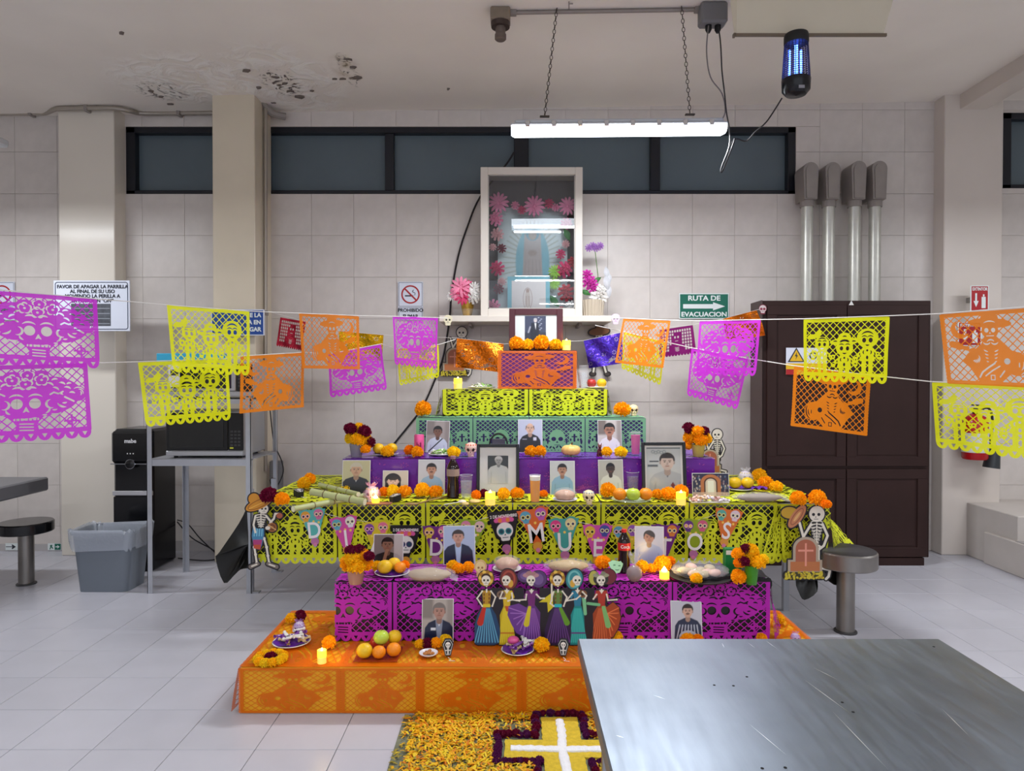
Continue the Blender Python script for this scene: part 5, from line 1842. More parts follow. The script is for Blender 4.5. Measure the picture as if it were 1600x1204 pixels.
# mariachi skeleton with sombrero and maracas
a = Art(66, 128, 2.4)
a.c[:] = lin(INK)
sol = []
def put(d, c, o=2.0):
 sol.append(d - o)
 a.paint(d, c)
bones_l = [[(18, 38), (20, 26), (22, 12)], [(34, 52), (38, 38), (40, 24), (42, 12)]]
for p_ in bones_l:
 put(a.path(p_, 1.6), BONE)
 for q in p_:
  put(a.ell(q[0], q[1], 2.4), BONE)
put(a.seg(12, 6, 24, 11, 3.2, 2.6), (120, 110, 104))
a.paint(a.seg(14, 7, 22, 10, 1.2), BONE)
put(a.seg(40, 11, 54, 6, 2.8, 3.2), (120, 110, 104))
a.paint(a.seg(42, 10, 51, 7, 1.2), BONE)
put(a.poly([(16, 70), (34, 72), (34, 58), (30, 40), (26, 34), (18, 36), (14, 56)]), (70, 130, 170))
a.paint(a.poly([(16, 50), (31, 50), (28, 34), (17, 36)]), (170, 60, 120))
a.paint(a.poly([(17, 42), (29, 42), (27, 34), (18, 36)]), (190, 80, 50))
for q in range(4):
 a.paint(a.seg(18 + q * 4, 56, 19 + q * 4, 68, 0.7), (130, 200, 220))
put(a.rect(20, 68, 38, 92, 4), INK, 0.5)
ribs(a, 29, 70, 92, 9, n=6)
put(a.path([(20, 88), (17, 74), (20, 62)], 1.6), BONE)
put(a.path([(38, 88), (46, 78), (38, 68)], 1.6), BONE)
put(a.path([(44, 78), (50, 84), (52, 92), (58, 92)], 1.6), BONE)
put(a.ell(47, 70, 7.5, 7.5), (150, 92, 40))
a.paint(np.abs(a.ell(47, 70, 4)) - 0.8, (90, 40, 20))
a.paint(a.seg(41, 74, 53, 66, 0.8), (210, 170, 110))
put(a.ell(40, 69, 4, 3), BONE)
put(a.ell(59, 89, 5, 4.5), (170, 90, 60))
skx, sky = 33, 100
put(a.ell(skx, sky, 8, 8), BONE)
skull(a, skx, sky, 7.5, turn=0.5)
put(a.ell(26, 108, 23, 8.5, 0.42), (206, 140, 40))
put(a.ell(18, 116, 9, 9), (206, 140, 40))
a.paint(np.abs(a.ell(26, 108, 19, 6, 0.42)) - 0.7, (150, 90, 24))
a.paint(a.seg(10, 100, 40, 114, 0.6), (232, 180, 80))
d_ = sol[0]
for q in sol[1:]:
 d_ = np.minimum(d_, q)
a.d = d_
YM = 4.015
c1_ = W(380, 891, YM)
mr_ = thing('skeleton_cutout', 'card skeleton in orange sombrero shaking maracas at the near corner of the altar table', 'cut-out', c1_, group='skeleton cut-outs')
card('printed_card', a, M_print, mr_, sx=YM / F * 0.97)
# skeleton raising its hat behind a tombstone
def tomb(hatside=True):
 a = Art(86, 124, 2.4)
 a.c[:] = lin(INK)
 s_ = []
 def put(d, c, o=2.2):
  s_.append(d - o)
  a.paint(d, c)
 put(a.rect(48, 40, 66, 92, 6), INK, 0)
 put(a.path([(60, 52), (60, 36), (62, 20)], 1.8), BONE)
 put(a.path([(62, 22), (78, 18), (76, 8), (72, 4)], 2.0), BONE)
 put(a.ell(58, 54, 6, 4), BONE)
 a.paint(a.ell(58, 54, 2.4, 1.6), INK)
 ribs(a, 57, 58, 92, 10, n=7)
 put(a.path([(48, 90), (36, 70), (30, 92)], 1.9), BONE)
 put(a.path([(66, 90), (74, 72), (68, 56), (60, 50)], 1.9), BONE)
 put(a.ell(57, 106, 12, 12.5), BONE)
 skull(a, 57, 105, 11, turn=-0.5)
 if hatside:
  put(a.ell(14, 108, 13, 9), (190, 150, 40))
  put(a.ell(26, 102, 21, 8.5, 0.95), (190, 124, 84))
  a.paint(np.abs(a.ell(26, 102, 15, 5, 0.95)) - 0.7, (140, 84, 60))
  a.paint(a.ell(26, 102, 9, 2, 0.95), (216, 170, 110))
 # stone
 put(np.minimum(a.ell(40, 52, 20, 18), a.rect(20, 14, 60, 52)), (176, 160, 140))
 put(a.rect(12, 14, 66, 34), (176, 160, 140))
 a.paint(np.minimum(a.ell(40, 51, 16, 15), a.rect(24, 16, 56, 52)), (168, 96, 70))
 a.paint(a.rect(16, 16, 62, 31), (184, 112, 66))
 a.paint(np.minimum(a.rect(38.6, 24, 41.4, 60), a.rect(28, 47, 52, 50)), (226, 150, 130))
 put(a.rect(6, 4, 70, 15, 5), (60, 56, 20))
 rn = random.Random(2)
 for q in range(90):
  x, y = 8 + rn.random() * 60, 4 + rn.random() * 11
  a.paint(a.ell(x, y, 1.7), (206, 190, 50) if q % 3 else (176, 150, 30))
 d = s_[0]
 for q in s_[1:]:
  d = np.minimum(d, q)
 a.d = d
 return a
at2 = tomb(True)
tt = thing('skeleton_cutout', 'card skeleton tipping its hat behind a brown tombstone at the stool end of the altar', 'cut-out', W(1219, 908, 3.93), group='skeleton cut-outs')
card('printed_card', at2, M_print, tt, sx=3.93 / F)
at3 = tomb(False)
tt = thing('skeleton_cutout', 'small card skeleton behind a tombstone on the wall beside the copper foil flag', 'cut-out', W(684, 589, 5.80), group='skeleton cut-outs')
o = card('printed_card', at3, M_print, tt, sx=5.80 / F * 0.66)
tt = thing('skeleton_cutout', 'card skeleton partly hidden behind the violet box and its marigold vase', 'cut-out', W(1083, 748, 5.2), group='skeleton cut-outs')
card('printed_card', at3, M_print, tt, sx=5.2 / F * 0.66)
tt['label'] = 'card skeleton partly hidden behind the violet box and its marigold vase'
# sombrero skeleton behind the blue foil flag
a = Art(44, 80, 2.0)
a.c[:] = lin(INK)
s_ = []
def put2(d, c, o=1.8):
 s_.append(d - o)
 a.paint(d, c)
put2(a.path([(14, 40), (14, 20), (12, 6)], 1.5), BONE)
put2(a.path([(26, 40), (28, 20), (32, 6)], 1.5), BONE)
put2(a.ell(11, 4, 4, 2.5), (70, 60, 56))
put2(a.ell(34, 4, 4, 2.5), (70, 60, 56))
put2(a.rect(12, 36, 30, 58, 3), (60, 50, 110))
skull(a, 21, 62, 6)
put2(a.ell(21, 70, 16, 6, 0.1), (120, 76, 40))
put2(a.ell(22, 75, 6, 5), (120, 76, 40))
d_ = s_[0]
for q in s_[1:]:
 d_ = np.minimum(d_, q)
a.d = d_
tt = thing('skeleton_cutout', 'card skeleton in a brown hat on the wall behind the blue foil flag', 'cut-out', W(915, 588, 5.8), group='skeleton cut-outs')
card('printed_card', a, M_print, tt, sx=5.8 / F)
def face_card(label, px, py, Y, w, face, eye):
 a = Art(20, 24, 3)
 a.c[:] = lin(face)
 a.d = np.minimum(a.ell(10, 14, 9, 9), a.rect(4.5, 1, 15.5, 10, 2))
 skull(a, 10, 12.5, 9, face, eye)
 p = W(px, py, Y)
 o = card('skull_card', a, M_print, None, (p.x, p.y, p.z), sx=w * Y / F / 20, ox=-w * Y / F / 2, thick=0.003)
 return tag(o, label, 'skull', 'small card skulls')
face_card('small cream card skull clipped where the cord meets the shelf', 700, 509, 5.3, 15, (222, 216, 186), (40, 34, 26))
face_card('small lilac card skull clipped at the other end of the shelf', 962, 507, 5.2, 15, (206, 186, 210), (70, 50, 80))
p = W(1190, 482, 5.37)
a = Art(20, 24, 3)
a.c[:] = lin((120, 40, 60))
a.d = np.minimum(a.ell(10, 14, 9, 9), a.rect(4.5, 1, 15.5, 10, 2))
skull(a, 10, 12.5, 9, (200, 190, 190), (120, 40, 60), deco=(150, 60, 80))
o = card('skull_sticker', a, M_print, None, (W(1186, 490, 5.36).x, 5.375, W(1186, 491, 5.36).z), sx=0.0035, ox=0, thick=0.001)
tag(o, 'little decorated skull sticker on the top corner of the brown cabinet', 'sticker')
# ------------------------------------------------------------------ pennant banner DIA DE MUERTOS
bn = thing('pennant_banner', 'banner of small skull pennants spelling DIA DE MUERTOS across the yellow paper', 'banner', (0, 4.032, 0))
PEN = [(487, 796, 56, (84, 176, 172), (222, 160, 50), (206, 110, 160), 'D', 0.10), (536, 808, 58, (206, 74, 160), (90, 170, 190), (220, 220, 226), 'I', 0.12),
       (588, 816, 58, (214, 190, 40), (124, 60, 160), (220, 110, 150), 'A', 0.02), (634, 822, 60, INK, (226, 224, 226), (60, 44, 110), '', 0.0),
       (682, 822, 58, (110, 40, 130), (220, 190, 60), (220, 120, 170), 'D', -0.03), (740, 813, 58, (140, 170, 40), (214, 130, 170), (220, 180, 190), 'E', -0.12),
       (786, 800, 64, INK, (230, 228, 230), (50, 140, 150), '', 0.10), (832, 795, 66, (214, 100, 40), (90, 160, 190), (180, 90, 180), 'M', 0.14), (880, 810, 64, (70, 160, 156), (214, 60, 130), (222, 206, 150), 'U', 0.05),
       (934, 820, 62, (206, 80, 170), (222, 180, 60), (70, 80, 160), 'E', -0.02), (978, 820, 60, (214, 190, 50), (90, 160, 190), (150, 90, 180), 'R', 0.0), (1040, 820, 60, (110, 40, 130), (90, 160, 190), (220, 130, 60), 'T', -0.04),
       (1088, 812, 60, (140, 160, 30), (96, 50, 130), (206, 90, 130), 'O', -0.08), (1140, 796, 58, (214, 110, 40), (90, 170, 160), (222, 200, 214), 'S', -0.16)]
kp = 4.032 / F
M_let = mat('letter_white', (236, 232, 236), rough=0.5)
for i, (cx, ty, hh_, bg, s1, s2, ch_, rot) in enumerate(PEN):
 a = Art(46, 64, 1.9)
 a.c[:] = lin(bg)
 a.d = a.poly([(1, 60), (45, 60), (27, 10), (19, 10)])
 if not ch_:
  a.add(a.poly([(0, 62), (46, 62), (36, 24), (10, 24)]))
 a.add(a.ell(23, 9, 6.5, 6)).add(a.ell(23, 3.5, 3, 3.5))
 a.paint(a.ell(23, 9, 6.5, 6), (214, 150, 60) if i % 2 else (180, 110, 160))
 a.paint(a.ell(23, 4, 3, 3), (206, 120, 160))
 if ch_:
  skull(a, 12, 50, 8.5, s1, INK if sum(s1) > 300 else (222, 190, 80), deco=(240, 220, 120) if i % 2 else (250, 190, 200), tooth=False)
  skull(a, 33, 52, 8.5, s2, (60, 40, 90), deco=(240, 236, 180), tooth=False)
  a.add(a.ell(12, 52, 9.5)).add(a.ell(34, 54, 9))
  for q in range(5):
   a.paint(a.ell(8 + q * 8, 41 - (q % 2) * 2, 1.8), (240, 200, 90))
 else:
  a.paint(a.ell(23, 50, 13, 5), (210, 90, 150))
  for q in range(5):
   a.paint(a.ell(12 + q * 5.5, 49, 3), (226, 130, 60) if q % 2 else (216, 90, 160))
  a.add(a.ell(23, 34, 14.5, 16))
  skull(a, 23, 33, 13, s1, (30, 70, 90), deco=s2)
 g = thing('pennant', None, None)
 g.parent = bn
 p = W(cx, ty, 4.032)
 g.location = (p.x, -0.0005 * (i % 2), p.z)
 g.rotation_euler = (0, -rot, 0)
 sc_ = kp * hh_ / 57
 card('pennant_card', a, M_print, g, (-23 * sc_, 0, -60 * sc_), sx=sc_, thick=0)
 if ch_:
  letters('letter', ch_, 36 * sc_, M_let, g, (0.5 * sc_, -0.0012, -34 * sc_), bold=0.012, sx=0.85)
 else:
  letters('letter', '2 DE NOVIEMBRE', 5.8 * sc_, M_let, g, (0, -0.0012, -5.5 * sc_), bold=0.02, sx=0.85)
MB().tube([W(c_[0], c_[1] + 1, 4.034) - Vector((0, 4.032, 0)) for c_ in PEN], 0.0012, 5).build('pennant_cord', M_str, bn)
# ------------------------------------------------------------------ photographs
M_card = mat('photo_border', (226, 226, 228), rough=0.4)
def portrait(bg, skin, hair, top, cx=0.36, hy=0.66, hs=0.15, style='short', mous=False, glasses=False, jacket=None, strap=False, vneck=None, bw=False, extra=None, bg2=None, w=0.73, sh=0.30):
 a = Art(w, 1.0, 78)
 a.d = a.rect(0, 0, w, 1.0)
 a.c[:] = lin(bg)
 if bg2:
  a.paint(a.rect(-0.1, 0.55, w * 0.35, 1.1), bg2, soft=6, a=0.8)
  a.paint(a.rect(w * 0.8, -0.1, w * 1.1, 1.1), bg2, soft=6, a=0.5)
 sk2 = tuple(int(v * 0.8) for v in skin)
 tp2 = tuple(int(v * 0.82) for v in top)
 yb_ = hy - hs * 1.45
 body = a.poly([(cx - hs * 0.5, yb_ + 0.02), (cx + hs * 0.5, yb_ + 0.02), (cx + sh * 0.75, yb_ - 0.05), (cx + sh, yb_ - 0.16), (cx + sh * 1.12, -0.1), (cx - sh * 1.12, -0.1), (cx - sh, yb_ - 0.16), (cx - sh * 0.75, yb_ - 0.05)]) - 0.02
 a.paint(body, top)
 for s in (-1, 1):
  a.paint(np.maximum(a.seg(cx + s * sh * 0.72, yb_ - 0.22, cx + s * sh * 0.78, -0.1, 0.008), body), tp2, soft=3)
 if jacket:
  for s in (-1, 1):
   a.paint(np.maximum(a.poly([(cx + s * hs * 0.55, yb_ + 0.04), (cx + s * sh * 1.3, yb_ + 0.02), (cx + s * sh * 1.4, -0.1), (cx + s * 0.03, -0.1)]), body), jacket)
 if vneck:
  a.paint(a.poly([(cx - 0.06, yb_ + 0.03), (cx + 0.06, yb_ + 0.03), (cx, yb_ - 0.12)]), vneck)
 a.paint(a.seg(cx, yb_ - 0.0, cx, hy - hs * 0.5, hs * 0.42), sk2)
 if style == 'fringe':
  a.paint(a.ell(cx, hy + hs * 0.2, hs * 1.25, hs * 1.25), hair)
  a.paint(a.rect(cx - hs * 1.2, hy - hs * 1.2, cx + hs * 1.2, hy + hs * 0.3, 0.03), hair)
 elif style != 'bald':
  a.paint(a.ell(cx, hy + hs * 0.32, hs * 0.98, hs * 0.98), hair)
 for s in (-1, 1):
  a.paint(a.ell(cx + s * hs * 0.84, hy - hs * 0.1, hs * 0.14, hs * 0.24), sk2)
 a.paint(a.ell(cx, hy - hs * 0.05, hs * 0.8, hs * 1.05), skin)
 a.paint(a.ell(cx, hy - hs * 0.75, hs * 0.45, hs * 0.35), tuple(int(v * 0.93) for v in skin), soft=3, a=0.7)
 if style == 'fringe':
  a.paint(a.ell(cx, hy + hs * 0.62, hs * 0.86, hs * 0.45), hair)
 elif style == 'short':
  a.paint(np.maximum(a.ell(cx, hy + hs * 0.4, hs * 0.9, hs * 0.85), -(a.Y - (hy + hs * 0.5))), hair)
 elif style == 'side':
  a.paint(np.maximum(a.ell(cx + hs * 0.15, hy + hs * 0.3, hs * 0.9, hs * 0.85), -(a.Y - (hy + hs * 0.35) + 0.5 * (a.X - cx))), hair)
 elif style == 'bald':
  for s in (-1, 1):
   a.paint(a.ell(cx + s * hs * 0.76, hy + hs * 0.25, hs * 0.13, hs * 0.3), hair)
  a.paint(a.ell(cx, hy + hs * 0.85, hs * 0.35, hs * 0.1), tuple(min(255, int(v * 1.1)) for v in skin), soft=2)
 br = tuple(int(v * 0.6) for v in hair)
 for s in (-1, 1):
  a.paint(a.seg(cx + s * hs * 0.15, hy + hs * 0.2, cx + s * hs * 0.48, hy + hs * 0.22, hs * 0.05), br, a=0.8)
  a.paint(a.ell(cx + s * hs * 0.32, hy + hs * 0.02, hs * 0.12, hs * 0.07), (46, 34, 30))
  if glasses:
   a.paint(np.abs(a.rect(cx + s * hs * 0.34 - hs * 0.26, hy - hs * 0.14, cx + s * hs * 0.34 + hs * 0.26, hy + hs * 0.16, hs * 0.05)) - hs * 0.035, (24, 20, 20))
 a.paint(a.seg(cx, hy, cx + hs * 0.06, hy - hs * 0.26, hs * 0.05), sk2, soft=2)
 a.paint(a.ell(cx, hy - hs * 0.30, hs * 0.16, hs * 0.07), sk2)
 a.paint(a.seg(cx - hs * 0.2, hy - hs * 0.56, cx + hs * 0.2, hy - hs * 0.56, hs * 0.045), (140, 70, 60) if not bw else (70, 70, 70))
 if mous:
  a.paint(a.seg(cx - hs * 0.26, hy - hs * 0.44, cx + hs * 0.26, hy - hs * 0.44, hs * 0.07), hair)
 if strap:
  a.paint(np.maximum(a.seg(cx + sh * 0.6, yb_ + 0.02, cx - sh * 0.9, 0.02, 0.018), body), (30, 32, 36))
 if extra:
  extra(a, cx, hy, hs)
 return a
def photo(label, px, pyt, pyb, level, a, Y=None, tilt=0.12, pw=None, frame=None, mat_w=0.0, rz=0.0, roll=0.0, bcol=None, group='photographs on the altar'):
 """px: centre column; pyt/pyb: top and bottom rows"""
 p = Wz(px, pyb, level) if Y is None else Vector((W(px, pyb, Y).x, Y, level))
 h = (pyb - pyt) * p.y / F
 if Y is not None:
  h = W(px, pyt, Y).z - level
 bw_ = 0.0035 if frame is None else 0.0
 t = thing('photograph' if frame is None else 'framed_photograph', label, 'photograph', p, rz, group)
 ih = h - 2 * bw_
 iw = ih * a.w / a.h
 if pw:
  iw = pw * p.y / F - 2 * bw_
 g = thing('mount', None, None) if False else None
 R_ = (-tilt, roll, 0)
 M_ = Euler(R_).to_matrix().to_4x4()
 def L_(x, y, z):
  return tuple(M_ @ Vector((x, y, z)))
 if frame is None:
  inst('print', a.mesh('print', M_photo, sx=iw / a.w, sy=ih / a.h, ox=-iw / 2), t, L_(0, -0.0008, bw_), R_)
  MB().box(-iw / 2 - bw_, iw / 2 + bw_, 0, 0.0015, 0, h).build('paper_border', M_card if bcol is None else bcol, t, (0, 0, 0), R_, smooth=False)
 else:
  fm, fw = frame
  iw0 = iw
  ow = (pw * p.y / F) if pw else iw
  m = MB()
  d = 0.016
  m.box(-ow / 2, -ow / 2 + fw, -d, 0, 0, h, 0.002).box(ow / 2 - fw, ow / 2, -d, 0, 0, h, 0.002)
  m.box(-ow / 2 + fw, ow / 2 - fw, -d, 0, 0, fw, 0.002).box(-ow / 2 + fw, ow / 2 - fw, -d, 0, h - fw, h, 0.002)
  m.build('frame', fm, t, (0, 0, 0), R_, smooth=False)
  MB().box(-ow / 2 + fw * 0.6, ow / 2 - fw * 0.6, -0.006, -0.001, fw * 0.6, h - fw * 0.6).build('mat_board', M_card, t, (0, 0, 0), R_, smooth=False)
  aw = ow - 2 * fw - 2 * mat_w
  ah = h - 2 * fw - 2 * mat_w * 1.05
  inst('print', a.mesh('print', M_photo, sx=aw / a.w, sy=ah / a.h, ox=-aw / 2), t, L_(0, -0.0068, fw + mat_w * 1.05), R_)
  MB().box(-ow / 2 + fw, ow / 2 - fw, -0.0105, -0.0095, fw, h - fw).build('glass', mat('picture_glass', (8, 8, 8), rough=0.02, alpha=0.06, spec=0.5), t, (0, 0, 0), R_, smooth=False)
  MB().box(-0.02, 0.02, 0.0, 0.004, 0.0, h * 0.45).build('stand', M_mblack, t, (0, 0.05, 0), (0.08, 0, 0), smooth=False)
 return t
SKN = (196, 150, 124)
SKD = (150, 108, 84)
SKL = (222, 184, 160)
M_fmar = mat('maroon_frame', (66, 24, 34), rough=0.35)
M_fblk = mat('black_frame', (16, 18, 24), rough=0.3)
def ex_full(a, cx, hy, hs):
 pass
# standing figure in a dark suit, side bars white
a = Art(1.3, 1.0, 78)
a.d = a.rect(0, 0, 1.3, 1)
a.c[:] = lin((214, 224, 226))
a.paint(a.rect(0.28, -0.1, 0.98, 1.1), (58, 66, 92))
a.paint(a.rect(0.28, -0.1, 0.98, 0.4), (44, 50, 70))
for q in range(9):
 a.paint(a.ell(0.78 + 0.05 * math.sin(q * 2.1), 0.5 + q * 0.055, 0.03, 0.02), (180, 190, 210), a=0.6)
a.paint(a.poly([(0.5, 0.75), (0.72, 0.75), (0.76, 0.45), (0.72, -0.1), (0.5, -0.1), (0.46, 0.45)]), (30, 34, 50))
a.paint(a.poly([(0.60, 0.74), (0.66, 0.74), (0.64, 0.5)]), (226, 230, 236))
a.paint(a.ell(0.63, 0.84, 0.055, 0.075), (200, 190, 190))
a.paint(a.ell(0.63, 0.89, 0.055, 0.035), (180, 180, 186))
a.paint(a.seg(0.46, 0.6, 0.4, 0.4, 0.025), (190, 196, 210), a=0.6)
photo('maroon framed photo of a standing man in dark suit on the top box', 837.5, 482, 548, L6 + 0.005, a, Y=5.03, pw=84, frame=(M_fmar, 0.045), mat_w=0.008, tilt=0.06)
photo('photo of a man in white shirt with a dark shoulder strap before the mint paper', 683, 657, 709, L3 + 0.005, portrait((160, 150, 146), (120, 84, 70), (30, 26, 26), (198, 206, 222), strap=True, bg2=(120, 110, 106)), Y=4.66, roll=0.03)
photo('photo of a balding man in black polo before the mint paper', 828.5, 655, 706, L3 + 0.005, portrait((190, 196, 214), (214, 176, 150), (120, 104, 96), (36, 36, 42), style='bald', hy=0.74, extra=lambda a, cx, hy, hs: (a.paint(a.rect(cx + 0.1, 0.36, cx + 0.2, 0.46, 0.02), (206, 206, 216)), a.paint(a.rect(cx - 0.24, 0.39, cx - 0.1, 0.41), (170, 170, 180)))), Y=4.66)
photo('photo of a man with glasses and white coat before the mint paper', 953, 656, 707, L3 + 0.005, portrait((200, 194, 186), (178, 124, 100), (24, 22, 24), (226, 224, 226), glasses=True, mous=True, hs=0.18, hy=0.7, bg2=(90, 74, 64), vneck=(196, 150, 130)), Y=4.66)
photo('photo of an elderly smiling man in dark open jacket, beside the sugar skull', 556, 719, 768, L2 + 0.005, portrait((186, 178, 140), (196, 154, 124), (190, 180, 160), (44, 44, 52), hs=0.17, hy=0.73, vneck=(210, 206, 206), sh=0.36), Y=4.29, rz=0.0, pw=44)
photo('photo of a person with a dark fringe between two larger portraits', 617.5, 735, 772, L2 + 0.005, portrait((206, 196, 184), (226, 190, 178), (36, 30, 36), (206, 170, 160), style='fringe', hs=0.24, hy=0.56, w=0.9), Y=4.285, pw=40)
photo('photo of a man with moustache in light blue shirt, next to the cola bottle', 674, 718, 776, L2 + 0.005, portrait((200, 200, 206), (190, 142, 118), (40, 34, 34), (150, 180, 206), mous=True, hy=0.72), Y=4.285, pw=42)
photo('black framed black and white photo of an elderly man in white shirt', 778, 694, 775, L2 + 0.005, portrait((64, 68, 72), (166, 166, 168), (206, 206, 208), (196, 200, 204), hs=0.13, hy=0.82, bw=True, sh=0.33, w=0.68), Y=4.27, pw=67, frame=(M_fblk, 0.02), mat_w=0.05)
photo('photo of a moustached man in sky blue shirt behind the wrapped bread', 879, 720, 776, L2 + 0.005, portrait((190, 192, 198), (176, 130, 110), (36, 32, 34), (130, 166, 196), mous=True, hy=0.74), Y=4.285, pw=39)
photo('photo of a dark haired man with glasses and white shirt, before the violet box', 955.5, 718, 772, L2 + 0.005, portrait((176, 174, 168), (72, 56, 50), (20, 18, 20), (206, 208, 200), glasses=True, hy=0.74, hs=0.14), Y=4.285, pw=39, roll=-0.02)
def ex_lady(a, cx, hy, hs):
 for q in range(5):
  a.paint(np.abs(a.ell(0.14 + q * 0.06, 0.9 - 0.02 * (q % 2), 0.03)) - 0.01, (150, 160, 166))
 a.paint(a.rect(0, 0.97, 0.73, 1.0), (96, 104, 110))
 a.paint(a.rect(0.06, 0.66, 0.26, 0.69), (60, 66, 74))
 a.paint(a.rect(0.02, 0.55, 0.24, 0.60), (90, 98, 104))
 a.paint(a.poly([(0.5, 0.12), (0.55, 0.2), (0.6, 0.12), (0.55, 0.04)]), (120, 70, 80))
photo('black framed photo of a woman with hair tied back and grey jacket', 1038, 691, 770, L2 + 0.005, portrait((196, 202, 206), (212, 192, 182), (58, 52, 52), (176, 182, 190), hs=0.17, hy=0.66, cx=0.44, extra=ex_lady, vneck=(96, 104, 114), sh=0.36), Y=4.25, pw=70, frame=(M_fblk, 0.02), mat_w=0.012, rz=0.03)
# arch picture
a = Art(1.5, 1.0, 60)
a.d = a.rect(0, 0, 1.5, 1)
a.c[:] = lin((40, 40, 66))
rn = random.Random(5)
for q in range(70):
 x = rn.choice((rn.uniform(0, 0.45), rn.uniform(1.05, 1.5)))
 a.paint(a.ell(x, rn.uniform(0, 0.9), 0.03, 0.05), rn.choice(((150, 130, 140), (90, 110, 140), (200, 180, 170), (90, 50, 60))), a=0.8)
arch = np.minimum(a.ell(0.75, 0.6, 0.42, 0.36), a.rect(0.33, 0, 1.17, 0.6))
a.paint(arch, (176, 106, 60))
a.paint(np.minimum(a.ell(0.75, 0.58, 0.28, 0.25), a.rect(0.47, 0, 1.03, 0.58)), (70, 40, 30))
a.paint(np.minimum(a.ell(0.75, 0.57, 0.22, 0.2), a.rect(0.53, 0, 0.97, 0.57)), (206, 190, 176))
a.paint(a.rect(0.62, 0, 0.88, 0.68, 0.05), (226, 224, 214))
a.paint(a.rect(0, 0, 1.5, 0.16), (206, 176, 170), a=0.7)
photo('landscape picture of a brick archway with a white door, near the stool end', 1111, 739, 779, L2 + 0.005, a, Y=4.23, pw=58)
def ex_chin(a, cx, hy, hs):
 a.paint(a.seg(cx - 0.02, hy - hs * 1.0, cx - 0.1, 0.12, 0.05), SKD)
 a.paint(a.ell(cx, hy - hs * 0.95, 0.06, 0.04), SKD)
 a.paint(a.rect(0.62, -0.1, 0.9, 1.1), (210, 204, 200), a=0.6)
photo('photo of a dark haired person in black top resting chin on hand', 606.5, 835, 884, L1 + 0.005, portrait((124, 112, 108), (136, 98, 80), (24, 22, 26), (28, 26, 30), hs=0.2, hy=0.66, w=0.9, cx=0.42, extra=ex_chin, sh=0.42), Y=3.585, pw=47)
photo('photo of a man in navy suit and pale blue shirt, on the magenta step', 718, 822, 884, L1 + 0.005, portrait((168, 184, 210), (196, 150, 128), (56, 46, 44), (170, 196, 224), jacket=(26, 34, 64), hs=0.15, hy=0.72, cx=0.34, sh=0.32), Y=3.585, pw=50, roll=-0.02)
photo('photo of a grey haired man in pale blue shirt behind the glowing tea light', 1014.5, 823, 880, L1 + 0.005, portrait((196, 202, 216), (178, 136, 118), (70, 68, 70), (168, 186, 216), hs=0.15, hy=0.72, style='side', sh=0.34), Y=3.585, pw=46, roll=0.02)
photo('photo of a man in navy vest over grey shirt, standing on the orange step', 683.5, 937, 1001, L0 + 0.005, portrait((176, 166, 158), (176, 134, 118), (120, 112, 108), (136, 144, 164), jacket=(30, 36, 62), hs=0.16, hy=0.72, cx=0.40, sh=0.32, bg2=(120, 112, 106), vneck=(226, 226, 230), extra=lambda a, cx, hy, hs: a.paint(a.rect(cx - 0.2, 0.28, cx - 0.08, 0.34), (226, 228, 234))), Y=3.27, pw=50)
def ex_moto(a, cx, hy, hs):
 for q in range(7):
  a.paint(a.seg(cx - 0.2 + q * 0.07, 0.42, cx - 0.28 + q * 0.09, 0.1, 0.014), (206, 212, 226), a=0.8)
 a.paint(np.abs(a.ell(cx, 0.12, 0.2, 0.14)) - 0.03, (190, 196, 210))
photo('photo of a man in dark patterned jacket, on the orange step by the steel table', 1073.5, 940, 1001, L0 + 0.005, portrait((190, 194, 206), (206, 170, 150), (50, 40, 38), (44, 50, 74), hs=0.14, hy=0.76, cx=0.40, mous=True, sh=0.30, extra=ex_moto), Y=3.27, pw=49)
# ------------------------------------------------------------------ flowers
def pompom(name, m, seed, n=130, flat=0.82, pw_=0.16, core=None, spread=1.0):
 rn = random.Random(seed)
 b = MB()
 b.ball((0, 0, 0), 0.72, 12, 8, (1, 1, flat))
 for k in range(n):
  z = 1 - (k + 0.5) * (1.75 / n) * spread
  z = max(-0.85, z)
  r = math.sqrt(max(0, 1 - z * z))
  a = k * 2.399963 + rn.uniform(-0.2, 0.2)
  d = Vector((r * math.cos(a), r * math.sin(a), z))
  t = d.orthogonal().normalized()
  t.rotate(Matrix.Rotation(rn.uniform(0, PI), 3, d))
  u = d.cross(t)
  R1 = rn.uniform(0.88, 1.04)
  w = pw_ * rn.uniform(0.8, 1.25)
  vs = []
  for (q, rr, ww) in ((0, 0.62, 0.5), (1, R1, 1.0)):
   for s in (-1, 0, 1):
    p = d * rr + t * (s * w * ww) + u * ((0.07 if s == 0 else -0.05) * q + rn.uniform(-0.04, 0.04) * q)
    vs.append((p.x, p.y, p.z * flat))
  b._add(vs, [(0, 1, 4, 3), (1, 2, 5, 4)])
 return b.mesh(name, m, smooth=False)
def petal_mat(name, c):
 return mat(name, c, rough=0.65, noise=0.22, nscale=3, translucent=0.25, rand=0.06, spec=0.2)
MG = {}
for nm, c in (('orange', (255, 178, 16)), ('golden', (255, 200, 22)), ('yellow', (255, 218, 34)), ('burgundy', (112, 12, 50)), ('deep_orange', (255, 152, 12)), ('purple', (96, 28, 84))):
 m_ = petal_mat('petals_' + nm, c)
 MG[nm] = [pompom('marigold', m_, 10 + q, flat=f_) for q, f_ in enumerate((1.0, 0.88))]
rf = random.Random(21)
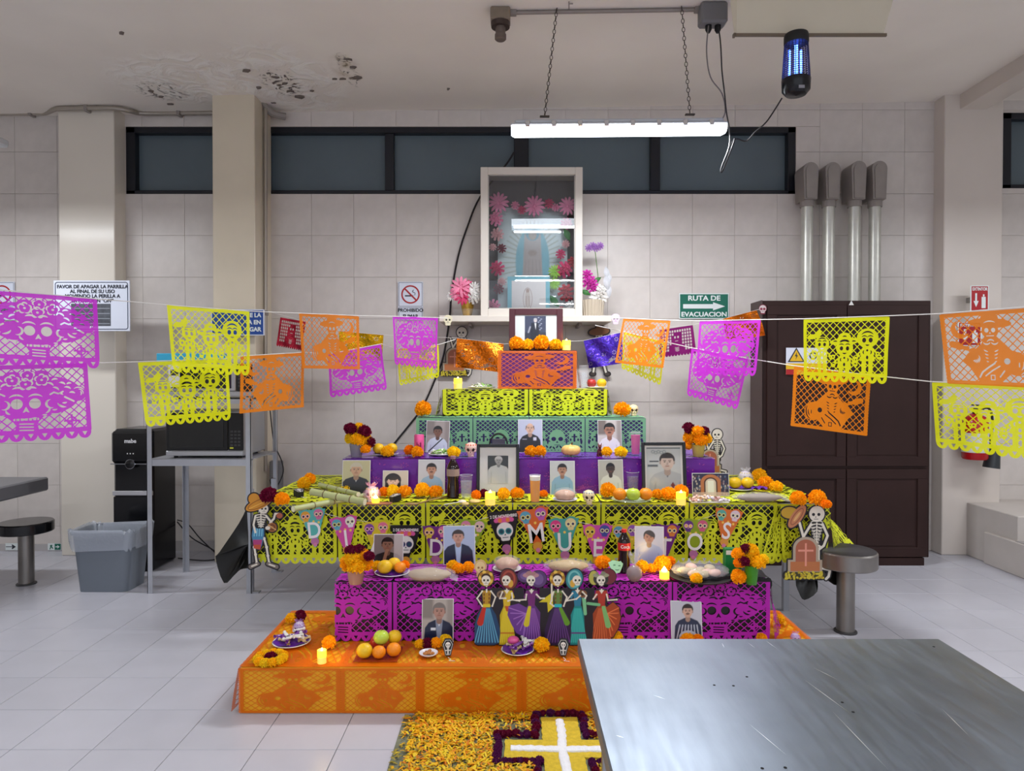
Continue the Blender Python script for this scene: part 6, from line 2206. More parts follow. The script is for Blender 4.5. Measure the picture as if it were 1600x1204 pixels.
def marigold(label, px, pyb, wpx, level, col='orange', Y=None, dz=0.0, group='marigolds on the altar', name='marigold', parent=None):
 if Y is None:
  p = Wz(px, pyb, level)
 else:
  p = W(px, pyb, Y)
  if level is not None:
   p.z = level
 r = wpx * p.y / F / 2 * 1.08
 v = rf.randrange(2)
 f_ = (1.0, 0.88)[v]
 o = inst(name, MG[col][v], parent, (p.x, p.y, p.z + r * f_ * 0.86 + dz), (rf.uniform(-0.12, 0.12), rf.uniform(-0.12, 0.12), rf.uniform(0, 6)), r)
 if parent is None:
  tag(o, label, 'flower', group)
 return o
T = L2 + 0.007
for a_ in [
 ('orange marigold at the end of the top box, by the maroon frame', 807, 548, 22, L6 + 0.006, 'orange', 4.96), ('golden marigold under the maroon frame, second along', 825, 548, 18, L6 + 0.006, 'golden', 4.96),
 ('orange marigold under the maroon frame, third along and tallest', 846, 548, 24, L6 + 0.006, 'orange', 4.96), ('golden marigold between the maroon frame and the top candle', 868, 548, 20, L6 + 0.006, 'golden', 4.96),
 ('lone orange marigold on the end of the mint green step away from the card skull', 661, 650, 25, L4 + 0.005, 'orange', 4.78), ('flat orange marigold beside the cream skull on the mint step', 972, 650, 26, L4 + 0.005, 'orange', 4.78),
 ('golden marigold on the fruit plate of the violet step', 605, 713, 21, L3 + 0.006, 'golden', 4.40), ('deep orange marigold beside the pink can', 640, 710, 17, L3 + 0.006, 'deep_orange', 4.48), ('orange marigold lying in front of the pink can', 652, 714, 18, L3 + 0.006, 'orange', 4.38),
 ('yellow marigold at the rim of the salad plate', 709, 714, 20, L3 + 0.006, 'yellow', 4.38), ('orange marigold before the balding man photo, next to the framed one', 829, 712, 18, L3 + 0.006, 'orange', 4.42), ('orange marigold before the balding man photo, towards the pumpkin', 844, 711, 18, L3 + 0.006, 'orange', 4.42),
 ('golden marigold beside the brown dog figurine', 948, 711, 16, L3 + 0.006, 'golden', 4.42), ('yellow marigold in front of the man with glasses and white coat', 970, 714, 20, L3 + 0.006, 'yellow', 4.38),
]:
 marigold(a_[0], a_[1], a_[2], a_[3], a_[4], a_[5], Y=a_[6])
for a_ in [
 ('yellow marigold below the elderly smiling man photo', 541, 771, 17, 'yellow'), ('deep orange marigold next to the sugar skull, below the elderly man', 558, 769, 17, 'deep_orange'), ('deep orange marigold between sugar skull and fringe portrait', 600, 776, 16, 'deep_orange'),
 ('yellow marigold below the fringe portrait', 614, 776, 20, 'yellow'), ('orange marigold below the fringe portrait on the bottle side', 632, 777, 22, 'orange'), ('golden marigold below the light blue shirt portrait', 660, 777, 24, 'golden'),
 ('orange marigold below the light blue shirt portrait, next to the bottle', 681, 777, 22, 'orange'), ('deep orange marigold in front of the black frame, by the lollipop', 744, 780, 15, 'deep_orange'), ('flat burgundy flower in front of the black frame', 756, 778, 15, 'burgundy'),
 ('golden marigold beside the candle at the black frame', 787, 780, 19, 'golden'), ('orange marigold at the corner of the black frame', 808, 779, 21, 'orange'), ('small burgundy bloom perched between the two marigolds', 801, 768, 9, 'burgundy'),
 ('orange marigold behind the beer glass', 849, 777, 14, 'deep_orange'), ('orange marigold before the portrait with glasses and white shirt', 950, 777, 24, 'orange'), ('orange marigold at the foot of the lady portrait frame', 1027, 779, 18, 'orange'),
 ('large orange marigold at the foot of the lady portrait frame', 1044, 781, 24, 'orange'), ('orange marigold behind the candle by the arch picture', 1064, 778, 22, 'orange'), ('burgundy flower on top of the marigolds at the lady portrait', 1050, 764, 20, 'burgundy'),
 ('golden marigold past the two fruits near the back corner', 1186, 753, 22, 'golden'), ('orange marigold near the back corner of the yellow paper', 1196, 764, 24, 'orange'), ('golden marigold by the burgundy bud near the back corner', 1213, 768, 20, 'golden'), ('small burgundy bud between marigolds near the back corner', 1204, 762, 9, 'burgundy'),
 ('orange marigold above the raised card hat', 1247, 790, 24, 'orange'), ('tall orange marigold behind the hat tipping skeleton', 1277, 790, 26, 'orange'), ('deep orange marigold at the very corner behind the skeleton', 1291, 794, 16, 'deep_orange'), ('small burgundy bud above the raised card hat', 1261, 780, 9, 'burgundy'),
 ('golden marigold leaning on the cane stalks', 475, 764, 20, 'golden'), ('orange marigold behind the cane stalks', 484, 756, 18, 'orange'), ('burgundy flower at the mariachi skeleton hat', 420, 786, 26, 'burgundy'), ('orange marigold at the table corner by the mariachi skeleton', 441, 790, 22, 'orange'),
]:
 marigold(a_[0], a_[1], a_[2], a_[3], T, a_[4])
for a_ in [
 ('golden marigold at the navy suit photo', 707, 893, 19, 'golden'), ('orange marigold at the navy suit photo', 716, 896, 20, 'orange'), ('orange marigold past the navy suit photo', 732, 894, 18, 'orange'), ('orange marigold behind the long bread loaf', 942, 888, 24, 'orange'),
 ('golden marigold beside the clear goblet', 1003, 894, 20, 'golden'), ('orange marigold between goblet and tea light', 1018, 894, 16, 'orange'), ('orange marigold glowing behind the tea light', 1035, 893, 26, 'orange'), ('deep orange marigold behind the tea light on the tray side', 1046, 884, 18, 'deep_orange'),
 ('golden marigold at the front rim of the biscuit tray', 1088, 911, 19, 'golden'), ('orange marigold between biscuit tray and green vase', 1154, 911, 23, 'orange'), ('golden marigold behind the fruit plate near the chin-on-hand photo', 590, 892, 17, 'golden'), ('deep orange marigold at the fruit plate edge by the photo', 632, 889, 16, 'deep_orange'),
]:
 marigold(a_[0], a_[1], a_[2], a_[3], L1 + 0.006, a_[4])
for a_ in [
 ('golden marigold at the far corner of the orange step', 455, 972, 17, 'golden'), ('burgundy flower at the far corner of the orange step', 469, 970, 18, 'burgundy'), ('orange marigold at the corner of the magenta step', 514, 1013, 21, 'orange'),
 ('golden marigold below the navy vest photo', 656, 1012, 16, 'golden'), ('burgundy flower below the navy vest photo', 668, 1012, 18, 'burgundy'), ('orange marigold below the navy vest photo', 681, 1012, 17, 'orange'), ('yellow marigold behind the paper coffin', 696, 1009, 19, 'yellow'),
 ('golden marigold beside the sweets plate', 846, 1017, 25, 'golden'), ('yellow marigold by the orange dress of the last dancer', 963, 1004, 20, 'golden'), ('small orange marigold by the steel table edge', 1000, 1004, 12, 'orange'), ('orange marigold in front of the racing jacket photo', 1075, 1010, 24, 'orange'), ('deep orange marigold beside the racing jacket photo', 1090, 1010, 20, 'deep_orange'), ('orange marigold where the magenta step ends', 1190, 1004, 16, 'orange'), ('golden marigold on the stool side of the orange step', 1217, 974, 17, 'golden'),
]:
 marigold(a_[0], a_[1], a_[2], a_[3], L0 + 0.006, a_[4])
# ring of loose petals with a burgundy middle, near corner of the orange step
pr = Wz(423, 1032, L0 + 0.006)
rg_ = thing('marigold_ring', 'round bed of yellow marigold heads with a burgundy middle, outer corner of the orange step', 'flower', pr)
rn = random.Random(8)
for q in range(11):
 t = 2 * PI * q / 11
 inst('marigold_head', MG['golden' if q % 2 else 'yellow'][1], rg_, (0.055 * math.cos(t), 0.055 * math.sin(t), 0.014), (0, 0, t), 0.024)
inst('burgundy_head', MG['burgundy'][1], rg_, (0, 0, 0.016), (0, 0, 0), 0.03)
def vase(label, px, pyb, wpx, hpx, level, cup, blooms, Y=None, seed=1):
 """cup: (material, top radius factor); blooms: (dx px, height px above rim, width px, colour)"""
 p = Wz(px, pyb, level) if Y is None else Vector((W(px, pyb, Y).x, Y, level))
 k = p.y / F
 t = thing('flower_vase', label, 'vase', p, group='vases of marigolds')
 r, h = wpx * k / 2, hpx * k
 m = MB().lathe([(r * 0.72, 0.0), (r * 0.78, 0.006), (r * 0.9, h * 0.6), (r, h), (r * 0.93, h), (r * 0.84, h * 0.6), (r * 0.7, 0.012)], 20)
 m.build('cup', cup, t)
 st = MB()
 for (dx, dh, w_, c_) in blooms:
  st.tube([(0, 0, h * 0.3), (dx * k * 0.4, 0, h * 0.95), (dx * k, -0.004, h + dh * k)], 0.0025, 5)
 st.build('stems', mat('stem_green', (74, 118, 42), rough=0.6), t)
 for q, (dx, dh, w_, c_) in enumerate(blooms):
  rr = w_ * k / 2 * 1.25
  o = inst('bloom', MG[c_][q % 2], t, (dx * k, -rr * 0.5 if q % 2 else rr * 0.4, h + dh * k), (rf.uniform(0, 1.2), 0, rf.uniform(0, 6)), rr)
 return t
M_cup1 = mat('clear_grey_cup', (150, 146, 160), rough=0.15, alpha=0.6)
M_cup2 = mat('tan_clay_cup', (178, 130, 112), rough=0.3, alpha=0.85)
M_cup3 = mat('green_glass', (70, 150, 40), rough=0.1, alpha=0.72)
M_cup4 = mat('amber_cup', (206, 186, 90), rough=0.12, alpha=0.75)
vase('clear cup of yellow and burgundy flowers at the end of the violet step', 557, 712, 22, 20, L3 + 0.006, M_cup1,
     [(-9, 8, 17, 'yellow'), (3, 7, 20, 'golden'), (13, 5, 18, 'golden'), (-8, 24, 17, 'burgundy'), (3, 24, 15, 'golden'), (14, 20, 18, 'burgundy'), (21, 2, 14, 'burgundy'), (15, -8, 14, 'orange'), (19, -2, 10, 'deep_orange')], Y=4.42)
vase('amber cup of orange marigolds beside the small wall skeleton, violet step', 1091, 712, 21, 19, L3 + 0.006, M_cup4,
     [(-10, 10, 21, 'orange'), (2, 9, 20, 'orange'), (11, 8, 19, 'golden'), (-2, 20, 18, 'orange'), (-14, 24, 17, 'burgundy'), (7, 20, 16, 'burgundy'), (-16, -2, 12, 'orange')], Y=4.42)
vase('tan cup of orange marigolds with burgundy tops at the corner of the magenta step', 556, 911, 28, 22, L1 + 0.006, M_cup2,
     [(-13, 8, 22, 'orange'), (2, 7, 24, 'golden'), (15, 8, 20, 'orange'), (-4, 20, 22, 'golden'), (10, 20, 20, 'orange'), (-6, 30, 18, 'burgundy'), (5, 30, 15, 'burgundy'), (22, 22, 15, 'burgundy')])
vase('green glass of golden marigolds at the stool side corner of the magenta step', 1174, 912, 22, 30, L1 + 0.006, M_cup3,
     [(-8, 5, 20, 'golden'), (8, 6, 21, 'golden'), (0, 18, 24, 'golden'), (16, 10, 16, 'yellow'), (-20, 16, 17, 'orange'), (-14, 6, 16, 'burgundy'), (-8, 24, 14, 'burgundy'), (-22, 4, 13, 'deep_orange')])
# ------------------------------------------------------------------ candles
M_cand = mat('ivory_candle', (244, 214, 130), rough=0.5, emit=(255, 190, 40), estr=0.7)
M_candg = mat('candle_glow', (255, 226, 90), rough=0.5, emit=(255, 206, 30), estr=2.6)
M_flame = mat('flame', (255, 240, 200), emit=(255, 214, 120), estr=12.0)
def candle(label, px, pyt, pyb, wpx, level, Y=None, glow=0.25, tl=False):
 p = Wz(px, pyb, level) if Y is None else Vector((W(px, pyb, Y).x, Y, level))
 k = p.y / F
 r = wpx * k / 2
 h = (pyb - pyt) * k if Y is None else W(px, pyt, Y).z - level
 t = thing('led_candle', label, 'candle', p, group='glowing candles')
 if not tl:
  MB().lathe([(r * 0.98, 0.0), (r, h * 0.42)], 20).build('base', M_cand, t)
  MB().lathe([(r, h * 0.42), (r, h * 0.84), (r * 0.9, h * 0.86), (r * 0.75, h * 0.80), (r * 0.05, h * 0.78)], 20).build('glowing_top', M_candg, t)
  MB().lathe([(0.0005, h * 0.78), (r * 0.3, h * 0.83), (r * 0.12, h * 0.95), (0.0005, h)], 10).build('flame', M_flame, t)
 else:
  MB().lathe([(r, 0.0), (r, h * 0.55), (r * 0.7, h * 0.6)], 18).build('base', M_candg, t)
  MB().lathe([(r * 0.5, h * 0.5), (r * 0.62, h * 0.66), (r * 0.3, h * 0.85), (0.0005, h)], 12).build('flame', M_flame, t)
 ld = bpy.data.lights.new('candle_glow', 'POINT')
 ld.energy = glow
 ld.color = (1.0, 0.66, 0.2)
 ld.shadow_soft_size = r * 1.1
 lo = bpy.data.objects.new('candle_glow', ld)
 lo.location = (p.x, p.y, p.z + h + r)
 COL.objects.link(lo)
 return t
candle('lit candle on the top box beside the maroon frame', 885, 529, 548, 13, L6 + 0.006, Y=4.98)
candle('lit candle on the narrow yellow step by the plate of greens', 715.5, 588, 607, 13, L5 + 0.006, Y=4.90)
candle('lit candle in front of the black framed elderly man', 766, 765, 788, 16, T)
candle('lit candle in front of the arch picture on the altar table', 1064, 765, 788, 15, T)
candle('tall tea light on the brown tile by the cane stalks', 587, 772, 786, 12, T, tl=True, glow=0.3)
candle('bright tea light glowing on the magenta step', 1038, 884, 903, 15, L1 + 0.006, tl=True, glow=0.7)
candle('glowing candle alone on the orange step', 503, 1011, 1035, 14, L0 + 0.006, glow=0.5)
# ------------------------------------------------------------------ tableware, fruit and food
M_plate = mat('white_plate', (228, 226, 230), rough=0.25)
M_napk = mat('violet_napkin', (92, 26, 150), rough=0.45)
def plate(label, px, pyb, wpx, level, Y=None, m=None, nap=True, name='plate', group='plates on the altar'):
 p = Wz(px, pyb, level) if Y is None else Vector((W(px, pyb, Y).x, Y, level))
 r = wpx * p.y / F / 2
 if Y is None:
  p.y += r * 0.8
 t = thing(name, label, 'plate', p, group=group)
 MB().lathe([(r * 0.6, 0.0), (r * 0.92, 0.008), (r, 0.013), (r * 0.98, 0.015), (r * 0.62, 0.005), (0.001, 0.004)], 32).build('dish', m or M_plate, t)
 if nap:
  z = [0.013 + 0.004 * math.sin(q * 2.3) for q in range(16)]
  mm = MB()
  vs = [(0, 0, 0.009)] + [(r * (0.9 + 0.08 * (q % 2)) * math.cos(2 * PI * q / 16), r * (0.9 + 0.08 * (q % 2)) * math.sin(2 * PI * q / 16), z[q] + 0.004) for q in range(16)]
  mm._add(vs, [(0, q + 1, (q + 1) % 16 + 1) for q in range(16)])
  mm.build('napkin', M_napk, t)
 t['r'] = r
 return t, p, r
FR = {'orange': mat('orange_peel', (240, 140, 14), rough=0.42, bump=0.25, bscale=180, noise=0.05), 'yellow': mat('yellow_peel', (232, 186, 22), rough=0.4, bump=0.2, bscale=160, noise=0.06), 'green': mat('green_apple', (186, 208, 70), rough=0.3, noise=0.08),
      'red': mat('red_apple', (176, 46, 40), rough=0.3, noise=0.25, nscale=12), 'mango': mat('mango_orange', (236, 150, 40), rough=0.35, noise=0.1)}
def fruit(label, p, r, kind, name=None, cat='fruit', group='fruit offerings'):
 apple = kind in ('green', 'red')
 t = thing(name or ('apple' if apple else 'orange_fruit' if kind != 'yellow' else 'yellow_fruit'), label, cat, p, rf.uniform(0, 6), group)
 def dimple(q):
  return 1 - (0.16 if apple else 0.05) * max(0, abs(q.z) - 0.8) / 0.2
 MB().ball((0, 0, r * 0.93), r, 20, 14, (1, 1, 0.93), dimple).build('flesh', FR[kind], t)
 if apple:
  MB().tube([(0, 0, r * 1.6), (0.002, 0, r * 1.8), (0.005, 0, r * 2.05)], 0.0014, 5).build('stem', mat('stem_brown', (90, 60, 30), rough=0.7), t)
 else:
  MB().lathe([(0.0035, r * 1.80), (0.0025, r * 1.84)], 6).build('stem_scar', mat('stem_green', 0), t)
 return t
def at_px(px, pyb, level, Y=None):
 return Wz(px, pyb, level) if Y is None else Vector((W(px, pyb, Y).x, Y, level))
# top yellow step
def glass(label, px, pyt, pyb, wpx, level, Y=None, fill=None, fillf=0.7, foam=False, name='glass', cat='glass'):
 p = at_px(px, pyb, level, Y)
 k = p.y / F
 r = wpx * k / 2
 h = (pyb - pyt) * k if Y is None else W(px, pyt, Y).z - level
 t = thing(name, label, cat, p, group='glasses on the altar')
 MB().lathe([(r * 0.8, 0.0), (r, h), (r * 0.94, h), (r * 0.76, 0.008), (0.001, 0.008)], 24).build('glass', mat('drinking_glass', (236, 240, 246), rough=0.03, alpha=0.05, spec=0.8), t)
 if fill:
  MB().lathe([(r * 0.75, 0.009), (r * (0.75 + 0.18 * fillf), h * fillf)], 24).build('drink', fill, t)
 if foam:
  MB().lathe([(r * 0.9, h * fillf + 0.0005), (r * 0.93, h * 0.97)], 24).build('foam', mat('beer_foam', (240, 236, 226), rough=0.8), t)
 MB().lathe([(r * 1.0, h), (r * 1.015, h + 0.0015), (r * 0.94, h + 0.0015), (r * 0.935, h)], 24, cap=False).build('rim', mat('glass_rim', (230, 234, 240), rough=0.1), t)
 return t
M_water = mat('water', (206, 214, 226), rough=0.02, alpha=0.22, spec=0.8)
glass('clear glass of water on the narrow yellow step beside the top box', 912, 571, 606, 16, L5 + 0.006, Y=4.95, fill=M_water)
t, p, r = plate('white plate with a red apple and a yellow fruit on the narrow yellow step', 931, 606, 36, L5 + 0.004, Y=4.99, nap=False)
fruit('red apple on the plate beside the water glass, top of the altar', (p.x - 0.035, p.y - 0.02, p.z + 0.008), 0.036, 'red')
fruit('yellow fruit on the plate beside the water glass, top of the altar', (p.x + 0.04, p.y - 0.02, p.z + 0.008), 0.036, 'yellow')
t, p, r = plate('white plate with chopped greens on the narrow yellow step by the candle', 752, 606, 44, L5 + 0.004, Y=5.0, nap=False)
M_green = mat('fresh_greens', (140, 190, 90), rough=0.6, noise=0.15, nscale=20, translucent=0.2)
M_pale = mat('pale_onion', (226, 226, 206), rough=0.6, noise=0.08)
def greens(t, r, n, seed, mats=(None,)):
 rn = random.Random(seed)
 for mi, m in enumerate(mats):
  b = MB()
  for q in range(n):
   a = rn.uniform(0, 2 * PI)
   d = r * 0.72 * math.sqrt(rn.random())
   b.at((d * math.cos(a), d * math.sin(a), 0.012 + 0.03 * (1 - d / r) * rn.random()), (rn.uniform(-0.8, 0.8), rn.uniform(-0.8, 0.8), rn.uniform(0, 6)))
   s = rn.uniform(0.012, 0.022)
   b._add([(-s, -s * 0.5, 0), (s, -s * 0.6, 0.003), (s * 0.8, s * 0.6, -0.003), (-s * 0.7, s * 0.5, 0.004), (0, 0, 0.007)], [(0, 1, 4), (1, 2, 4), (2, 3, 4), (3, 0, 4)])
  b.at()
  o = b.build('chopped_food', m, t, smooth=False)
  o['kind'] = 'stuff'
greens(t, r, 40, 3, (M_green, M_pale))
# mint step: little skull
M_bone = mat('bone_ceramic', (226, 208, 164), rough=0.4, noise=0.05)
def skull3d(label, p, s, m=M_bone, cat='skull', name='skull_figurine', deco=None, group='small skull figurines'):
 t = thing(name, label, cat, p, 0, group)
 b = MB()
 b.ball((0, 0.1 * s, 0.62 * s), 0.46 * s, 20, 14, (1, 1.15, 0.92))
 b.ball((0, -0.18 * s, 0.30 * s), 0.28 * s, 14, 10, (0.95, 0.9, 0.95))
 b.ball((-0.24 * s, -0.22 * s, 0.42 * s), 0.13 * s, 10, 8).ball((0.24 * s, -0.22 * s, 0.42 * s), 0.13 * s, 10, 8)
 b.box(-0.2 * s, 0.2 * s, -0.40 * s, 0.0, 0.0, 0.18 * s, 0.03 * s)
 b.build('cranium', m, t, ang=1.0)
 e = MB()
 for q in (-1, 1):
  e.ball((q * 0.17 * s, -0.36 * s, 0.55 * s), 0.115 * s, 12, 8, (1, 0.5, 1))
 e.build('eye_sockets', mat('socket_dark', (52, 34, 28), rough=0.8), t)
 MB().at((0, -0.44 * s, 0.38 * s), (PI / 2, 0, 0)).prism([(-0.05 * s, -0.05 * s), (0.05 * s, -0.05 * s), (0, 0.06 * s)], 0, 0.02 * s).build('nose_hole', mat('socket_dark', 0), t, smooth=False)
 tt_ = MB()
 for q in range(-3, 4):
  tt_.box((q * 0.055 - 0.004) * s, (q * 0.055 + 0.004) * s, -0.412 * s, -0.39 * s, 0.05 * s, 0.15 * s)
 tt_.build('teeth_gap', mat('socket_dark', 0), t, smooth=False)
 if deco:
  d = MB()
  rn = random.Random(5)
  for q in range(12):
   a = 2 * PI * q / 12
   d.ball((0.36 * s * math.cos(a), 0.1 * s + 0.42 * s * math.sin(a), 0.86 * s), 0.06 * s, 6, 5)
  d.build('icing_dots', deco, t)
 return t
skull3d('small cream skull on the end of the mint green step', Vector((W(990, 645, 4.86).x, 4.86, L4 + 0.005)), 0.078)
# violet step
t, p, r = plate('plate with two yellow fruits beside the clear flower cup', 603, 712, 40, L3 + 0.005, Y=4.5)
fruit('yellow fruit on the violet step plate, next to the flower cup', (p.x - 0.045, p.y - 0.02, p.z + 0.012), 0.038, 'yellow')
fruit('yellow fruit on the violet step plate, away from the flower cup', (p.x + 0.04, p.y - 0.01, p.z + 0.012), 0.038, 'yellow')
fruit('yellow fruit hidden behind the lady portrait frame, nearer the glass candle', Vector((W(1037, 700, 4.7).x, 4.7, L3 + 0.005)), 0.034, 'yellow')
fruit('yellow fruit hidden behind the lady portrait frame, nearer the marigold vase', Vector((W(1053, 700, 4.7).x, 4.7, L3 + 0.005)), 0.034, 'yellow')
p = at_px(655, 712, L3 + 0.006, 4.47)
cn = thing('drink_can', 'tall pink drink can on the violet step', 'can', p)
hcan = W(655, 678, 4.47).z - p.z
rc = 0.033
MB().lathe([(rc * 0.9, 0), (rc, 0.006), (rc, hcan - 0.01), (rc * 0.85, hcan)], 22).build('can', mat('pink_print', (228, 90, 150), rough=0.3, metal=0.2, noise=0.12, nscale=30), cn)
fm_ = MB()
for q in range(5):
 fm_.box(-0.02 + 0.008 * q, -0.015 + 0.008 * q, -rc - 0.001, -rc + 0.006, 0.035 + 0.008 * (q % 3), 0.07 + 0.01 * ((q * 2) % 3))
fm_.build('dark_print', mat('can_dark_print', (120, 20, 60), rough=0.4), cn, smooth=False)
MB().lathe([(rc * 0.84, hcan), (rc * 0.84, hcan + 0.002)], 22).build('can_lid', M_chrome, cn)
t, p, r = plate('plate heaped with lettuce and white onion before the shoulder strap photo', 690, 714, 42, L3 + 0.005, Y=4.50, nap=False)
greens(t, r, 80, 5, (M_green, M_pale))
skull3d('pink and white sugar skull on the violet step, next to the black frame', at_px(736, 713, L3 + 0.005, 4.42), 0.09, mat('sugar_pink', (226, 190, 176), rough=0.5, noise=0.15, nscale=25), deco=mat('icing_orange', (226, 100, 60), rough=0.5))
# black wire arch holder
p = at_px(779, 693, L3 + 0.005, 4.6)
hd_ = thing('napkin_holder', 'black arched holder behind the black framed elderly man', 'holder', p)
mb_ = MB()
for yy in (-0.025, 0.025):
 mb_.tube([(-0.06, yy, 0.03)] + [(-0.06 * math.cos(a), yy, 0.06 + 0.075 * math.sin(a)) for a in [PI * q / 12 for q in range(13)]] + [(0.06, yy, 0.03)], 0.005, 6)
mb_.build('arch', M_mblack, hd_)
MB().box(-0.066, 0.066, -0.032, 0.032, 0, 0.034, 0.004).build('base', M_mblack, hd_, smooth=False)
MB().box(-0.045, 0.045, -0.02, 0.02, 0.034, 0.10, 0.003).build('napkins', mat('grey_napkins', (96, 100, 104), rough=0.8), hd_, smooth=False)
MB().box(-0.045, 0.045, -0.034, -0.0322, 0.016, 0.026).build('silver_strip', M_chrome, hd_, smooth=False)
def pumpkin(label, p, r, m):
 t = thing('pumpkin', label, 'pumpkin', p, 0, 'little pumpkins')
 MB().ball((0, 0, r * 0.62), r, 48, 12, (1, 1, 0.64), lambda q: (0.93 + 0.07 * abs(math.cos(5 * math.atan2(q.y, q.x)))) * (1 - 0.25 * max(0, abs(q.z) - 0.75) / 0.25)).build('rind', m, t)
 MB().tube([(0, 0, r * 1.0), (0.003, 0, r * 1.2), (0.01, 0, r * 1.4)], [0.007, 0.005, 0.006], 6).build('stem', mat('stem_brown', 0), t)
pumpkin('small pale ribbed pumpkin on the violet step between two photos', at_px(892, 713, L3 + 0.005, 4.45), 0.064, mat('pumpkin_pale', (232, 186, 110), rough=0.45, noise=0.1, nscale=12))
# dog figurine
p = at_px(937, 713, L3 + 0.005, 4.44)
dg_ = thing('dog_figurine', 'tiny dark red dog figurine sitting on the violet step', 'figurine', p)
b = MB().ball((0, 0.008, 0.026), 0.019, 14, 10, (0.9, 1.1, 1.35)).ball((0, -0.004, 0.05), 0.012, 12, 8, (0.9, 0.9, 1.3)).ball((0, -0.008, 0.066), 0.012, 12, 8)
b.ball((0, -0.021, 0.063), 0.007, 10, 6, (0.8, 1.5, 0.8))
b.cyl((-0.008, -0.01, 0.0), (-0.008, -0.006, 0.035), 0.0045).cyl((0.008, -0.01, 0.0), (0.008, -0.006, 0.035), 0.0045)
b.cyl((-0.008, -0.006, 0.072), (-0.011, -0.002, 0.088), 0.005, 0.001, 6).cyl((0.008, -0.006, 0.072), (0.011, -0.002, 0.088), 0.005, 0.001, 6)
b.ball((-0.013, 0.01, 0.009), 0.009, 10, 6, (0.8, 1.5, 1)).ball((0.013, 0.01, 0.009), 0.009, 10, 6, (0.8, 1.5, 1))
b.tube([(0, 0.025, 0.012), (0, 0.036, 0.02), (0, 0.038, 0.034)], [0.004, 0.003, 0.001], 6)
b.build('dog_body', mat('dog_brown', (98, 36, 34), rough=0.35), dg_, ang=1.2)
M_pinkg = mat('pink_wax', (222, 92, 160), rough=0.2, alpha=0.9)
glass('pink glass candle on the violet step beside the lady portrait', 993, 675, 709, 16, L3 + 0.006, Y=4.5, fill=M_pinkg, fillf=0.88, name='glass_candle', cat='candle')
# altar table: bottles and glasses
def bottle(label, px, pyt, pyb, wpx, level, labm, capm, txt=None, Y=None):
 p = at_px(px, pyb, level, Y)
 k = p.y / F
 r = wpx * k / 2
 h = (pyb - pyt) * k
 t = thing('soda_bottle', label, 'bottle', p, group='dark soda bottles')
 prof = [(r * 0.8, 0), (r * 0.98, h * 0.03), (r * 0.9, h * 0.12), (r * 0.93, h * 0.3), (r * 0.84, h * 0.42), (r, h * 0.54), (r, h * 0.70), (r * 0.8, h * 0.8), (r * 0.42, h * 0.9), (r * 0.36, h * 0.955)]
 MB().lathe(prof, 24).build('bottle', mat('cola_dark', (30, 12, 12), rough=0.08, spec=0.6), t)
 MB().lathe([(r * 1.01, h * 0.53), (r * 1.015, h * 0.70)], 24, cap=False).build('label_band', labm, t)
 MB().lathe([(r * 0.42, h * 0.935), (r * 0.42, h), (r * 0.36, h * 1.003)], 16).build('cap', capm, t)
 if txt:
  letters('lettering', txt, h * 0.10, M_white, t, (0, -r * 1.03, h * 0.62), bold=0.01)
bottle('tall dark cola bottle with a grey label on the altar table', 708, 712, 777, 20, T, mat('grey_label', (150, 130, 124), rough=0.4), mat('pinkish_cap', (150, 110, 130), rough=0.3))
bottle('dark cola bottle with red label and red cap on the magenta step', 975, 826, 893, 20, L1 + 0.006, mat('red_label', (206, 30, 34), rough=0.35), mat('red_cap', (206, 30, 34), rough=0.35), 'Coca', Y=None)
glass('glass of water beside the tall cola bottle', 728.5, 742, 778, 20, T, fill=M_water, fillf=0.75)
glass('glass of water before the violet box, beside the lady portrait', 988.5, 737, 770, 20, T, fill=M_water, fillf=0.8)
glass('tall glass of beer with a foam top on the altar table', 836, 742, 785, 18, T, fill=mat('beer', (232, 150, 14), rough=0.1), fillf=0.82, foam=True)
# cane stalks
M_cane = mat('cane_pale_green', (178, 184, 130), rough=0.45, noise=0.12, nscale=6)
M_canen = mat('cane_node', (120, 104, 70), rough=0.6)
def cane(label, a, b, r, r2=None):
 a, b = Vector(a), Vector(b)
 t = thing('cane_stalk', label, 'cane', (0, 0, 0), 0, 'sugar cane stalks')
 n = 4
 d = b - a
 for q in range(n):
  p0 = a + d * (q / n)
  p1 = a + d * ((q + 1) / n)
  MB().tube([p0, p0.lerp(p1, 0.1), p0.lerp(p1, 0.5), p0.lerp(p1, 0.9), p1], [r * 1.08, r * 0.98, r * 0.96, r * 0.98, r * 1.06], 12).build('segment', M_cane, t)
  if q:
   MB().tube([p0 - d.normalized() * 0.003, p0 + d.normalized() * 0.003], r * 1.12, 12).build('node', M_canen, t)
 MB().tube([b, b + d.normalized() * 0.001], r * 0.9, 12).build('cut_end', mat('cane_cut', (226, 222, 190), rough=0.7), t)
tz = T + 0.02
cane('thick cane stalk slanting to the front edge of the table', Wz(487, 768, tz + 0.05) + Vector((0, 0, 0)), Wz(570, 784, tz + 0.012), 0.021)
cane('cane stalk with a flared end lying under the thick one, by the corner marigold', Wz(575, 773, tz), Wz(458, 795, tz), 0.017)
cane('short leafy cane stalk behind the crossed ones', Wz(500, 757, tz + 0.02), Wz(560, 772, tz + 0.02), 0.015)
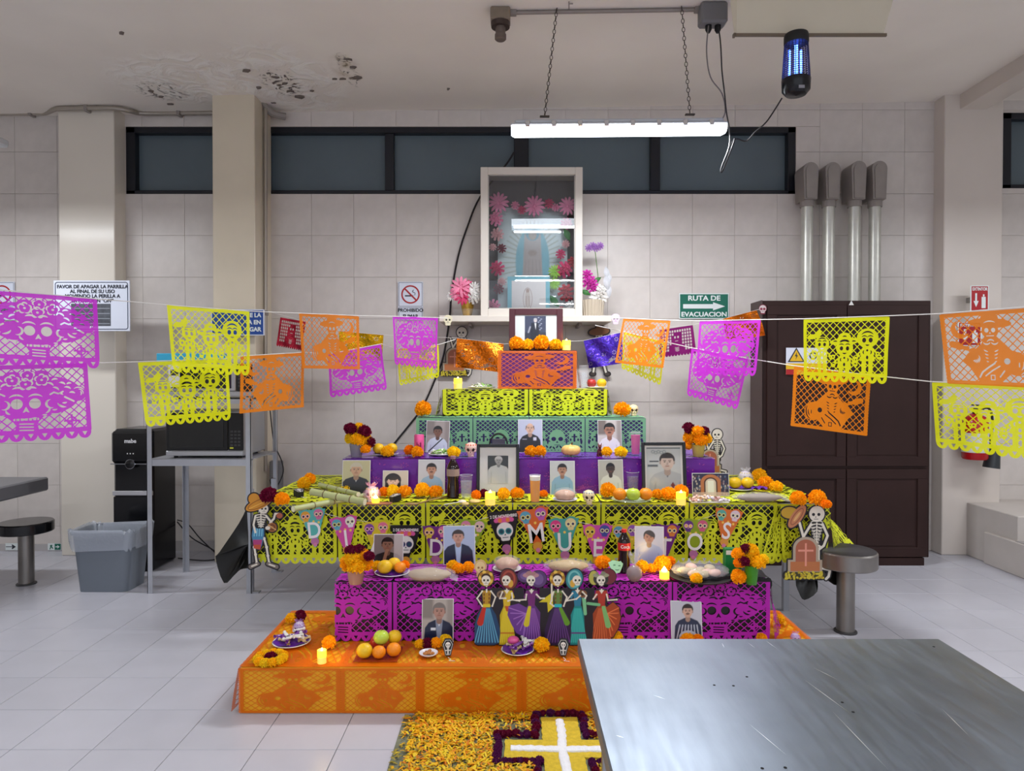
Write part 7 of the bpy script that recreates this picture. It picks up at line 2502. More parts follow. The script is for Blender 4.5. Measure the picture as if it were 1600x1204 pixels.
# tissue skulls, coffins
def wrapped_skull(label, px, pyb, wpx, level, c1, c2, Y=None):
 p = at_px(px, pyb, level, Y)
 k = p.y / F
 s = wpx * k
 t = skull3d(label, p, s * 0.95, mat('sugar_white', (226, 214, 222), rough=0.35, noise=0.08, nscale=30), deco=mat('icing_' + c1, {'lilac': (170, 110, 200), 'pink': (226, 100, 160), 'yellow': (222, 200, 60)}[c1], rough=0.5), name='sugar_skull', group='wrapped sugar skulls')
 rn = random.Random(int(px))
 m = MB()
 m.ball((0, 0, s * 0.48), s * 0.58, 14, 10, (1, 1.05, 0.85), lambda q: 1 + rn.uniform(-0.06, 0.06))
 m.grid(lambda u, v: (s * (0.1 + 0.3 * v) * math.cos(2 * PI * u), s * (0.1 + 0.3 * v) * math.sin(2 * PI * u) * 0.4, s * (0.92 + 0.28 * v) + 0.10 * s * math.sin(u * 40) * v), 20, 3)
 m.build('cellophane', mat('cellophane_' + c2, {'clear': (226, 222, 230), 'lilac': (170, 130, 214), 'pink': (226, 160, 196)}[c2], rough=0.08, alpha=0.3), t)
 return t
wrapped_skull('wrapped sugar skull beside the elderly smiling man photo', 581, 783, 24, T, 'yellow', 'pink')
wrapped_skull('wrapped sugar skull standing behind the two fruits near the back corner', 1165, 755, 20, T, 'yellow', 'clear')
wrapped_skull('lilac wrapped sugar skull at the far corner of the orange step', 467, 989, 18, L0 + 0.006, 'lilac', 'lilac')
wrapped_skull('lilac wrapped sugar skull on the stool side of the orange step', 1243, 1003, 14, L0 + 0.006, 'lilac', 'lilac')
skull3d('small cream skull with a blue crown in front of the violet box', at_px(920, 787, T), 0.078, deco=mat('icing_blue', (150, 170, 200), rough=0.5))
CO = Art(18, 24, 4)
CO.c[:] = lin((22, 24, 28))
CO.d = CO.poly([(5, 23), (13, 23), (17, 16), (13, 1), (5, 1), (1, 16)])
CO.paint(np.abs(CO.poly([(5, 23), (13, 23), (17, 16), (13, 1), (5, 1), (1, 16)]) + 1.6) - 0.3, (206, 206, 200))
skull(CO, 9, 15, 4, (226, 222, 214), (22, 24, 28))
CO.paint(CO.seg(9, 3, 9, 10, 1.0), (206, 206, 200))
CO.paint(CO.seg(5.5, 8, 12.5, 8, 0.7), (206, 206, 200))
def coffin(label, px, pyb, level, rz=0.0, lie=False, s=1.0):
 p = at_px(px, pyb, level)
 t = thing('paper_coffin', label, 'paper coffin', p, rz, 'black paper coffins')
 k = 0.0033 * s
 pl = [((x - 9) * k, (y - 1) * k) for x, y in ((5, 23), (13, 23), (17, 16), (13, 1), (5, 1), (1, 16))]
 rot = (PI / 2 - 0.25, 0, 0) if not lie else (0.12, 0, 0)
 MB().prism(pl, -0.03 * s, 0.0).build('box', M_mblack, t, (0, 0, 0.006 if not lie else 0.03), rot, smooth=False)
 R_ = Euler((rot[0] - PI / 2, 0, 0))
 inst('lid_print', CO.mesh('lid_print', M_print, sx=k, ox=-9 * k, oy=-1 * k), t, Vector((0, 0, 0.006 if not lie else 0.03)) + (R_.to_matrix() @ Vector((0, -0.0006, 0))), R_)
 MB().tube(curve_pts([(0, -0.012, 0.003), (0.012, -0.03, 0.002), (0.005, -0.045, 0.002), (0.03, -0.05, 0.002)], 3), 0.0012, 5).build('tag_cord', M_str, t)
coffin('black paper coffin with skull print near the cane stalks', 470, 776, T, 0.5, True, 1.2)
coffin('black paper coffin with skull print beside the tea light tile', 611, 784, T, -0.5, True, 1.1)
coffin('upright black paper coffin below the navy vest photo', 700, 1026, L0 + 0.006, 0.1)
coffin('upright black paper coffin by the steel table corner', 880, 1026, L0 + 0.006, -0.1)
p = at_px(590, 789, T)
tl_ = MB().box(-0.075, 0.075, -0.02, 0.05, 0, 0.006, 0.002).build('clay_tile', mat('clay_brown', (130, 84, 60), rough=0.6), None, (p.x, p.y + 0.02, T), smooth=False)
tag(tl_, 'flat brown clay tile under the tall tea light', 'tile')
p, q2 = Wz(642, 789, T), Wz(692, 778, T)
sp = thing('wooden_spoon', 'wooden spoon lying before the light blue shirt portrait', 'spoon', p)
dd = q2 - p
MB().tube([(0.03, 0, 0.006), dd * 0.6 + Vector((0, 0, 0.006)), dd * 1.25 + Vector((0, 0, 0.006))], [0.006, 0.005, 0.006], 8).build('handle', mat('spoon_wood', (150, 120, 70), rough=0.6), sp)
MB().ball((0.0, 0, 0.008), 0.03, 14, 8, (1.3, 0.7, 0.25)).build('bowl', mat('spoon_wood', 0), sp)
p = Wz(722, 786, T)
lp = thing('lollipop', 'round white lollipop on a stick lying by the water glass', 'sweet', p)
MB().ball((0, 0, 0.01), 0.026, 16, 8, (1, 0.8, 0.4)).build('candy', mat('candy_cream', (226, 216, 196), rough=0.4), lp)
MB().tube([(0, 0, 0.01), (-0.1, -0.06, 0.004)], 0.002, 5).build('stick', M_white, lp)
for (px, py, lab, w_) in ((727, 788, 'small round cream biscuit in front of the lollipop', 12), (742, 784, 'flat grey brown biscuit beside the lollipop', 18)):
 p = Wz(px, py, T)
 r = w_ * p.y / F / 2
 o = MB().lathe([(r * 0.9, 0), (r, 0.005), (r * 0.85, 0.012), (r * 0.3, 0.014)], 18).build('biscuit', mat('biscuit_cream', (214, 190, 120), rough=0.6, noise=0.1, nscale=40), None, p)
 tag(o, lab, 'biscuit', 'biscuits by the lollipop')
M_bread = mat('bread_crust', (206, 158, 122), rough=0.55, noise=0.15, nscale=14, bump=0.2, bscale=60)
M_sugar = mat('sugared_crust', (200, 158, 128), rough=0.6, noise=0.12, nscale=24, bump=0.3, bscale=80)
M_film = mat('clear_film', (224, 222, 230), rough=0.06, alpha=0.16, spec=0.8, bump=0.5, bscale=30)
def film_over(t, rx, ry, rz_, seed, z=0.0):
 rn = random.Random(seed)
 MB().ball((0, 0, rz_ * 0.98 + z), 1, 24, 12, (rx, ry, rz_), lambda q: 1 + rn.uniform(-0.03, 0.05)).build('clear_bag', M_film, t)
def concha(label, px, pyb, wpx, level, on_plate=True, m=None):
 t, p, r = plate(label, px, pyb, wpx, level, nap=False, name='bread_plate')
 b = MB().ball((0, 0, 0.01 + r * 0.32), r * 0.82, 40, 12, (1, 1, 0.55), lambda q: 0.94 + 0.06 * abs(math.cos(4 * math.atan2(q.y, q.x))))
 b.build('sweet_bread', m or M_sugar, t)
 film_over(t, r * 0.95, r * 0.95, r * 0.5, int(px), 0.004)
concha('sugared bread roll in clear film on a dish, before the sky blue shirt photo', 884, 785, 40, T)
concha('sugared bread roll in clear film behind the second dancer', 792, 896, 46, L1 + 0.005)
# fruit dish with pumpkin
t, p, r = plate('square clear dish with fruit before the portrait with glasses', 991, 787, 64, T, nap=False, m=mat('clear_green_dish', (190, 206, 170), rough=0.1, alpha=0.6))
z_ = p.z + 0.012
fruit('orange at the glass side of the clear fruit dish', (p.x - 0.078, p.y - 0.05, z_), 0.040, 'orange')
fruit('pale green apple in the middle of the clear fruit dish', (p.x + 0.0, p.y - 0.06, z_), 0.042, 'green')
fruit('orange at the marigold side of the clear fruit dish', (p.x + 0.078, p.y - 0.04, z_), 0.040, 'orange')
pumpkin('small white ribbed pumpkin behind the green apple', (p.x - 0.01, p.y + 0.035, z_), 0.044, mat('pumpkin_white', (226, 216, 180), rough=0.45, noise=0.06))
# arch picture fringe: pile of wrapped sweets
p = Wz(1108, 784, T)
sw = thing('sweet_tray', 'low pile of pale wrapped sweets in front of the arch picture', 'sweets', p)
rn = random.Random(14)
MB().box(-0.11, 0.11, -0.03, 0.03, 0, 0.004).build('tray', M_pale, sw, smooth=False)
for q in range(22):
 x, y = rn.uniform(-0.1, 0.1), rn.uniform(-0.025, 0.03)
 c = rn.choice(((226, 186, 180), (230, 220, 226), (220, 190, 160)))
 m = MB().ball((0, 0, 0), 0.013, 8, 6, (1.2, 0.8, 0.7))
 m.cyl((0.012, 0, 0), (0.026, 0, 0), 0.002, 0.01, 6, cap=False).cyl((-0.012, 0, 0), (-0.026, 0, 0), 0.002, 0.01, 6, cap=False)
 m.build('wrapped_sweet', mat('sweet_%d' % c[2], c, rough=0.2), sw, (x, y, 0.014 + 0.012 * (q % 2)), (0, rn.uniform(-0.3, 0.3), rn.uniform(0, 3)))
# plate with two fruits near the back corner
t, p, r = plate('plate with violet napkin and two yellow fruits near the back corner', 1162, 768, 40, T)
fruit('yellow fruit on the back corner plate, towards the arch picture', (p.x - 0.04, p.y - 0.02, p.z + 0.014), 0.04, 'yellow')
fruit('yellow fruit on the back corner plate, towards the marigolds', (p.x + 0.04, p.y - 0.02, p.z + 0.014), 0.04, 'yellow')
o = MB().grid(lambda u, v: (0.10 * (u - 0.5), 0.06 * (v - 0.5), 0.012 + 0.02 * abs(math.sin(u * 7 + v * 3))), 12, 8).build('violet_napkin', M_napk, None, (p.x + 0.10, p.y - 0.05, T))
tag(o, 'crumpled violet napkin beside the back corner plate', 'napkin')
def bag_loaf(label, px, pyb, wpx, hpx, level, m, rz=0.0, seed=1):
 p = Wz(px, pyb, level)
 k = p.y / F
 rx = wpx * k / 2
 rz_ = hpx * k / 2
 ry = rz_ * 1.7
 p.y += ry
 t = thing('bagged_food', label, 'bagged food', p, rz, 'food in clear bags')
 rn = random.Random(seed)
 MB().ball((0, 0, rz_ * 0.8), 1, 28, 12, (rx * 0.82, ry * 0.8, rz_ * 0.75), lambda q: 1 + 0.05 * math.sin(7 * q.x + 3 * q.y) + rn.uniform(-0.015, 0.015)).build('loaf', m, t)
 film_over(t, rx, ry, rz_ * 0.9, seed)
 MB().grid(lambda u, v: (rx * (0.8 + 0.28 * v), ry * 0.7 * (u - 0.5) * (1 + v), rz_ * 0.5 + 0.01 * math.sin(u * 22) - rz_ * 0.3 * v), 12, 3).build('bag_end', M_film, t)
 return t
M_tamal = mat('pale_corn_husk', (176, 154, 124), rough=0.6, noise=0.14, nscale=9, bump=0.4, bscale=24)
bag_loaf('long pale husk wrapped food in a clear bag near the raised card hat', 1192, 786, 88, 17, T, mat('grey_husk', (150, 138, 122), rough=0.6, noise=0.2, nscale=9, bump=0.4, bscale=24), seed=3)
bag_loaf('long bread loaf in a clear bag before the chin-on-hand photo', 668, 913, 84, 25, L1 + 0.006, M_tamal, seed=5)
bag_loaf('long plain bread loaf in film behind the middle dancers', 889, 899, 78, 24, L1 + 0.006, mat('loaf_tan', (190, 160, 98), rough=0.6, noise=0.12, nscale=9, bump=0.3, bscale=30), seed=6)
# skull shaped biscuit standing
p = Wz(750, 905, L1 + 0.006)
a = Art(20, 26, 3)
a.d = np.minimum(a.ell(10, 16, 9, 9.5), a.rect(4.5, 0.5, 15.5, 12, 3))
a.c[:] = lin((206, 170, 110))
a.paint(a.ell(10, 15, 7, 8), (222, 196, 140))
skull(a, 10, 14, 7, (222, 196, 140), (150, 100, 60))
o = card('skull_biscuit', a, M_print, None, (p.x, p.y + 0.03, L1 + 0.006), sx=0.0034, ox=-0.034, thick=0.008, rot=(-0.2, 0, 0))
tag(o, 'upright skull shaped biscuit beside the first dancer', 'biscuit')
# fruit plate on the magenta step
t, p, r = plate('white plate with violet napkin and citrus near the corner of the magenta step', 609, 903, 56, L1 + 0.005)
fruit('large yellow citrus on the magenta step plate', (p.x - 0.03, p.y - 0.04, p.z + 0.014), 0.037, 'yellow')
fruit('orange citrus on the magenta step plate', (p.x + 0.045, p.y - 0.03, p.z + 0.014), 0.03, 'orange')
fruit('small golden citrus at the back of the magenta step plate', (p.x + 0.005, p.y + 0.025, p.z + 0.014), 0.034, 'yellow')
# leaf shaped green paper, grey ball in bag, goblet
p = Wz(962, 898, L1 + 0.006)
a = Art(30, 26, 2.5)
a.d = a.poly([(2, 20), (10, 24), (20, 22), (28, 24), (25, 14), (20, 4), (12, 2), (6, 10)])
a.c[:] = lin((160, 214, 170))
a.paint(a.ell(12, 16, 2, 1), (60, 120, 80))
a.paint(a.ell(20, 15, 2, 1), (60, 120, 80))
a.paint(a.arc(16, 14, 6, 230, 310, 0.8), (60, 120, 80))
o = card('green_skull_card', a, M_print, None, (p.x - 0.04, p.y, L1 + 0.006), sx=0.0031, thick=0.001, rot=(-0.5, 0, 0))
tag(o, 'pale green leaf shaped card behind the last dancer', 'card')
p = Wz(991, 908, L1 + 0.006)
gb = thing('cocoa_ball', 'brown grey ball tied in clear film with flared top, beside the red label bottle', 'sweet', p)
MB().ball((0, 0, 0.038), 0.037, 18, 12, (1, 1, 1.02), lambda q: 1 + 0.03 * math.sin(9 * q.z + 5 * q.x)).build('ball', mat('cocoa_grey', (128, 96, 94), rough=0.5, noise=0.2, nscale=30), gb)
film_over(gb, 0.039, 0.039, 0.04, 4)
MB().grid(lambda u, v: ((0.006 + 0.026 * v) * math.cos(2 * PI * u), (0.006 + 0.026 * v) * math.sin(2 * PI * u), 0.076 + 0.06 * v + 0.008 * math.sin(u * 38) * v), 24, 4).build('flared_film', M_film, gb)
# dark tray with biscuits in film
p = Wz(1100, 909, L1 + 0.004)
ty = thing('biscuit_tray', 'dark oval tray of pale biscuits in film on the magenta step', 'tray', (p.x, p.y + 0.075, L1 + 0.004))
MB().lathe([(0.10, 0), (0.15, 0.008), (0.155, 0.014), (0.15, 0.014), (0.1, 0.005), (0.001, 0.004)], 32).build('tray', M_mblack, ty)
rn = random.Random(3)
for q in range(10):
 a_ = 2 * PI * q / 10
 rr_ = 0.07 if q % 2 else 0.035
 MB().ball((0, 0, 0), 0.034, 12, 8, (1.1, 0.8, 0.5)).build('biscuit', mat('pale_biscuit', (190, 176, 140), rough=0.5, noise=0.12, nscale=30) if q % 3 else mat('pink_biscuit', (222, 184, 172), rough=0.5), ty, (rr_ * 1.1 * math.cos(a_), rr_ * math.sin(a_), 0.026 + 0.01 * (q % 2)), (0, 0, rn.uniform(0, 3)))
film_over(ty, 0.14, 0.11, 0.036, 9, 0.004)
# green carton behind the vase
p = Wz(1150, 900, L1 + 0.006)
cn = thing('green_carton', 'green drink carton standing behind the green glass of marigolds', 'carton', (p.x, p.y + 0.05, L1 + 0.006))
MB().box(-0.045, 0.04, -0.02, 0.02, 0, 0.13, 0.003).build('carton', mat('carton_green', (22, 120, 60), rough=0.4), cn, smooth=False)
MB().box(-0.04, 0.035, -0.0205, -0.02, 0.10, 0.122).build('carton_stripe', mat('carton_white', (220, 222, 210), rough=0.4), cn, smooth=False)
# black crepe on the magenta step corner
o = MB().grid(lambda u, v: (0.42 * (u - 0.5), 0.24 * (v - 0.5), 0.004 + 0.006 * math.sin(u * 30) * math.sin(v * 9)), 30, 8).build('black_crepe', mat('black_crepe', (22, 20, 26), rough=0.8), None, (1.06, 3.45, L1 + 0.010))
tag(o, 'black crepe paper spread beneath the biscuit tray', 'crepe paper')
b = MB()
rn = random.Random(6)
for q in range(26):
 x = -0.17 + 0.36 * q / 25
 h = 0.03 + 0.05 * math.exp(-((q - 15) / 7) ** 2) + rn.uniform(0, 0.02)
 b.ball((x, -0.006, -h * 0.35), h * 0.5, 6, 5, (0.8, 0.12, 1.2))
o2 = b.build('fringe', mat('black_crepe', 0), o, (0, -0.145, 0))
# orange step: sweets plate, fruit tray, nuts
M_candyc = [mat('toffee', (206, 180, 130), rough=0.3), mat('candy_lilac', (130, 70, 160), rough=0.3), mat('candy_white', (226, 224, 220), rough=0.3), mat('candy_pink', (226, 90, 150), rough=0.3)]
def sweets(label, px, pyb, wpx, level, seed, n=14):
 t, p, r = plate(label, px, pyb, wpx, level)
 rn = random.Random(seed)
 for q in range(n):
  a_ = rn.uniform(0, 2 * PI)
  d = r * 0.7 * math.sqrt(rn.random())
  m = MB().box(-0.016, 0.016, -0.008, 0.008, -0.005, 0.005, 0.003)
  m.cyl((0.015, 0, 0), (0.03, 0, 0), 0.003, 0.009, 6, cap=False).cyl((-0.015, 0, 0), (-0.03, 0, 0), 0.003, 0.009, 6, cap=False)
  m.build('wrapped_sweet', M_candyc[(q * 7) % 3], t, (d * math.cos(a_), d * math.sin(a_), 0.024 + 0.012 * (q % 3)), (rn.uniform(-.3, .3), rn.uniform(-.3, .3), rn.uniform(0, 3)))
 return t, p, r
sweets('white plate of wrapped sweets on violet paper near the far corner of the orange step', 448, 1014, 60, L0 + 0.006, 2, 18)
t, p, r = sweets('white plate of wrapped sweets in front of the dancers', 809, 1026, 53, L0 + 0.006, 3, 14)
MB().ball((0, 0, 0.012), 0.024, 14, 8, (1.2, 1, 0.8)).build('pink_bonbon', M_candyc[3], t, (-0.02, 0.03, 0.03))
p = Wz(586, 1034, L0 + 0.006)
tr_ = thing('fruit_tray', 'square clear orange tinted tray holding fruit on the orange step', 'tray', (p.x, p.y + 0.085, L0 + 0.006))
MB().box(-0.10, 0.10, -0.085, 0.085, 0, 0.004, 0.001).build('tray', mat('tinted_tray', (176, 70, 30), rough=0.1, alpha=0.6), tr_, smooth=False)
for (x, y, z_, r_, k_, lb) in ((-0.055, -0.05, 0, 0.036, 'yellow', 'yellow citrus at the front of the square tray'), (0.012, -0.055, 0, 0.031, 'orange', 'orange at the front of the square tray'), (0.075, -0.03, 0, 0.033, 'orange', 'orange at the magenta photo side of the square tray'),
                               (0.01, 0.01, 0.038, 0.036, 'green', 'green apple resting on the citrus of the square tray'), (0.066, 0.045, 0.03, 0.033, 'yellow', 'yellow green fruit at the back of the square tray'), (-0.02, 0.065, 0.0, 0.033, 'red', 'red apple at the back of the square tray')):
 fruit(lb, (p.x + x, p.y + 0.085 + y, L0 + 0.011 + z_), r_, k_)
t, p, r = plate('tiny white dish of brown nuts in front of the navy vest photo', 668, 1028, 30, L0 + 0.006, nap=False)
rn = random.Random(4)
for q in range(12):
 a_, d = rn.uniform(0, 6.3), r * 0.6 * math.sqrt(rn.random())
 MB().ball((0, 0, 0), 0.008, 8, 6, (1.3, 0.9, 0.8)).build('nut', mat('nut_brown', (176, 110, 50), rough=0.5), t, (d * math.cos(a_), d * math.sin(a_), 0.014), (0, 0, rn.uniform(0, 3)))
# ------------------------------------------------------------------ shrine on the wall shelf
YS = 5.50
sz = W(800, 494, YS).z
sx0, sx1 = W(686, 495, 5.42).x, W(956, 495, 5.42).x
M_cream = mat('cream_lacquer', (214, 206, 196), rough=0.35)
shf = thing('wall_shelf', 'cream painted shelf fixed to the tiled wall under the shrine', 'shelf', ((sx0 + sx1) / 2, 5.63, sz))
MB().box(sx0 - shf.location.x, sx1 - shf.location.x, -0.21, 0.212, -0.05, 0.0, 0.004).build('board', M_cream, shf, smooth=False)
for dx in (-0.45, 0.45):
 MB().box(dx - 0.012, dx + 0.012, -0.1, 0.212, -0.075, -0.0505, 0.002).build('bracket', M_castgrey, shf, smooth=False)
x0, x1 = W(751, 300, YS).x, W(910, 300, YS).x
zt = W(800, 262, YS).z
cw, chh = (x1 - x0) / 2, zt - sz
sc = thing('shrine_case', 'cream framed glass display case on the wall shelf above the altar', 'shrine', ((x0 + x1) / 2, YS, sz))
fw = S(11.5, YS)
m = MB()
m.box(-cw, -cw + fw, -0.02, 0.0, 0, chh, 0.003).box(cw - fw, cw, -0.02, 0.0, 0, chh, 0.003)
m.box(-cw + fw, cw - fw, -0.02, 0.0, chh - fw, chh, 0.003).box(-cw + fw, cw - fw, -0.02, 0.0, 0, fw, 0.003)
m.build('frame', M_cream, sc, smooth=False)
m = MB()
i_ = fw - 0.008
m.box(-cw + i_ - 0.002, -cw + fw + 0.008, -0.012, -0.004, fw, chh - fw).box(cw - fw - 0.008, cw - i_, -0.012, -0.004, fw, chh - fw).box(-cw + fw, cw - fw, -0.012, -0.004, chh - fw - 0.008, chh - fw).box(-cw + fw, cw - fw, -0.012, -0.004, fw, fw + 0.008)
m.build('inner_bead', mat('bead_grey', (170, 166, 160), rough=0.3), sc, smooth=False)
MB().box(-cw + 0.003, -cw + 0.012, 0, 0.31, 0, chh).build('side_panel', M_cream, sc, smooth=False)
MB().box(cw - 0.012, cw - 0.003, 0, 0.31, 0, chh).build('side_panel', M_cream, sc, smooth=False)
MB().box(-cw + 0.012, cw - 0.012, 0, 0.31, chh - 0.02, chh - 0.002).build('top_panel', M_cream, sc, smooth=False)
MB().box(-cw + 0.012, cw - 0.012, 0.295, 0.31, 0.002, chh - 0.02).build('back_panel', mat('case_back', (96, 92, 92), rough=0.7), sc, smooth=False)
MB().box(-cw + 0.012, cw - 0.012, 0, 0.295, 0.002, 0.012).build('floor_panel', M_cream, sc, smooth=False)
mg_ = bpy.data.materials.new('case_glass')
mg_.use_nodes = True
nt = mg_.node_tree
gl = nt.nodes.new('ShaderNodeBsdfGlossy')
gl.inputs['Roughness'].default_value = 0.01
tr = nt.nodes.new('ShaderNodeBsdfTransparent')
tr.inputs[0].default_value = (0.93, 0.95, 0.96, 1)
fz = nt.nodes.new('ShaderNodeFresnel')
fz.inputs[0].default_value = 1.6
mx = nt.nodes.new('ShaderNodeMixShader')
nt.links.new(fz.outputs[0], mx.inputs[0])
nt.links.new(tr.outputs[0], mx.inputs[1])
nt.links.new(gl.outputs[0], mx.inputs[2])
nt.links.new(mx.outputs[0], nt.nodes['Material Output'].inputs[0])
mg_.node_tree.nodes.remove(nt.nodes['Principled BSDF'])
MB().box(-cw + fw, cw - fw, -0.009, -0.006, fw, chh - fw).build('glass_pane', mg_, sc, smooth=False)
# devotional picture: robed figure in a blue green cloak among rays
a = Art(0.78, 1.3, 90)
a.c[:] = lin((226, 226, 220))
a.d = a.rect(0, 0, 0.78, 1.3)
for k in range(46):
 t = 2 * PI * k / 46
 a.paint(a.seg(0.39 + 0.16 * math.cos(t), 0.62 + 0.34 * math.sin(t), 0.39 + 0.33 * math.cos(t), 0.62 + 0.52 * math.sin(t), 0.006), (176, 164, 130), a=0.8)
a.paint(a.ell(0.39, 0.62, 0.19, 0.45), (130, 186, 196))
a.paint(a.poly([(0.30, 0.98), (0.48, 0.98), (0.50, 0.5), (0.53, 0.2), (0.25, 0.2), (0.28, 0.5)]), (196, 170, 160))
a.paint(a.ell(0.39, 0.98, 0.075, 0.09), (120, 166, 176))
a.paint(a.ell(0.39, 0.96, 0.045, 0.06), (190, 160, 140))
a.paint(a.ell(0.39, 0.74, 0.05, 0.04), (180, 150, 136))
for k in range(5):
 a.paint(a.seg(0.31 + k * 0.04, 0.65, 0.29 + k * 0.05, 0.22, 0.005), (160, 140, 136), a=0.6)
pic = thing('devotional_picture', 'large pale devotional picture of a robed figure in a teal cloak inside the case', 'picture', (W(832, 480, 5.72).x, 5.72, sz + 0.05))
pw_ = S(108, 5.72)
ph_ = W(832, 325, 5.72).z - sz - 0.05
inst('print', a.mesh('print', M_photo, sx=pw_ / 0.78, sy=ph_ / 1.3, ox=-pw_ / 2), pic, (0, -0.012, 0))
MB().box(-pw_ / 2, pw_ / 2, -0.011, 0.0, 0, ph_).build('backing_board', mat('board_grey', (150, 150, 150), rough=0.7), pic, smooth=False)
MB().box(-pw_ / 2, pw_ / 2, -0.02, -0.018, 0, ph_).build('glass_pane', mg_, pic, (0, 0, 0), (0.012, 0, 0), smooth=False)
st_ = MB().box(-0.1, 0.1, -0.01, 0.02, -0.038, 0)
st_.build('picture_foot', M_cream, pic, smooth=False)
a = Art(1.0, 0.95, 70)
a.c[:] = lin((224, 212, 208))
a.d = a.rect(0, 0, 1, 0.95)
a.paint(np.abs(a.ell(0.47, 0.42, 0.13, 0.32)) - 0.008, (170, 140, 130))
a.paint(a.ell(0.47, 0.42, 0.08, 0.27), (206, 188, 178))
a.paint(a.ell(0.47, 0.66, 0.05, 0.06), (180, 150, 136))
a.paint(a.seg(0.44, 0.5, 0.42, 0.2, 0.008), (170, 140, 130))
a.paint(a.seg(0.5, 0.5, 0.53, 0.2, 0.008), (170, 140, 130))
p = W(826, 490, 5.56)
sp_ = thing('small_picture', 'small drawing of a robed figure in a teal frame at the foot of the case', 'picture', (p.x, 5.56, sz + 0.013))
w_, h_ = S(66, 5.56), W(826, 432, 5.56).z - sz - 0.013
bd_ = 0.034
inst('print', a.mesh('print', M_photo, sx=(w_ - 2 * bd_), sy=(h_ - 1.5 * bd_) / 0.95, ox=-(w_ / 2 - bd_)), sp_, (0, -0.0075, bd_ * 0.5))
MB().box(-w_ / 2, w_ / 2, -0.006, 0, 0, h_).build('teal_frame', mat('teal_paint', (120, 178, 190), rough=0.5), sp_, smooth=False)
# silk flowers
def daisy_mesh(m, mc_):
 b = MB()
 n = 13
 for k in range(n):
  a_ = 2 * PI * k / n
  c, s = math.cos(a_), math.sin(a_)
  vs = []
  for (r, w, y) in ((0.12, 0.05, 0), (0.5, 0.125, -0.16), (0.82, 0.12, -0.10), (1.0, 0.02, 0.06)):
   for q in (-1, 1):
    vs.append((r * c - q * w * s, y - (0.16 if k % 2 else 0), r * s + q * w * c))
  b._add(vs, [(0, 2, 3, 1), (2, 4, 5, 3), (4, 6, 7, 5)])
 b.ball((0, -0.06, 0), 0.17, 8, 6, (1, 0.6, 1))
 return b.mesh('daisy', m)
def rose_mesh(m, seed=1):
 rn = random.Random(seed)
 b = MB()
 b.ball((0, 0, 0), 0.45, 10, 8)
 for ring, (n, r0, r1, y0) in enumerate(((9, 0.45, 1.0, 0.05), (7, 0.35, 0.78, -0.22), (5, 0.22, 0.52, -0.42), (3, 0.08, 0.28, -0.55))):
  for k in range(n):
   a_ = 2 * PI * (k + ring * 0.4) / n
   wd_ = 3.0 / n * 1.15
   vs = []
   for j in range(3):
    rr = r0 + (r1 - r0) * j / 2
    yy = y0 - 0.22 * math.sin(j * 1.2) + (0.12 if j == 2 else 0)
    for q in (-1, 0, 1):
     aa = a_ + q * wd_ * (0.5 if j == 0 else 0.62 if j == 1 else 0.45)
     vs.append((rr * math.cos(aa), yy + rn.uniform(-.03, .03), rr * math.sin(aa)))
   b._add(vs, [(0, 1, 4, 3), (1, 2, 5, 4), (3, 4, 7, 6), (4, 5, 8, 7)])
 return b.mesh('rose', m)
def leaf_mesh(m):
 b = MB()
 b.grid(lambda u, v: ((u - 0.5) * 2, -0.15 * math.sin(u * 3.1) + abs(v - 0.5) * 0.25, (v - 0.5) * 0.9 * math.sin(PI * min(max(u, 0.02), 0.98))), 6, 4)
 return b.mesh('leaf', m)
PK = {'pink': (240, 140, 174), 'rosepink': (214, 60, 110), 'pale': (226, 170, 170), 'red': (190, 30, 50), 'dark': (120, 24, 50), 'lime': (150, 200, 60), 'white': (232, 230, 226), 'green': (60, 120, 60), 'magenta': (206, 60, 170), 'lilac': (180, 130, 206), 'silver': (206, 208, 214)}
PM = {k: mat('silk_' + k, v, rough=0.6, noise=0.12, nscale=2, translucent=0.2, rand=0.05) for k, v in PK.items()}
KM = {}
def silk(kind, col, label, px, py, wpx, Y, rot=0.0, group='silk flowers around the shrine picture', cat='flower', ty=0.0, parent=None, off=None):
 if (kind, col) not in KM:
  KM[kind, col] = daisy_mesh(PM[col], None) if kind == 'daisy' else rose_mesh(PM[col], len(KM)) if kind == 'rose' else leaf_mesh(PM[col])
 p = W(px, py, Y) if off is None else Vector(off)
 r = wpx * Y / F / 2
 o = inst('silk_' + kind if parent is None else ('bloom' if kind != 'leaf' else 'leaf'), KM[kind, col], parent, p, (ty, rot, 0), r)
 if parent is None:
  tag(o, label, cat, group)
 return o
YF = 5.60
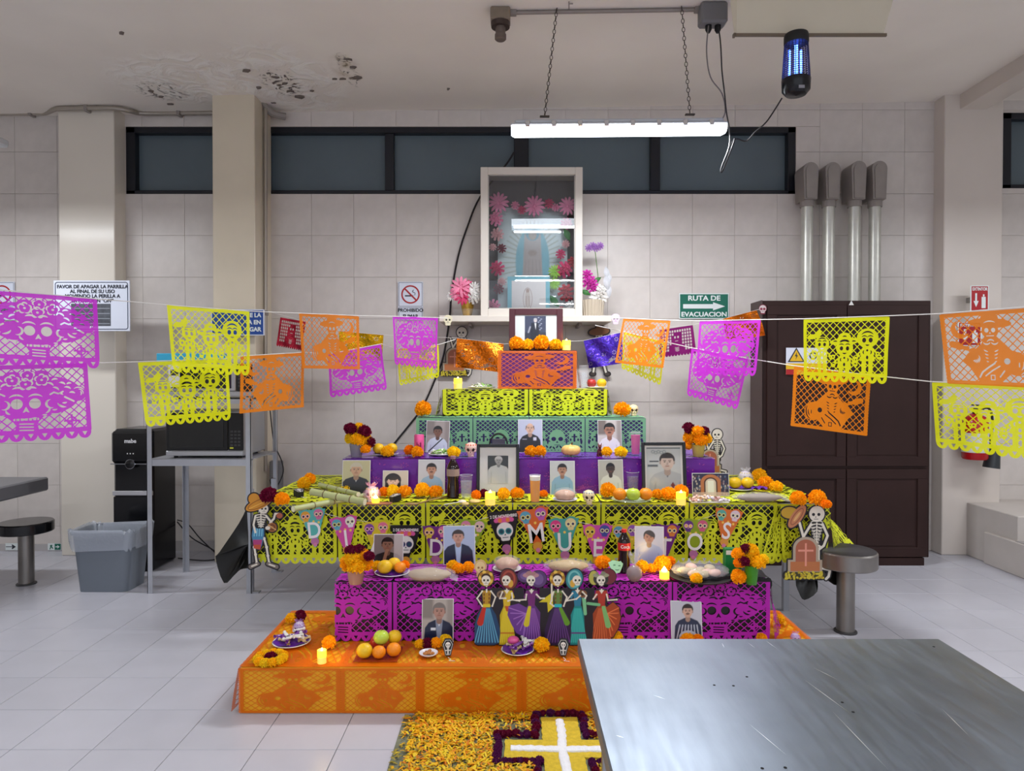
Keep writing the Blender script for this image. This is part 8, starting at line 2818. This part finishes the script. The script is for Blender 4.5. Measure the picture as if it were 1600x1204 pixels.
for a_ in [('daisy', 'pink', 'large pink silk daisy in the upper corner of the case by the slanting cable', 779, 317, 34), ('daisy', 'pink', 'large pink silk daisy at the top middle of the case', 835, 322, 34), ('daisy', 'pink', 'pink silk daisy in the top corner of the case towards the conduits', 887, 322, 30),
           ('rose', 'pink', 'small pink silk rose right after the first daisy along the top', 805, 321, 14), ('rose', 'rosepink', 'deep pink silk rose before the middle daisy', 815, 328, 14), ('rose', 'rosepink', 'deep pink silk rose past the middle daisy', 858, 318, 16), ('rose', 'pink', 'pink silk rose hanging lower past the middle daisy', 868, 324, 13),
           ('rose', 'pink', 'pink silk rose under the upper corner daisy', 775, 342, 23), ('rose', 'pale', 'pale crumpled silk rose halfway up the cable side', 777, 366, 21), ('rose', 'dark', 'dark red silk rose on the cable side', 784, 388, 15), ('rose', 'pale', 'pale pink bud on the cable side', 770, 386, 12),
           ('rose', 'rosepink', 'bright pink silk rose low on the cable side', 777, 419, 24), ('rose', 'dark', 'dark pink bud below the bright rose', 779, 451, 17), ('rose', 'pink', 'pink silk rose in the bottom corner of the case', 771, 478, 22), ('rose', 'pale', 'whitish silk bloom beside the teal frame', 784, 440, 14),
           ('rose', 'pink', 'pink silk rose high on the conduit side', 885, 349, 19), ('leaf', 'green', 'green silk leaf below the high pink rose', 886, 366, 22), ('rose', 'rosepink', 'small deep pink rose on the conduit side', 876, 397, 16), ('rose', 'pale', 'pale bud above the bright rose on the conduit side', 884, 381, 13),
           ('rose', 'rosepink', 'large bright pink rose on the conduit side', 881, 421, 27), ('rose', 'red', 'red pink rose behind the large bright one', 896, 410, 20), ('daisy', 'lime', 'lime green silk flower beside the teal frame', 867, 424, 22), ('daisy', 'lime', 'second lime green silk flower lower beside the teal frame', 866, 443, 20),
           ('rose', 'red', 'big red silk flower low on the conduit side', 885, 457, 28), ('leaf', 'green', 'green silk leaves near the case bottom', 866, 470, 24), ('rose', 'white', 'white silk flower in the bottom corner of the case', 893, 479, 20), ('rose', 'red', 'small red bud at the case bottom beside the white flower', 877, 484, 12)]:
 silk(a_[0], a_[1], a_[2], a_[3], a_[4], a_[5], YF, rot=rf.uniform(0, 3))
# arrangements beside the case
p = W(730, 490, 5.58)
va = thing('flower_arrangement', 'gold pot with pink poinsettia and white silk flowers on a glass bowl', 'vase', (p.x, 5.6, sz), group='arrangements beside the shrine case')
MB().lathe([(0.085, 0), (0.1, 0.02), (0.12, 0.06), (0.115, 0.06), (0.095, 0.02), (0.001, 0.012)], 28).build('glass_bowl', mat('drinking_glass', 0), va, (0.0, 0, 0))
MB().lathe([(0.035, 0.013), (0.045, 0.05), (0.058, 0.13), (0.055, 0.13), (0.04, 0.05)], 24).build('gold_pot', mat('gold_pot', (190, 150, 60), rough=0.25, metal=0.8), va)
for (dx, dz_, w2, kd, cl) in ((-0.05, 0.24, 34, 'daisy', 'pink'), (-0.03, 0.17, 30, 'daisy', 'rosepink'), (-0.08, 0.19, 24, 'daisy', 'pink'), (0.0, 0.25, 22, 'daisy', 'rosepink'), (0.06, 0.23, 22, 'daisy', 'white'), (0.09, 0.18, 20, 'daisy', 'white'), (0.05, 0.16, 22, 'rose', 'white'), (-0.13, 0.17, 16, 'daisy', 'white'), (0.1, 0.26, 14, 'leaf', 'silver'), (0.02, 0.2, 18, 'leaf', 'green')):
 silk(kd, cl, None, 0, 0, w2, 5.6, rot=rf.uniform(0, 3), parent=va, off=(dx, -0.03 - rf.random() * 0.03, dz_))
p = W(926, 490, 5.58)
vb = thing('flower_arrangement', 'ribbed cream pot with magenta roses and white chrysanthemum beside the case', 'vase', (p.x, 5.6, sz), group='arrangements beside the shrine case')
MB().lathe([(0.075, 0), (0.085, 0.02), (0.095, 0.14), (0.088, 0.14), (0.07, 0.01)], 28).build('pot', mat('ribbed_pot', (190, 178, 160), rough=0.5), vb)
rb3 = MB()
for k in range(22):
 a_ = 2 * PI * k / 22
 rb3.cyl((0.084 * math.cos(a_), 0.084 * math.sin(a_), 0.004), (0.096 * math.cos(a_), 0.096 * math.sin(a_), 0.138), 0.006, n=6)
rb3.build('ribs', mat('ribbed_pot', 0), vb)
for (dx, dz_, w2, kd, cl) in ((-0.03, 0.28, 24, 'rose', 'magenta'), (-0.05, 0.34, 18, 'rose', 'magenta'), (0.0, 0.24, 20, 'rose', 'magenta'), (0.05, 0.17, 30, 'daisy', 'white'), (0.06, 0.2, 26, 'rose', 'white'), (0.02, 0.15, 22, 'daisy', 'white'), (0.03, 0.30, 16, 'leaf', 'green'), (0.11, 0.28, 24, 'leaf', 'silver'), (0.12, 0.22, 26, 'leaf', 'silver'), (0.11, 0.36, 20, 'leaf', 'silver'), (0.13, 0.32, 18, 'leaf', 'silver'), (-0.06, 0.2, 18, 'leaf', 'green')):
 silk(kd, cl, None, 0, 0, w2, 5.6, rot=1.4 if cl == 'silver' else rf.uniform(0, 3), parent=vb, off=(dx, -0.04 - rf.random() * 0.03, dz_))
MB().tube([(0.05, 0, 0.1), (0.045, 0, 0.35), (0.02, 0, 0.56)], 0.003, 5).build('tall_stem', mat('stem_green', 0), vb)
for q in range(4):
 silk('rose', 'lilac', None, 0, 0, 13, 5.6, parent=vb, off=(-0.03 + 0.03 * q, -0.01, 0.57 + 0.015 * (q % 2)))
# ------------------------------------------------------------------ signs
M_sw = mat('sign_white', (216, 222, 236), rough=0.35)
M_navy = mat('sign_navy', (36, 48, 76), rough=0.4)
M_sgreen = mat('sign_green', (8, 104, 84), rough=0.35)
M_sred = mat('sign_red', (170, 30, 38), rough=0.4)
M_sblue = mat('sign_blue', (24, 70, 150), rough=0.35)
M_pale_s = mat('sign_print_white', (226, 234, 234), rough=0.4)
M_ink = mat('sign_ink', (40, 44, 56), rough=0.5)
def sign(label, px0, px1, py0, py1, Y, m, th=0.004, cat='sign'):
 a_, b_ = W((px0 + px1) / 2, py1, Y), W((px0 + px1) / 2, py0, Y)
 w = (W(px1, py0, Y).x - W(px0, py0, Y).x)
 h = b_.z - a_.z
 t = thing('sign', label, cat, (a_.x, Y, a_.z), group='signs on the walls')
 MB().box(-w / 2, w / 2, 0, th, 0, h, 0.001).build('plate', m, t, smooth=False)
 return t, w, h
def rring(x0, x1, z0, z1, t, r=0.02, n=5):
 """rounded outline as one flat mesh"""
 def rr(x0, x1, z0, z1, r):
  o = []
  for k, (cx, cz) in enumerate(((x1 - r, z1 - r), (x0 + r, z1 - r), (x0 + r, z0 + r), (x1 - r, z0 + r))):
   for i in range(n + 1):
    a_ = PI / 2 * k + PI / 2 * i / n
    o.append((cx + r * math.cos(a_), cz + r * math.sin(a_)))
  return o
 A = rr(x0, x1, z0, z1, r)
 B = rr(x0 + t, x1 - t, z0 + t, z1 - t, max(r - t, 0.001))
 N_ = len(A)
 b = MB()
 b._add([(x, 0, z) for x, z in A] + [(x, 0, z) for x, z in B], [(i, (i + 1) % N_, N_ + (i + 1) % N_, N_ + i) for i in range(N_)])
 return b
t, w, h = sign('green evacuation route sign with a white arrow on the tiled wall', 1061, 1139, 458, 498, 5.83, M_pale_s)
MB().box(-w / 2 + 0.008, w / 2 - 0.008, -0.001, 0, 0.008, h - 0.008, 0.0004).build('green_field', M_sgreen, t, smooth=False)
letters('lettering', 'RUTA DE', h * 0.27, M_pale_s, t, (0, -0.0016, h * 0.80), bold=0.03, sx=1.15)
letters('lettering', 'EVACUACION', h * 0.25, M_pale_s, t, (0, -0.0016, h * 0.17), bold=0.03, sx=1.12)
MB().at((0, -0.0012, h * 0.49), (PI / 2, 0, 0)).prism([(-w * 0.42, -h * 0.085), (w * 0.18, -h * 0.085), (w * 0.18, -h * 0.16), (w * 0.42, 0), (w * 0.18, h * 0.16), (w * 0.18, h * 0.085), (-w * 0.42, h * 0.085)], 0, 0.0006).build('arrow', M_pale_s, t, smooth=False)
t, w, h = sign('white no smoking sign above the small magenta flag', 622, 661, 440, 500, 5.83, M_sw)
rring(-w / 2 + 0.006, w / 2 - 0.006, h * 0.36, h - 0.006, 0.003, 0.004).build('border_line', M_ink, t, (0, -0.001, 0), smooth=False)
rring(-w / 2 + 0.006, w / 2 - 0.006, 0.006, h * 0.335, 0.003, 0.004).build('border_line', M_ink, t, (0, -0.001, 0), smooth=False)
cz, cr = h * 0.67, w * 0.37
def nosmoke(t, cz, cr):
 b = MB()
 n = 32
 b._add([(cr * math.cos(2 * PI * k / n), -0.0018, cz + cr * math.sin(2 * PI * k / n)) for k in range(n)] + [(cr * 0.84 * math.cos(2 * PI * k / n), -0.0018, cz + cr * 0.84 * math.sin(2 * PI * k / n)) for k in range(n)],
           [(k, (k + 1) % n, n + (k + 1) % n, n + k) for k in range(n)])
 d = cr * 0.62
 q = cr * 0.06
 b._add([(-d - q, -0.0019, cz + d - q), (-d + q, -0.0019, cz + d + q), (d + q, -0.0019, cz - d + q), (d - q, -0.0019, cz - d - q)], [(0, 1, 2, 3)])
 b.build('red_ring', M_sred, t, smooth=False)
 c = MB().box(-cr * 0.6, cr * 0.3, -0.0014, -0.0006, cz - cr * 0.22, cz - cr * 0.08)
 c.build('cigarette', M_ink, t, smooth=False)
 MB().tube(curve_pts([(cr * 0.45, -0.0012, cz - cr * 0.1), (cr * 0.5, -0.0012, cz + cr * 0.15), (cr * 0.2, -0.0012, cz + cr * 0.3), (cr * 0.35, -0.0012, cz + cr * 0.5)], 4), cr * 0.03, 5).build('smoke_curl', M_ink, t)
nosmoke(t, cz, cr)
letters('lettering', 'PROHIBIDO', h * 0.125, M_ink, t, (0, -0.0016, h * 0.255), bold=0.03)
letters('lettering', 'FUMAR', h * 0.125, M_ink, t, (0, -0.0016, h * 0.10), bold=0.03)
t, w, h = sign('no smoking sign partly behind the largest magenta flag at the room edge', -16, 23, 440, 500, 5.83, M_sw)
rring(-w / 2 + 0.006, w / 2 - 0.006, h * 0.36, h - 0.006, 0.003, 0.004).build('border_line', M_ink, t, (0, -0.001, 0), smooth=False)
nosmoke(t, h * 0.67, w * 0.37)
letters('lettering', 'PROHIBIDO', h * 0.125, M_ink, t, (0, -0.0016, h * 0.255), bold=0.03)
t, w, h = sign('large white sign with dark lettering asking to switch off the grill', 84, 203, 438, 517, 5.40, M_sw, th=0.012)
rring(-w / 2 + 0.012, w / 2 - 0.012, 0.012, h - 0.012, 0.006, 0.02).build('border_line', M_navy, t, (0, -0.001, 0), smooth=False)
for k, s_ in enumerate(('FAVOR DE APAGAR LA PARRILLA', 'AL FINAL DE SU USO', 'MOVIENDO LA PERILLA A', 'LA POSICION "OFF"')):
 letters('lettering', s_, h * 0.095, M_ink, t, (0.008, -0.0014, h * (0.875 - k * 0.093)), bold=0.035, sx=1.0)
MB().box(-w * 0.27, w * 0.25, -0.0012, 0, h * 0.10, h * 0.54).build('grill_picture', mat('grill_picture', (84, 88, 96), rough=0.4, noise=0.4, nscale=20), t, smooth=False)
gp = MB()
for k in range(4):
 gp.box(-w * 0.26, w * 0.24, -0.002, -0.0012, h * (0.14 + k * 0.1), h * (0.155 + k * 0.1))
gp.build('picture_lines', mat('grill_lines', (150, 156, 166), rough=0.4), t, smooth=False)
MB().box(-0.04, 0.04, 0.012, 0.27, h * 0.3, h * 0.6, 0.002).build('standoff', M_castgrey, t, smooth=False)
t, w, h = sign('blue sign with white lettering on the stained pillar', 330, 413, 483, 524, 5.42, M_sw, th=0.01)
MB().box(-w / 2 + 0.008, w / 2 - 0.008, -0.001, 0, 0.008, h - 0.008, 0.0004).build('blue_field', M_sblue, t, smooth=False)
for k, s_ in enumerate(('E LA', 'A EN', 'GAR')):
 letters('lettering', s_, h * 0.22, M_pale_s, t, (w * 0.44, -0.0016, h * (0.77 - k * 0.27)), bold=0.04, align='RIGHT')
MB().box(-0.03, 0.03, 0.01, 0.055, h * 0.3, h * 0.6, 0.002).build('standoff', M_castgrey, t, smooth=False)
t, w, h = sign('small white notice taped on the upper microwave oven door', 232, 250, 568, 604, 4.74, M_white, th=0.002, cat='notice')
MB().box(-w * 0.3, w * 0.4, -0.001, 0, h * 0.5, h * 0.75).build('dark_mark', M_dgrey, t, smooth=False)
t.location = (W(272, 600, 4.738).x, 4.7375, 1.43)
# extinguisher signs and extinguisher
def exting(t, w, h):
 MB().box(-w / 2 + w * 0.06, w / 2 - w * 0.06, -0.0012, 0, h * 0.03, h * 0.97).build('red_field', M_sred, t, smooth=False)
 letters('lettering', 'EXTINTOR', h * 0.165, M_pale_s, t, (0, -0.002, h * 0.86), bold=0.03, sx=0.95 * w / (h * 0.95))
 MB().at((-w * 0.2, -0.002, h * 0.42), (PI / 2, 0, 0)).prism([(-w * .05, h * .28), (w * .05, h * .28), (w * .05, -h * .02), (w * .14, -h * .02), (0, -h * .26), (-w * .14, -h * .02), (-w * .05, -h * .02)], 0, 0.0006).build('arrow', M_pale_s, t, smooth=False)
 b = MB().box(w * 0.1, w * 0.32, -0.002, -0.0013, h * 0.12, h * 0.56, 0.0003)
 b.box(w * 0.17, w * 0.25, -0.002, -0.0013, h * 0.57, h * 0.66)
 b.build('extinguisher_icon', M_pale_s, t, smooth=False)
t, w, h = sign('red extinguisher sign standing out from the pillar above the orange flag', 1516, 1545, 446, 486, 5.55, M_pale_s, th=0.003)
exting(t, w, h)
MB().box(-0.01, 0.01, 0.003, 0.15, h * 0.4, h * 0.6).build('bracket', M_castgrey, t, smooth=False)
t, w, h = sign('square red extinguisher sign seen through the big orange flag', 1496, 1534, 503, 540, 5.692, M_pale_s)
exting(t, w, h)
p = W(1523, 715, 5.58)
ex = thing('fire_extinguisher', 'red fire extinguisher on the pillar behind the largest yellow flag', 'extinguisher', (p.x, 5.58, W(1523, 717, 5.58).z))
M_red = mat('extinguisher_red', (176, 22, 26), rough=0.25)
MB().lathe([(0.085, 0), (0.095, 0.015), (0.095, 0.30), (0.08, 0.345), (0.035, 0.375)], 28).build('cylinder', M_red, ex)
MB().lathe([(0.098, 0.06), (0.098, 0.22)], 28, cap=False).build('label', mat('extinguisher_label', (206, 206, 200), rough=0.5, noise=0.1, nscale=40), ex)
MB().lathe([(0.02, 0.375), (0.022, 0.41)], 12).box(-0.012, 0.012, -0.09, 0.03, 0.41, 0.42).box(-0.012, 0.012, -0.08, 0.03, 0.44, 0.45).build('valve_handle', M_mblack, ex)
MB().tube(curve_pts([(0.02, 0, 0.4), (0.09, -0.03, 0.42), (0.13, -0.02, 0.3), (0.12, 0, 0.1), (0.135, 0, 0.02)]), 0.01, 8).build('hose', M_mblack, ex)
MB().at((0.14, -0.01, 0.02), (0, 0.12, 0)).lathe([(0.02, 0.10), (0.05, 0.04), (0.062, -0.09), (0.05, -0.09), (0.02, 0.09)], 20).at().build('horn', mat('horn_black', (44, 50, 54), rough=0.4), ex)
MB().box(-0.03, 0.03, 0.05, 0.118, 0.25, 0.3).build('wall_hook', M_castgrey, ex, smooth=False)
# warning label on the cabinet
t, w, h = sign('white, yellow and red electrical warning label on the cabinet door', 1228, 1292, 543, 585, 5.374, M_sw, th=0.0015)
MB().box(-w / 2, w / 2, -0.0008, 0, 0, h * 0.42).build('yellow_band', mat('warning_yellow', (226, 182, 30), rough=0.4), t, smooth=False)
MB().box(-w / 2, -w * 0.28, -0.0014, -0.0008, 0, h * 0.2).build('red_square', M_sred, t, smooth=False)
tx_ = -w * 0.25
MB().at((tx_, -0.001, h * 0.70), (PI / 2, 0, 0)).prism([(-0.068, -0.05), (0.068, -0.05), (0, 0.065)], 0, 0.0004).build('triangle_border', M_ink, t, smooth=False)
MB().at((tx_, -0.0016, h * 0.70), (PI / 2, 0, 0)).prism([(-0.052, -0.042), (0.052, -0.042), (0, 0.048)], 0, 0.0004).build('triangle', mat('warning_yellow', 0), t, smooth=False)
MB().at((tx_, -0.0022, h * 0.70), (PI / 2, 0, 0)).prism([(0.004, 0.03), (-0.012, -0.004), (0.0, -0.004), (-0.006, -0.032), (0.012, 0.004), (0.002, 0.004)], 0, 0.0004).build('bolt', M_ink, t, smooth=False)
b = MB()
n = 20
b._add([(w * 0.16 + 0.03 * math.cos(2 * PI * k / n), -0.001, h * 0.7 + 0.03 * math.sin(2 * PI * k / n)) for k in range(n)] + [(w * 0.16 + 0.02 * math.cos(2 * PI * k / n), -0.001, h * 0.7 + 0.02 * math.sin(2 * PI * k / n)) for k in range(n)], [(k, (k + 1) % n, n + (k + 1) % n, n + k) for k in range(n)])
b.build('ring_icon', M_ink, t, smooth=False)
# evacuation strip on the baseboard
for (px, lab, two) in ((17, 'arrow marking on the evacuation strip beside the stool post', False), (85, 'running figure and arrow marking at the end of the evacuation strip', True)):
 p = W(px, 854, 5.82)
 t = thing('evacuation_marking', lab, 'marking', (p.x, 5.826, p.z), group='evacuation strip markings')
 MB().box(-0.06 if two else -0.05, 0.055, -0.002, 0, -0.03, 0.03).build('plate', M_pale_s, t, smooth=False)
 if two:
  MB().box(0.0, 0.052, -0.003, -0.002, -0.026, 0.026).build('dark_field', M_sgreen, t, smooth=False)
  MB().at((-0.03, -0.0025, 0), (PI / 2, 0, 0)).prism([(-0.015, -0.022), (-0.008, -0.022), (0.0, -0.004), (0.012, -0.018), (0.018, -0.014), (0.004, 0.006), (0.014, 0.01), (0.0, 0.018), (-0.014, 0.008), (-0.006, 0.004)], 0, 0.0005).build('figure', M_sgreen, t, smooth=False)
  MB().at((0.026, -0.0035, 0), (PI / 2, 0, 0)).prism([(-0.018, -0.004), (0.0, -0.004), (-0.004, -0.016), (0.018, 0), (-0.004, 0.016), (0.0, 0.004), (-0.018, 0.004)], 0, 0.0005).build('arrow', M_pale_s, t, smooth=False)
 else:
  MB().at((0.0, -0.0025, 0), (PI / 2, 0, 0)).prism([(-0.045, -0.003), (0.01, -0.003), (0.004, -0.018), (0.012, -0.02), (0.04, 0), (0.012, 0.02), (0.004, 0.018), (0.01, 0.003), (-0.045, 0.003)], 0, 0.0005).build('arrow', M_ink, t, smooth=False)
# ------------------------------------------------------------------ petal carpet with the salt cross
pc = thing('petal_carpet', 'carpet of yellow marigold petals on a grey green cloth on the floor', 'flower carpet', (0.1, 2.58, 0))
bd2 = MB().box(-0.575, 0.85, -0.45, 0.41, 0.0005, 0.005)
bd2.build('cloth', mat('grey_green_cloth', (112, 116, 96), rough=0.8, noise=0.3, nscale=18), pc, smooth=False)
rn = np.random.RandomState(5)
def in_cross(x, y, g=0.0):
 # world coordinates; outline of the cross bed
 cx = 0.205
 return ((abs(x - cx) < 0.085 + g) & (y > 2.2) & (y < 2.955 + g)) | ((abs(x - cx) < 0.235 + g) & (abs(y - 2.70) < 0.068 + g))
PETM = [mat('petal_golden', (240, 180, 16), rough=0.6, translucent=0.2, noise=0.1, nscale=3), mat('petal_yellow', (240, 206, 30), rough=0.6, translucent=0.2), mat('petal_orange', (226, 130, 14), rough=0.6, translucent=0.2), mat('petal_olive', (146, 130, 44), rough=0.7)]
for mi, (mm, cnt_) in enumerate(zip(PETM, (5200, 3400, 1500, 1700))):
 V = []
 Fc = []
 k = 0
 while k < cnt_:
  x = rn.uniform(-0.465, 0.9)
  y = rn.uniform(2.15, 2.985)
  dens = 0.5 + 0.5 * math.sin(x * 9 + 1.3) * math.sin(y * 13 + x * 4)
  hole = (abs(x + 0.0) < 0.07 and 2.62 < y < 2.93) or (x < -0.42)
  if in_cross(x, y, 0.02) or (mi != 3 and (rn.rand() > 0.45 + dens * 0.6 or (hole and rn.rand() > 0.18))) or (mi == 2 and y < 2.86 and rn.rand() > 0.3):
   continue
  a_ = rn.uniform(0, 2 * PI)
  l, w = rn.uniform(0.008, 0.017), rn.uniform(0.0018, 0.0035)
  c, s = math.cos(a_), math.sin(a_)
  z = 0.006 + rn.uniform(0, 0.012)
  zz = rn.uniform(-0.004, 0.008)
  o_ = len(V)
  V += [(x - c * l - s * w - 0.1, y - s * l + c * w - 2.58, z), (x - c * l + s * w - 0.1, y - s * l - c * w - 2.58, z), (x + s * w * 1.6 - 0.1, y - c * w * 1.6 - 2.58, z + 0.004), (x - s * w * 1.6 - 0.1, y + c * w * 1.6 - 2.58, z + 0.004),
              (x + c * l + s * w - 0.1, y + s * l - c * w - 2.58, z + zz), (x + c * l - s * w - 0.1, y + s * l + c * w - 2.58, z + zz)]
  Fc += [(o_, o_ + 1, o_ + 2, o_ + 3), (o_ + 3, o_ + 2, o_ + 4, o_ + 5)]
  k += 1
 me = bpy.data.meshes.new('petals')
 me.from_pydata(V, [], Fc)
 me.materials.append(mm)
 o = inst('petals', me, pc)
 o['kind'] = 'stuff'
# cross bed of yellow powder and the white salt cross
cxp = 0.205
def cross_poly(ax, ay0_, ay1_, bx_, by0, by1):
 return [(cxp - ax, ay0_), (cxp + ax, ay0_), (cxp + ax, by0), (cxp + bx_, by0), (cxp + bx_, by1), (cxp + ax, by1), (cxp + ax, ay1_), (cxp - ax, ay1_), (cxp - ax, by1), (cxp - bx_, by1), (cxp - bx_, by0), (cxp - ax, by0)]
def mound(name, label, pl, z, m, jit, cat):
 rn = random.Random(3)
 pts = []
 for (a_, b_) in zip(pl, pl[1:] + pl[:1]):
  L_ = math.hypot(b_[0] - a_[0], b_[1] - a_[1])
  n = max(1, int(L_ / 0.018))
  for q in range(n):
   pts.append((a_[0] + (b_[0] - a_[0]) * q / n + rn.uniform(-jit, jit), a_[1] + (b_[1] - a_[1]) * q / n + rn.uniform(-jit, jit)))
 b = MB().prism(pts, 0.0052, z)
 me = b.mesh(name, m, False)
 o = inst(name, me)
 return tag(o, label, cat)
mound('yellow_cross_bed', 'bed of mustard yellow sawdust around the white cross', cross_poly(0.08, 2.15, 2.95, 0.235, 2.635, 2.765), 0.013, mat('mustard_sawdust', (206, 176, 44), rough=0.9, noise=0.15, nscale=60, bump=0.4, bscale=140), 0.003, 'flower carpet')
V = mat('white_salt', (236, 236, 240), rough=0.8, noise=0.03, nscale=60, bump=0.5, bscale=160)
b = MB()
for pts in ([(cxp + 0.0, 2.92, 0.014), (cxp + 0.002, 2.8, 0.016), (cxp - 0.004, 2.69, 0.016), (cxp + 0.004, 2.5, 0.016), (cxp + 0.01, 2.15, 0.016)], [(cxp - 0.21, 2.70, 0.014), (cxp - 0.1, 2.695, 0.016), (cxp, 2.69, 0.016), (cxp + 0.1, 2.692, 0.016), (cxp + 0.21, 2.69, 0.014)]):
 cp_ = curve_pts(pts, 8)
 rn2 = random.Random(9)
 b.tube(cp_, [0.019 + rn2.uniform(-0.003, 0.003) for _ in cp_], 10)
b.v = [(x, y, 0.012 + (z - 0.012) * 0.5) for x, y, z in b.v]
o = b.build('salt_cross', V)
tag(o, 'white salt cross laid on the petal carpet', 'cross')
pl = cross_poly(0.105, 2.2, 2.975, 0.262, 2.60, 2.80)
rn = random.Random(12)
first = None
skip_bottom = True
for (a_, b_) in zip(pl, pl[1:] + pl[:1]):
 if a_[1] == 2.2 and b_[1] == 2.2:
  continue
 L_ = math.hypot(b_[0] - a_[0], b_[1] - a_[1])
 n = max(1, int(L_ / 0.021))
 for q in range(n):
  x = a_[0] + (b_[0] - a_[0]) * q / n + rn.uniform(-0.007, 0.007)
  y = a_[1] + (b_[1] - a_[1]) * q / n + rn.uniform(-0.007, 0.007)
  if y < 2.42 or x > 0.62:
   continue
  c_ = 'purple' if rn.random() < 0.6 else 'burgundy'
  r_ = rn.uniform(0.015, 0.021)
  o = inst('border_dahlia', MG[c_][1], None, (x, y, 0.006 + r_ * 0.55), (0, 0, rn.uniform(0, 6)), r_)
  tag(o, 'dark %s flower head in the border of the salt cross' % ('purple' if c_ == 'purple' else 'burgundy'), 'flower', '%s flower heads bordering the salt cross' % c_)
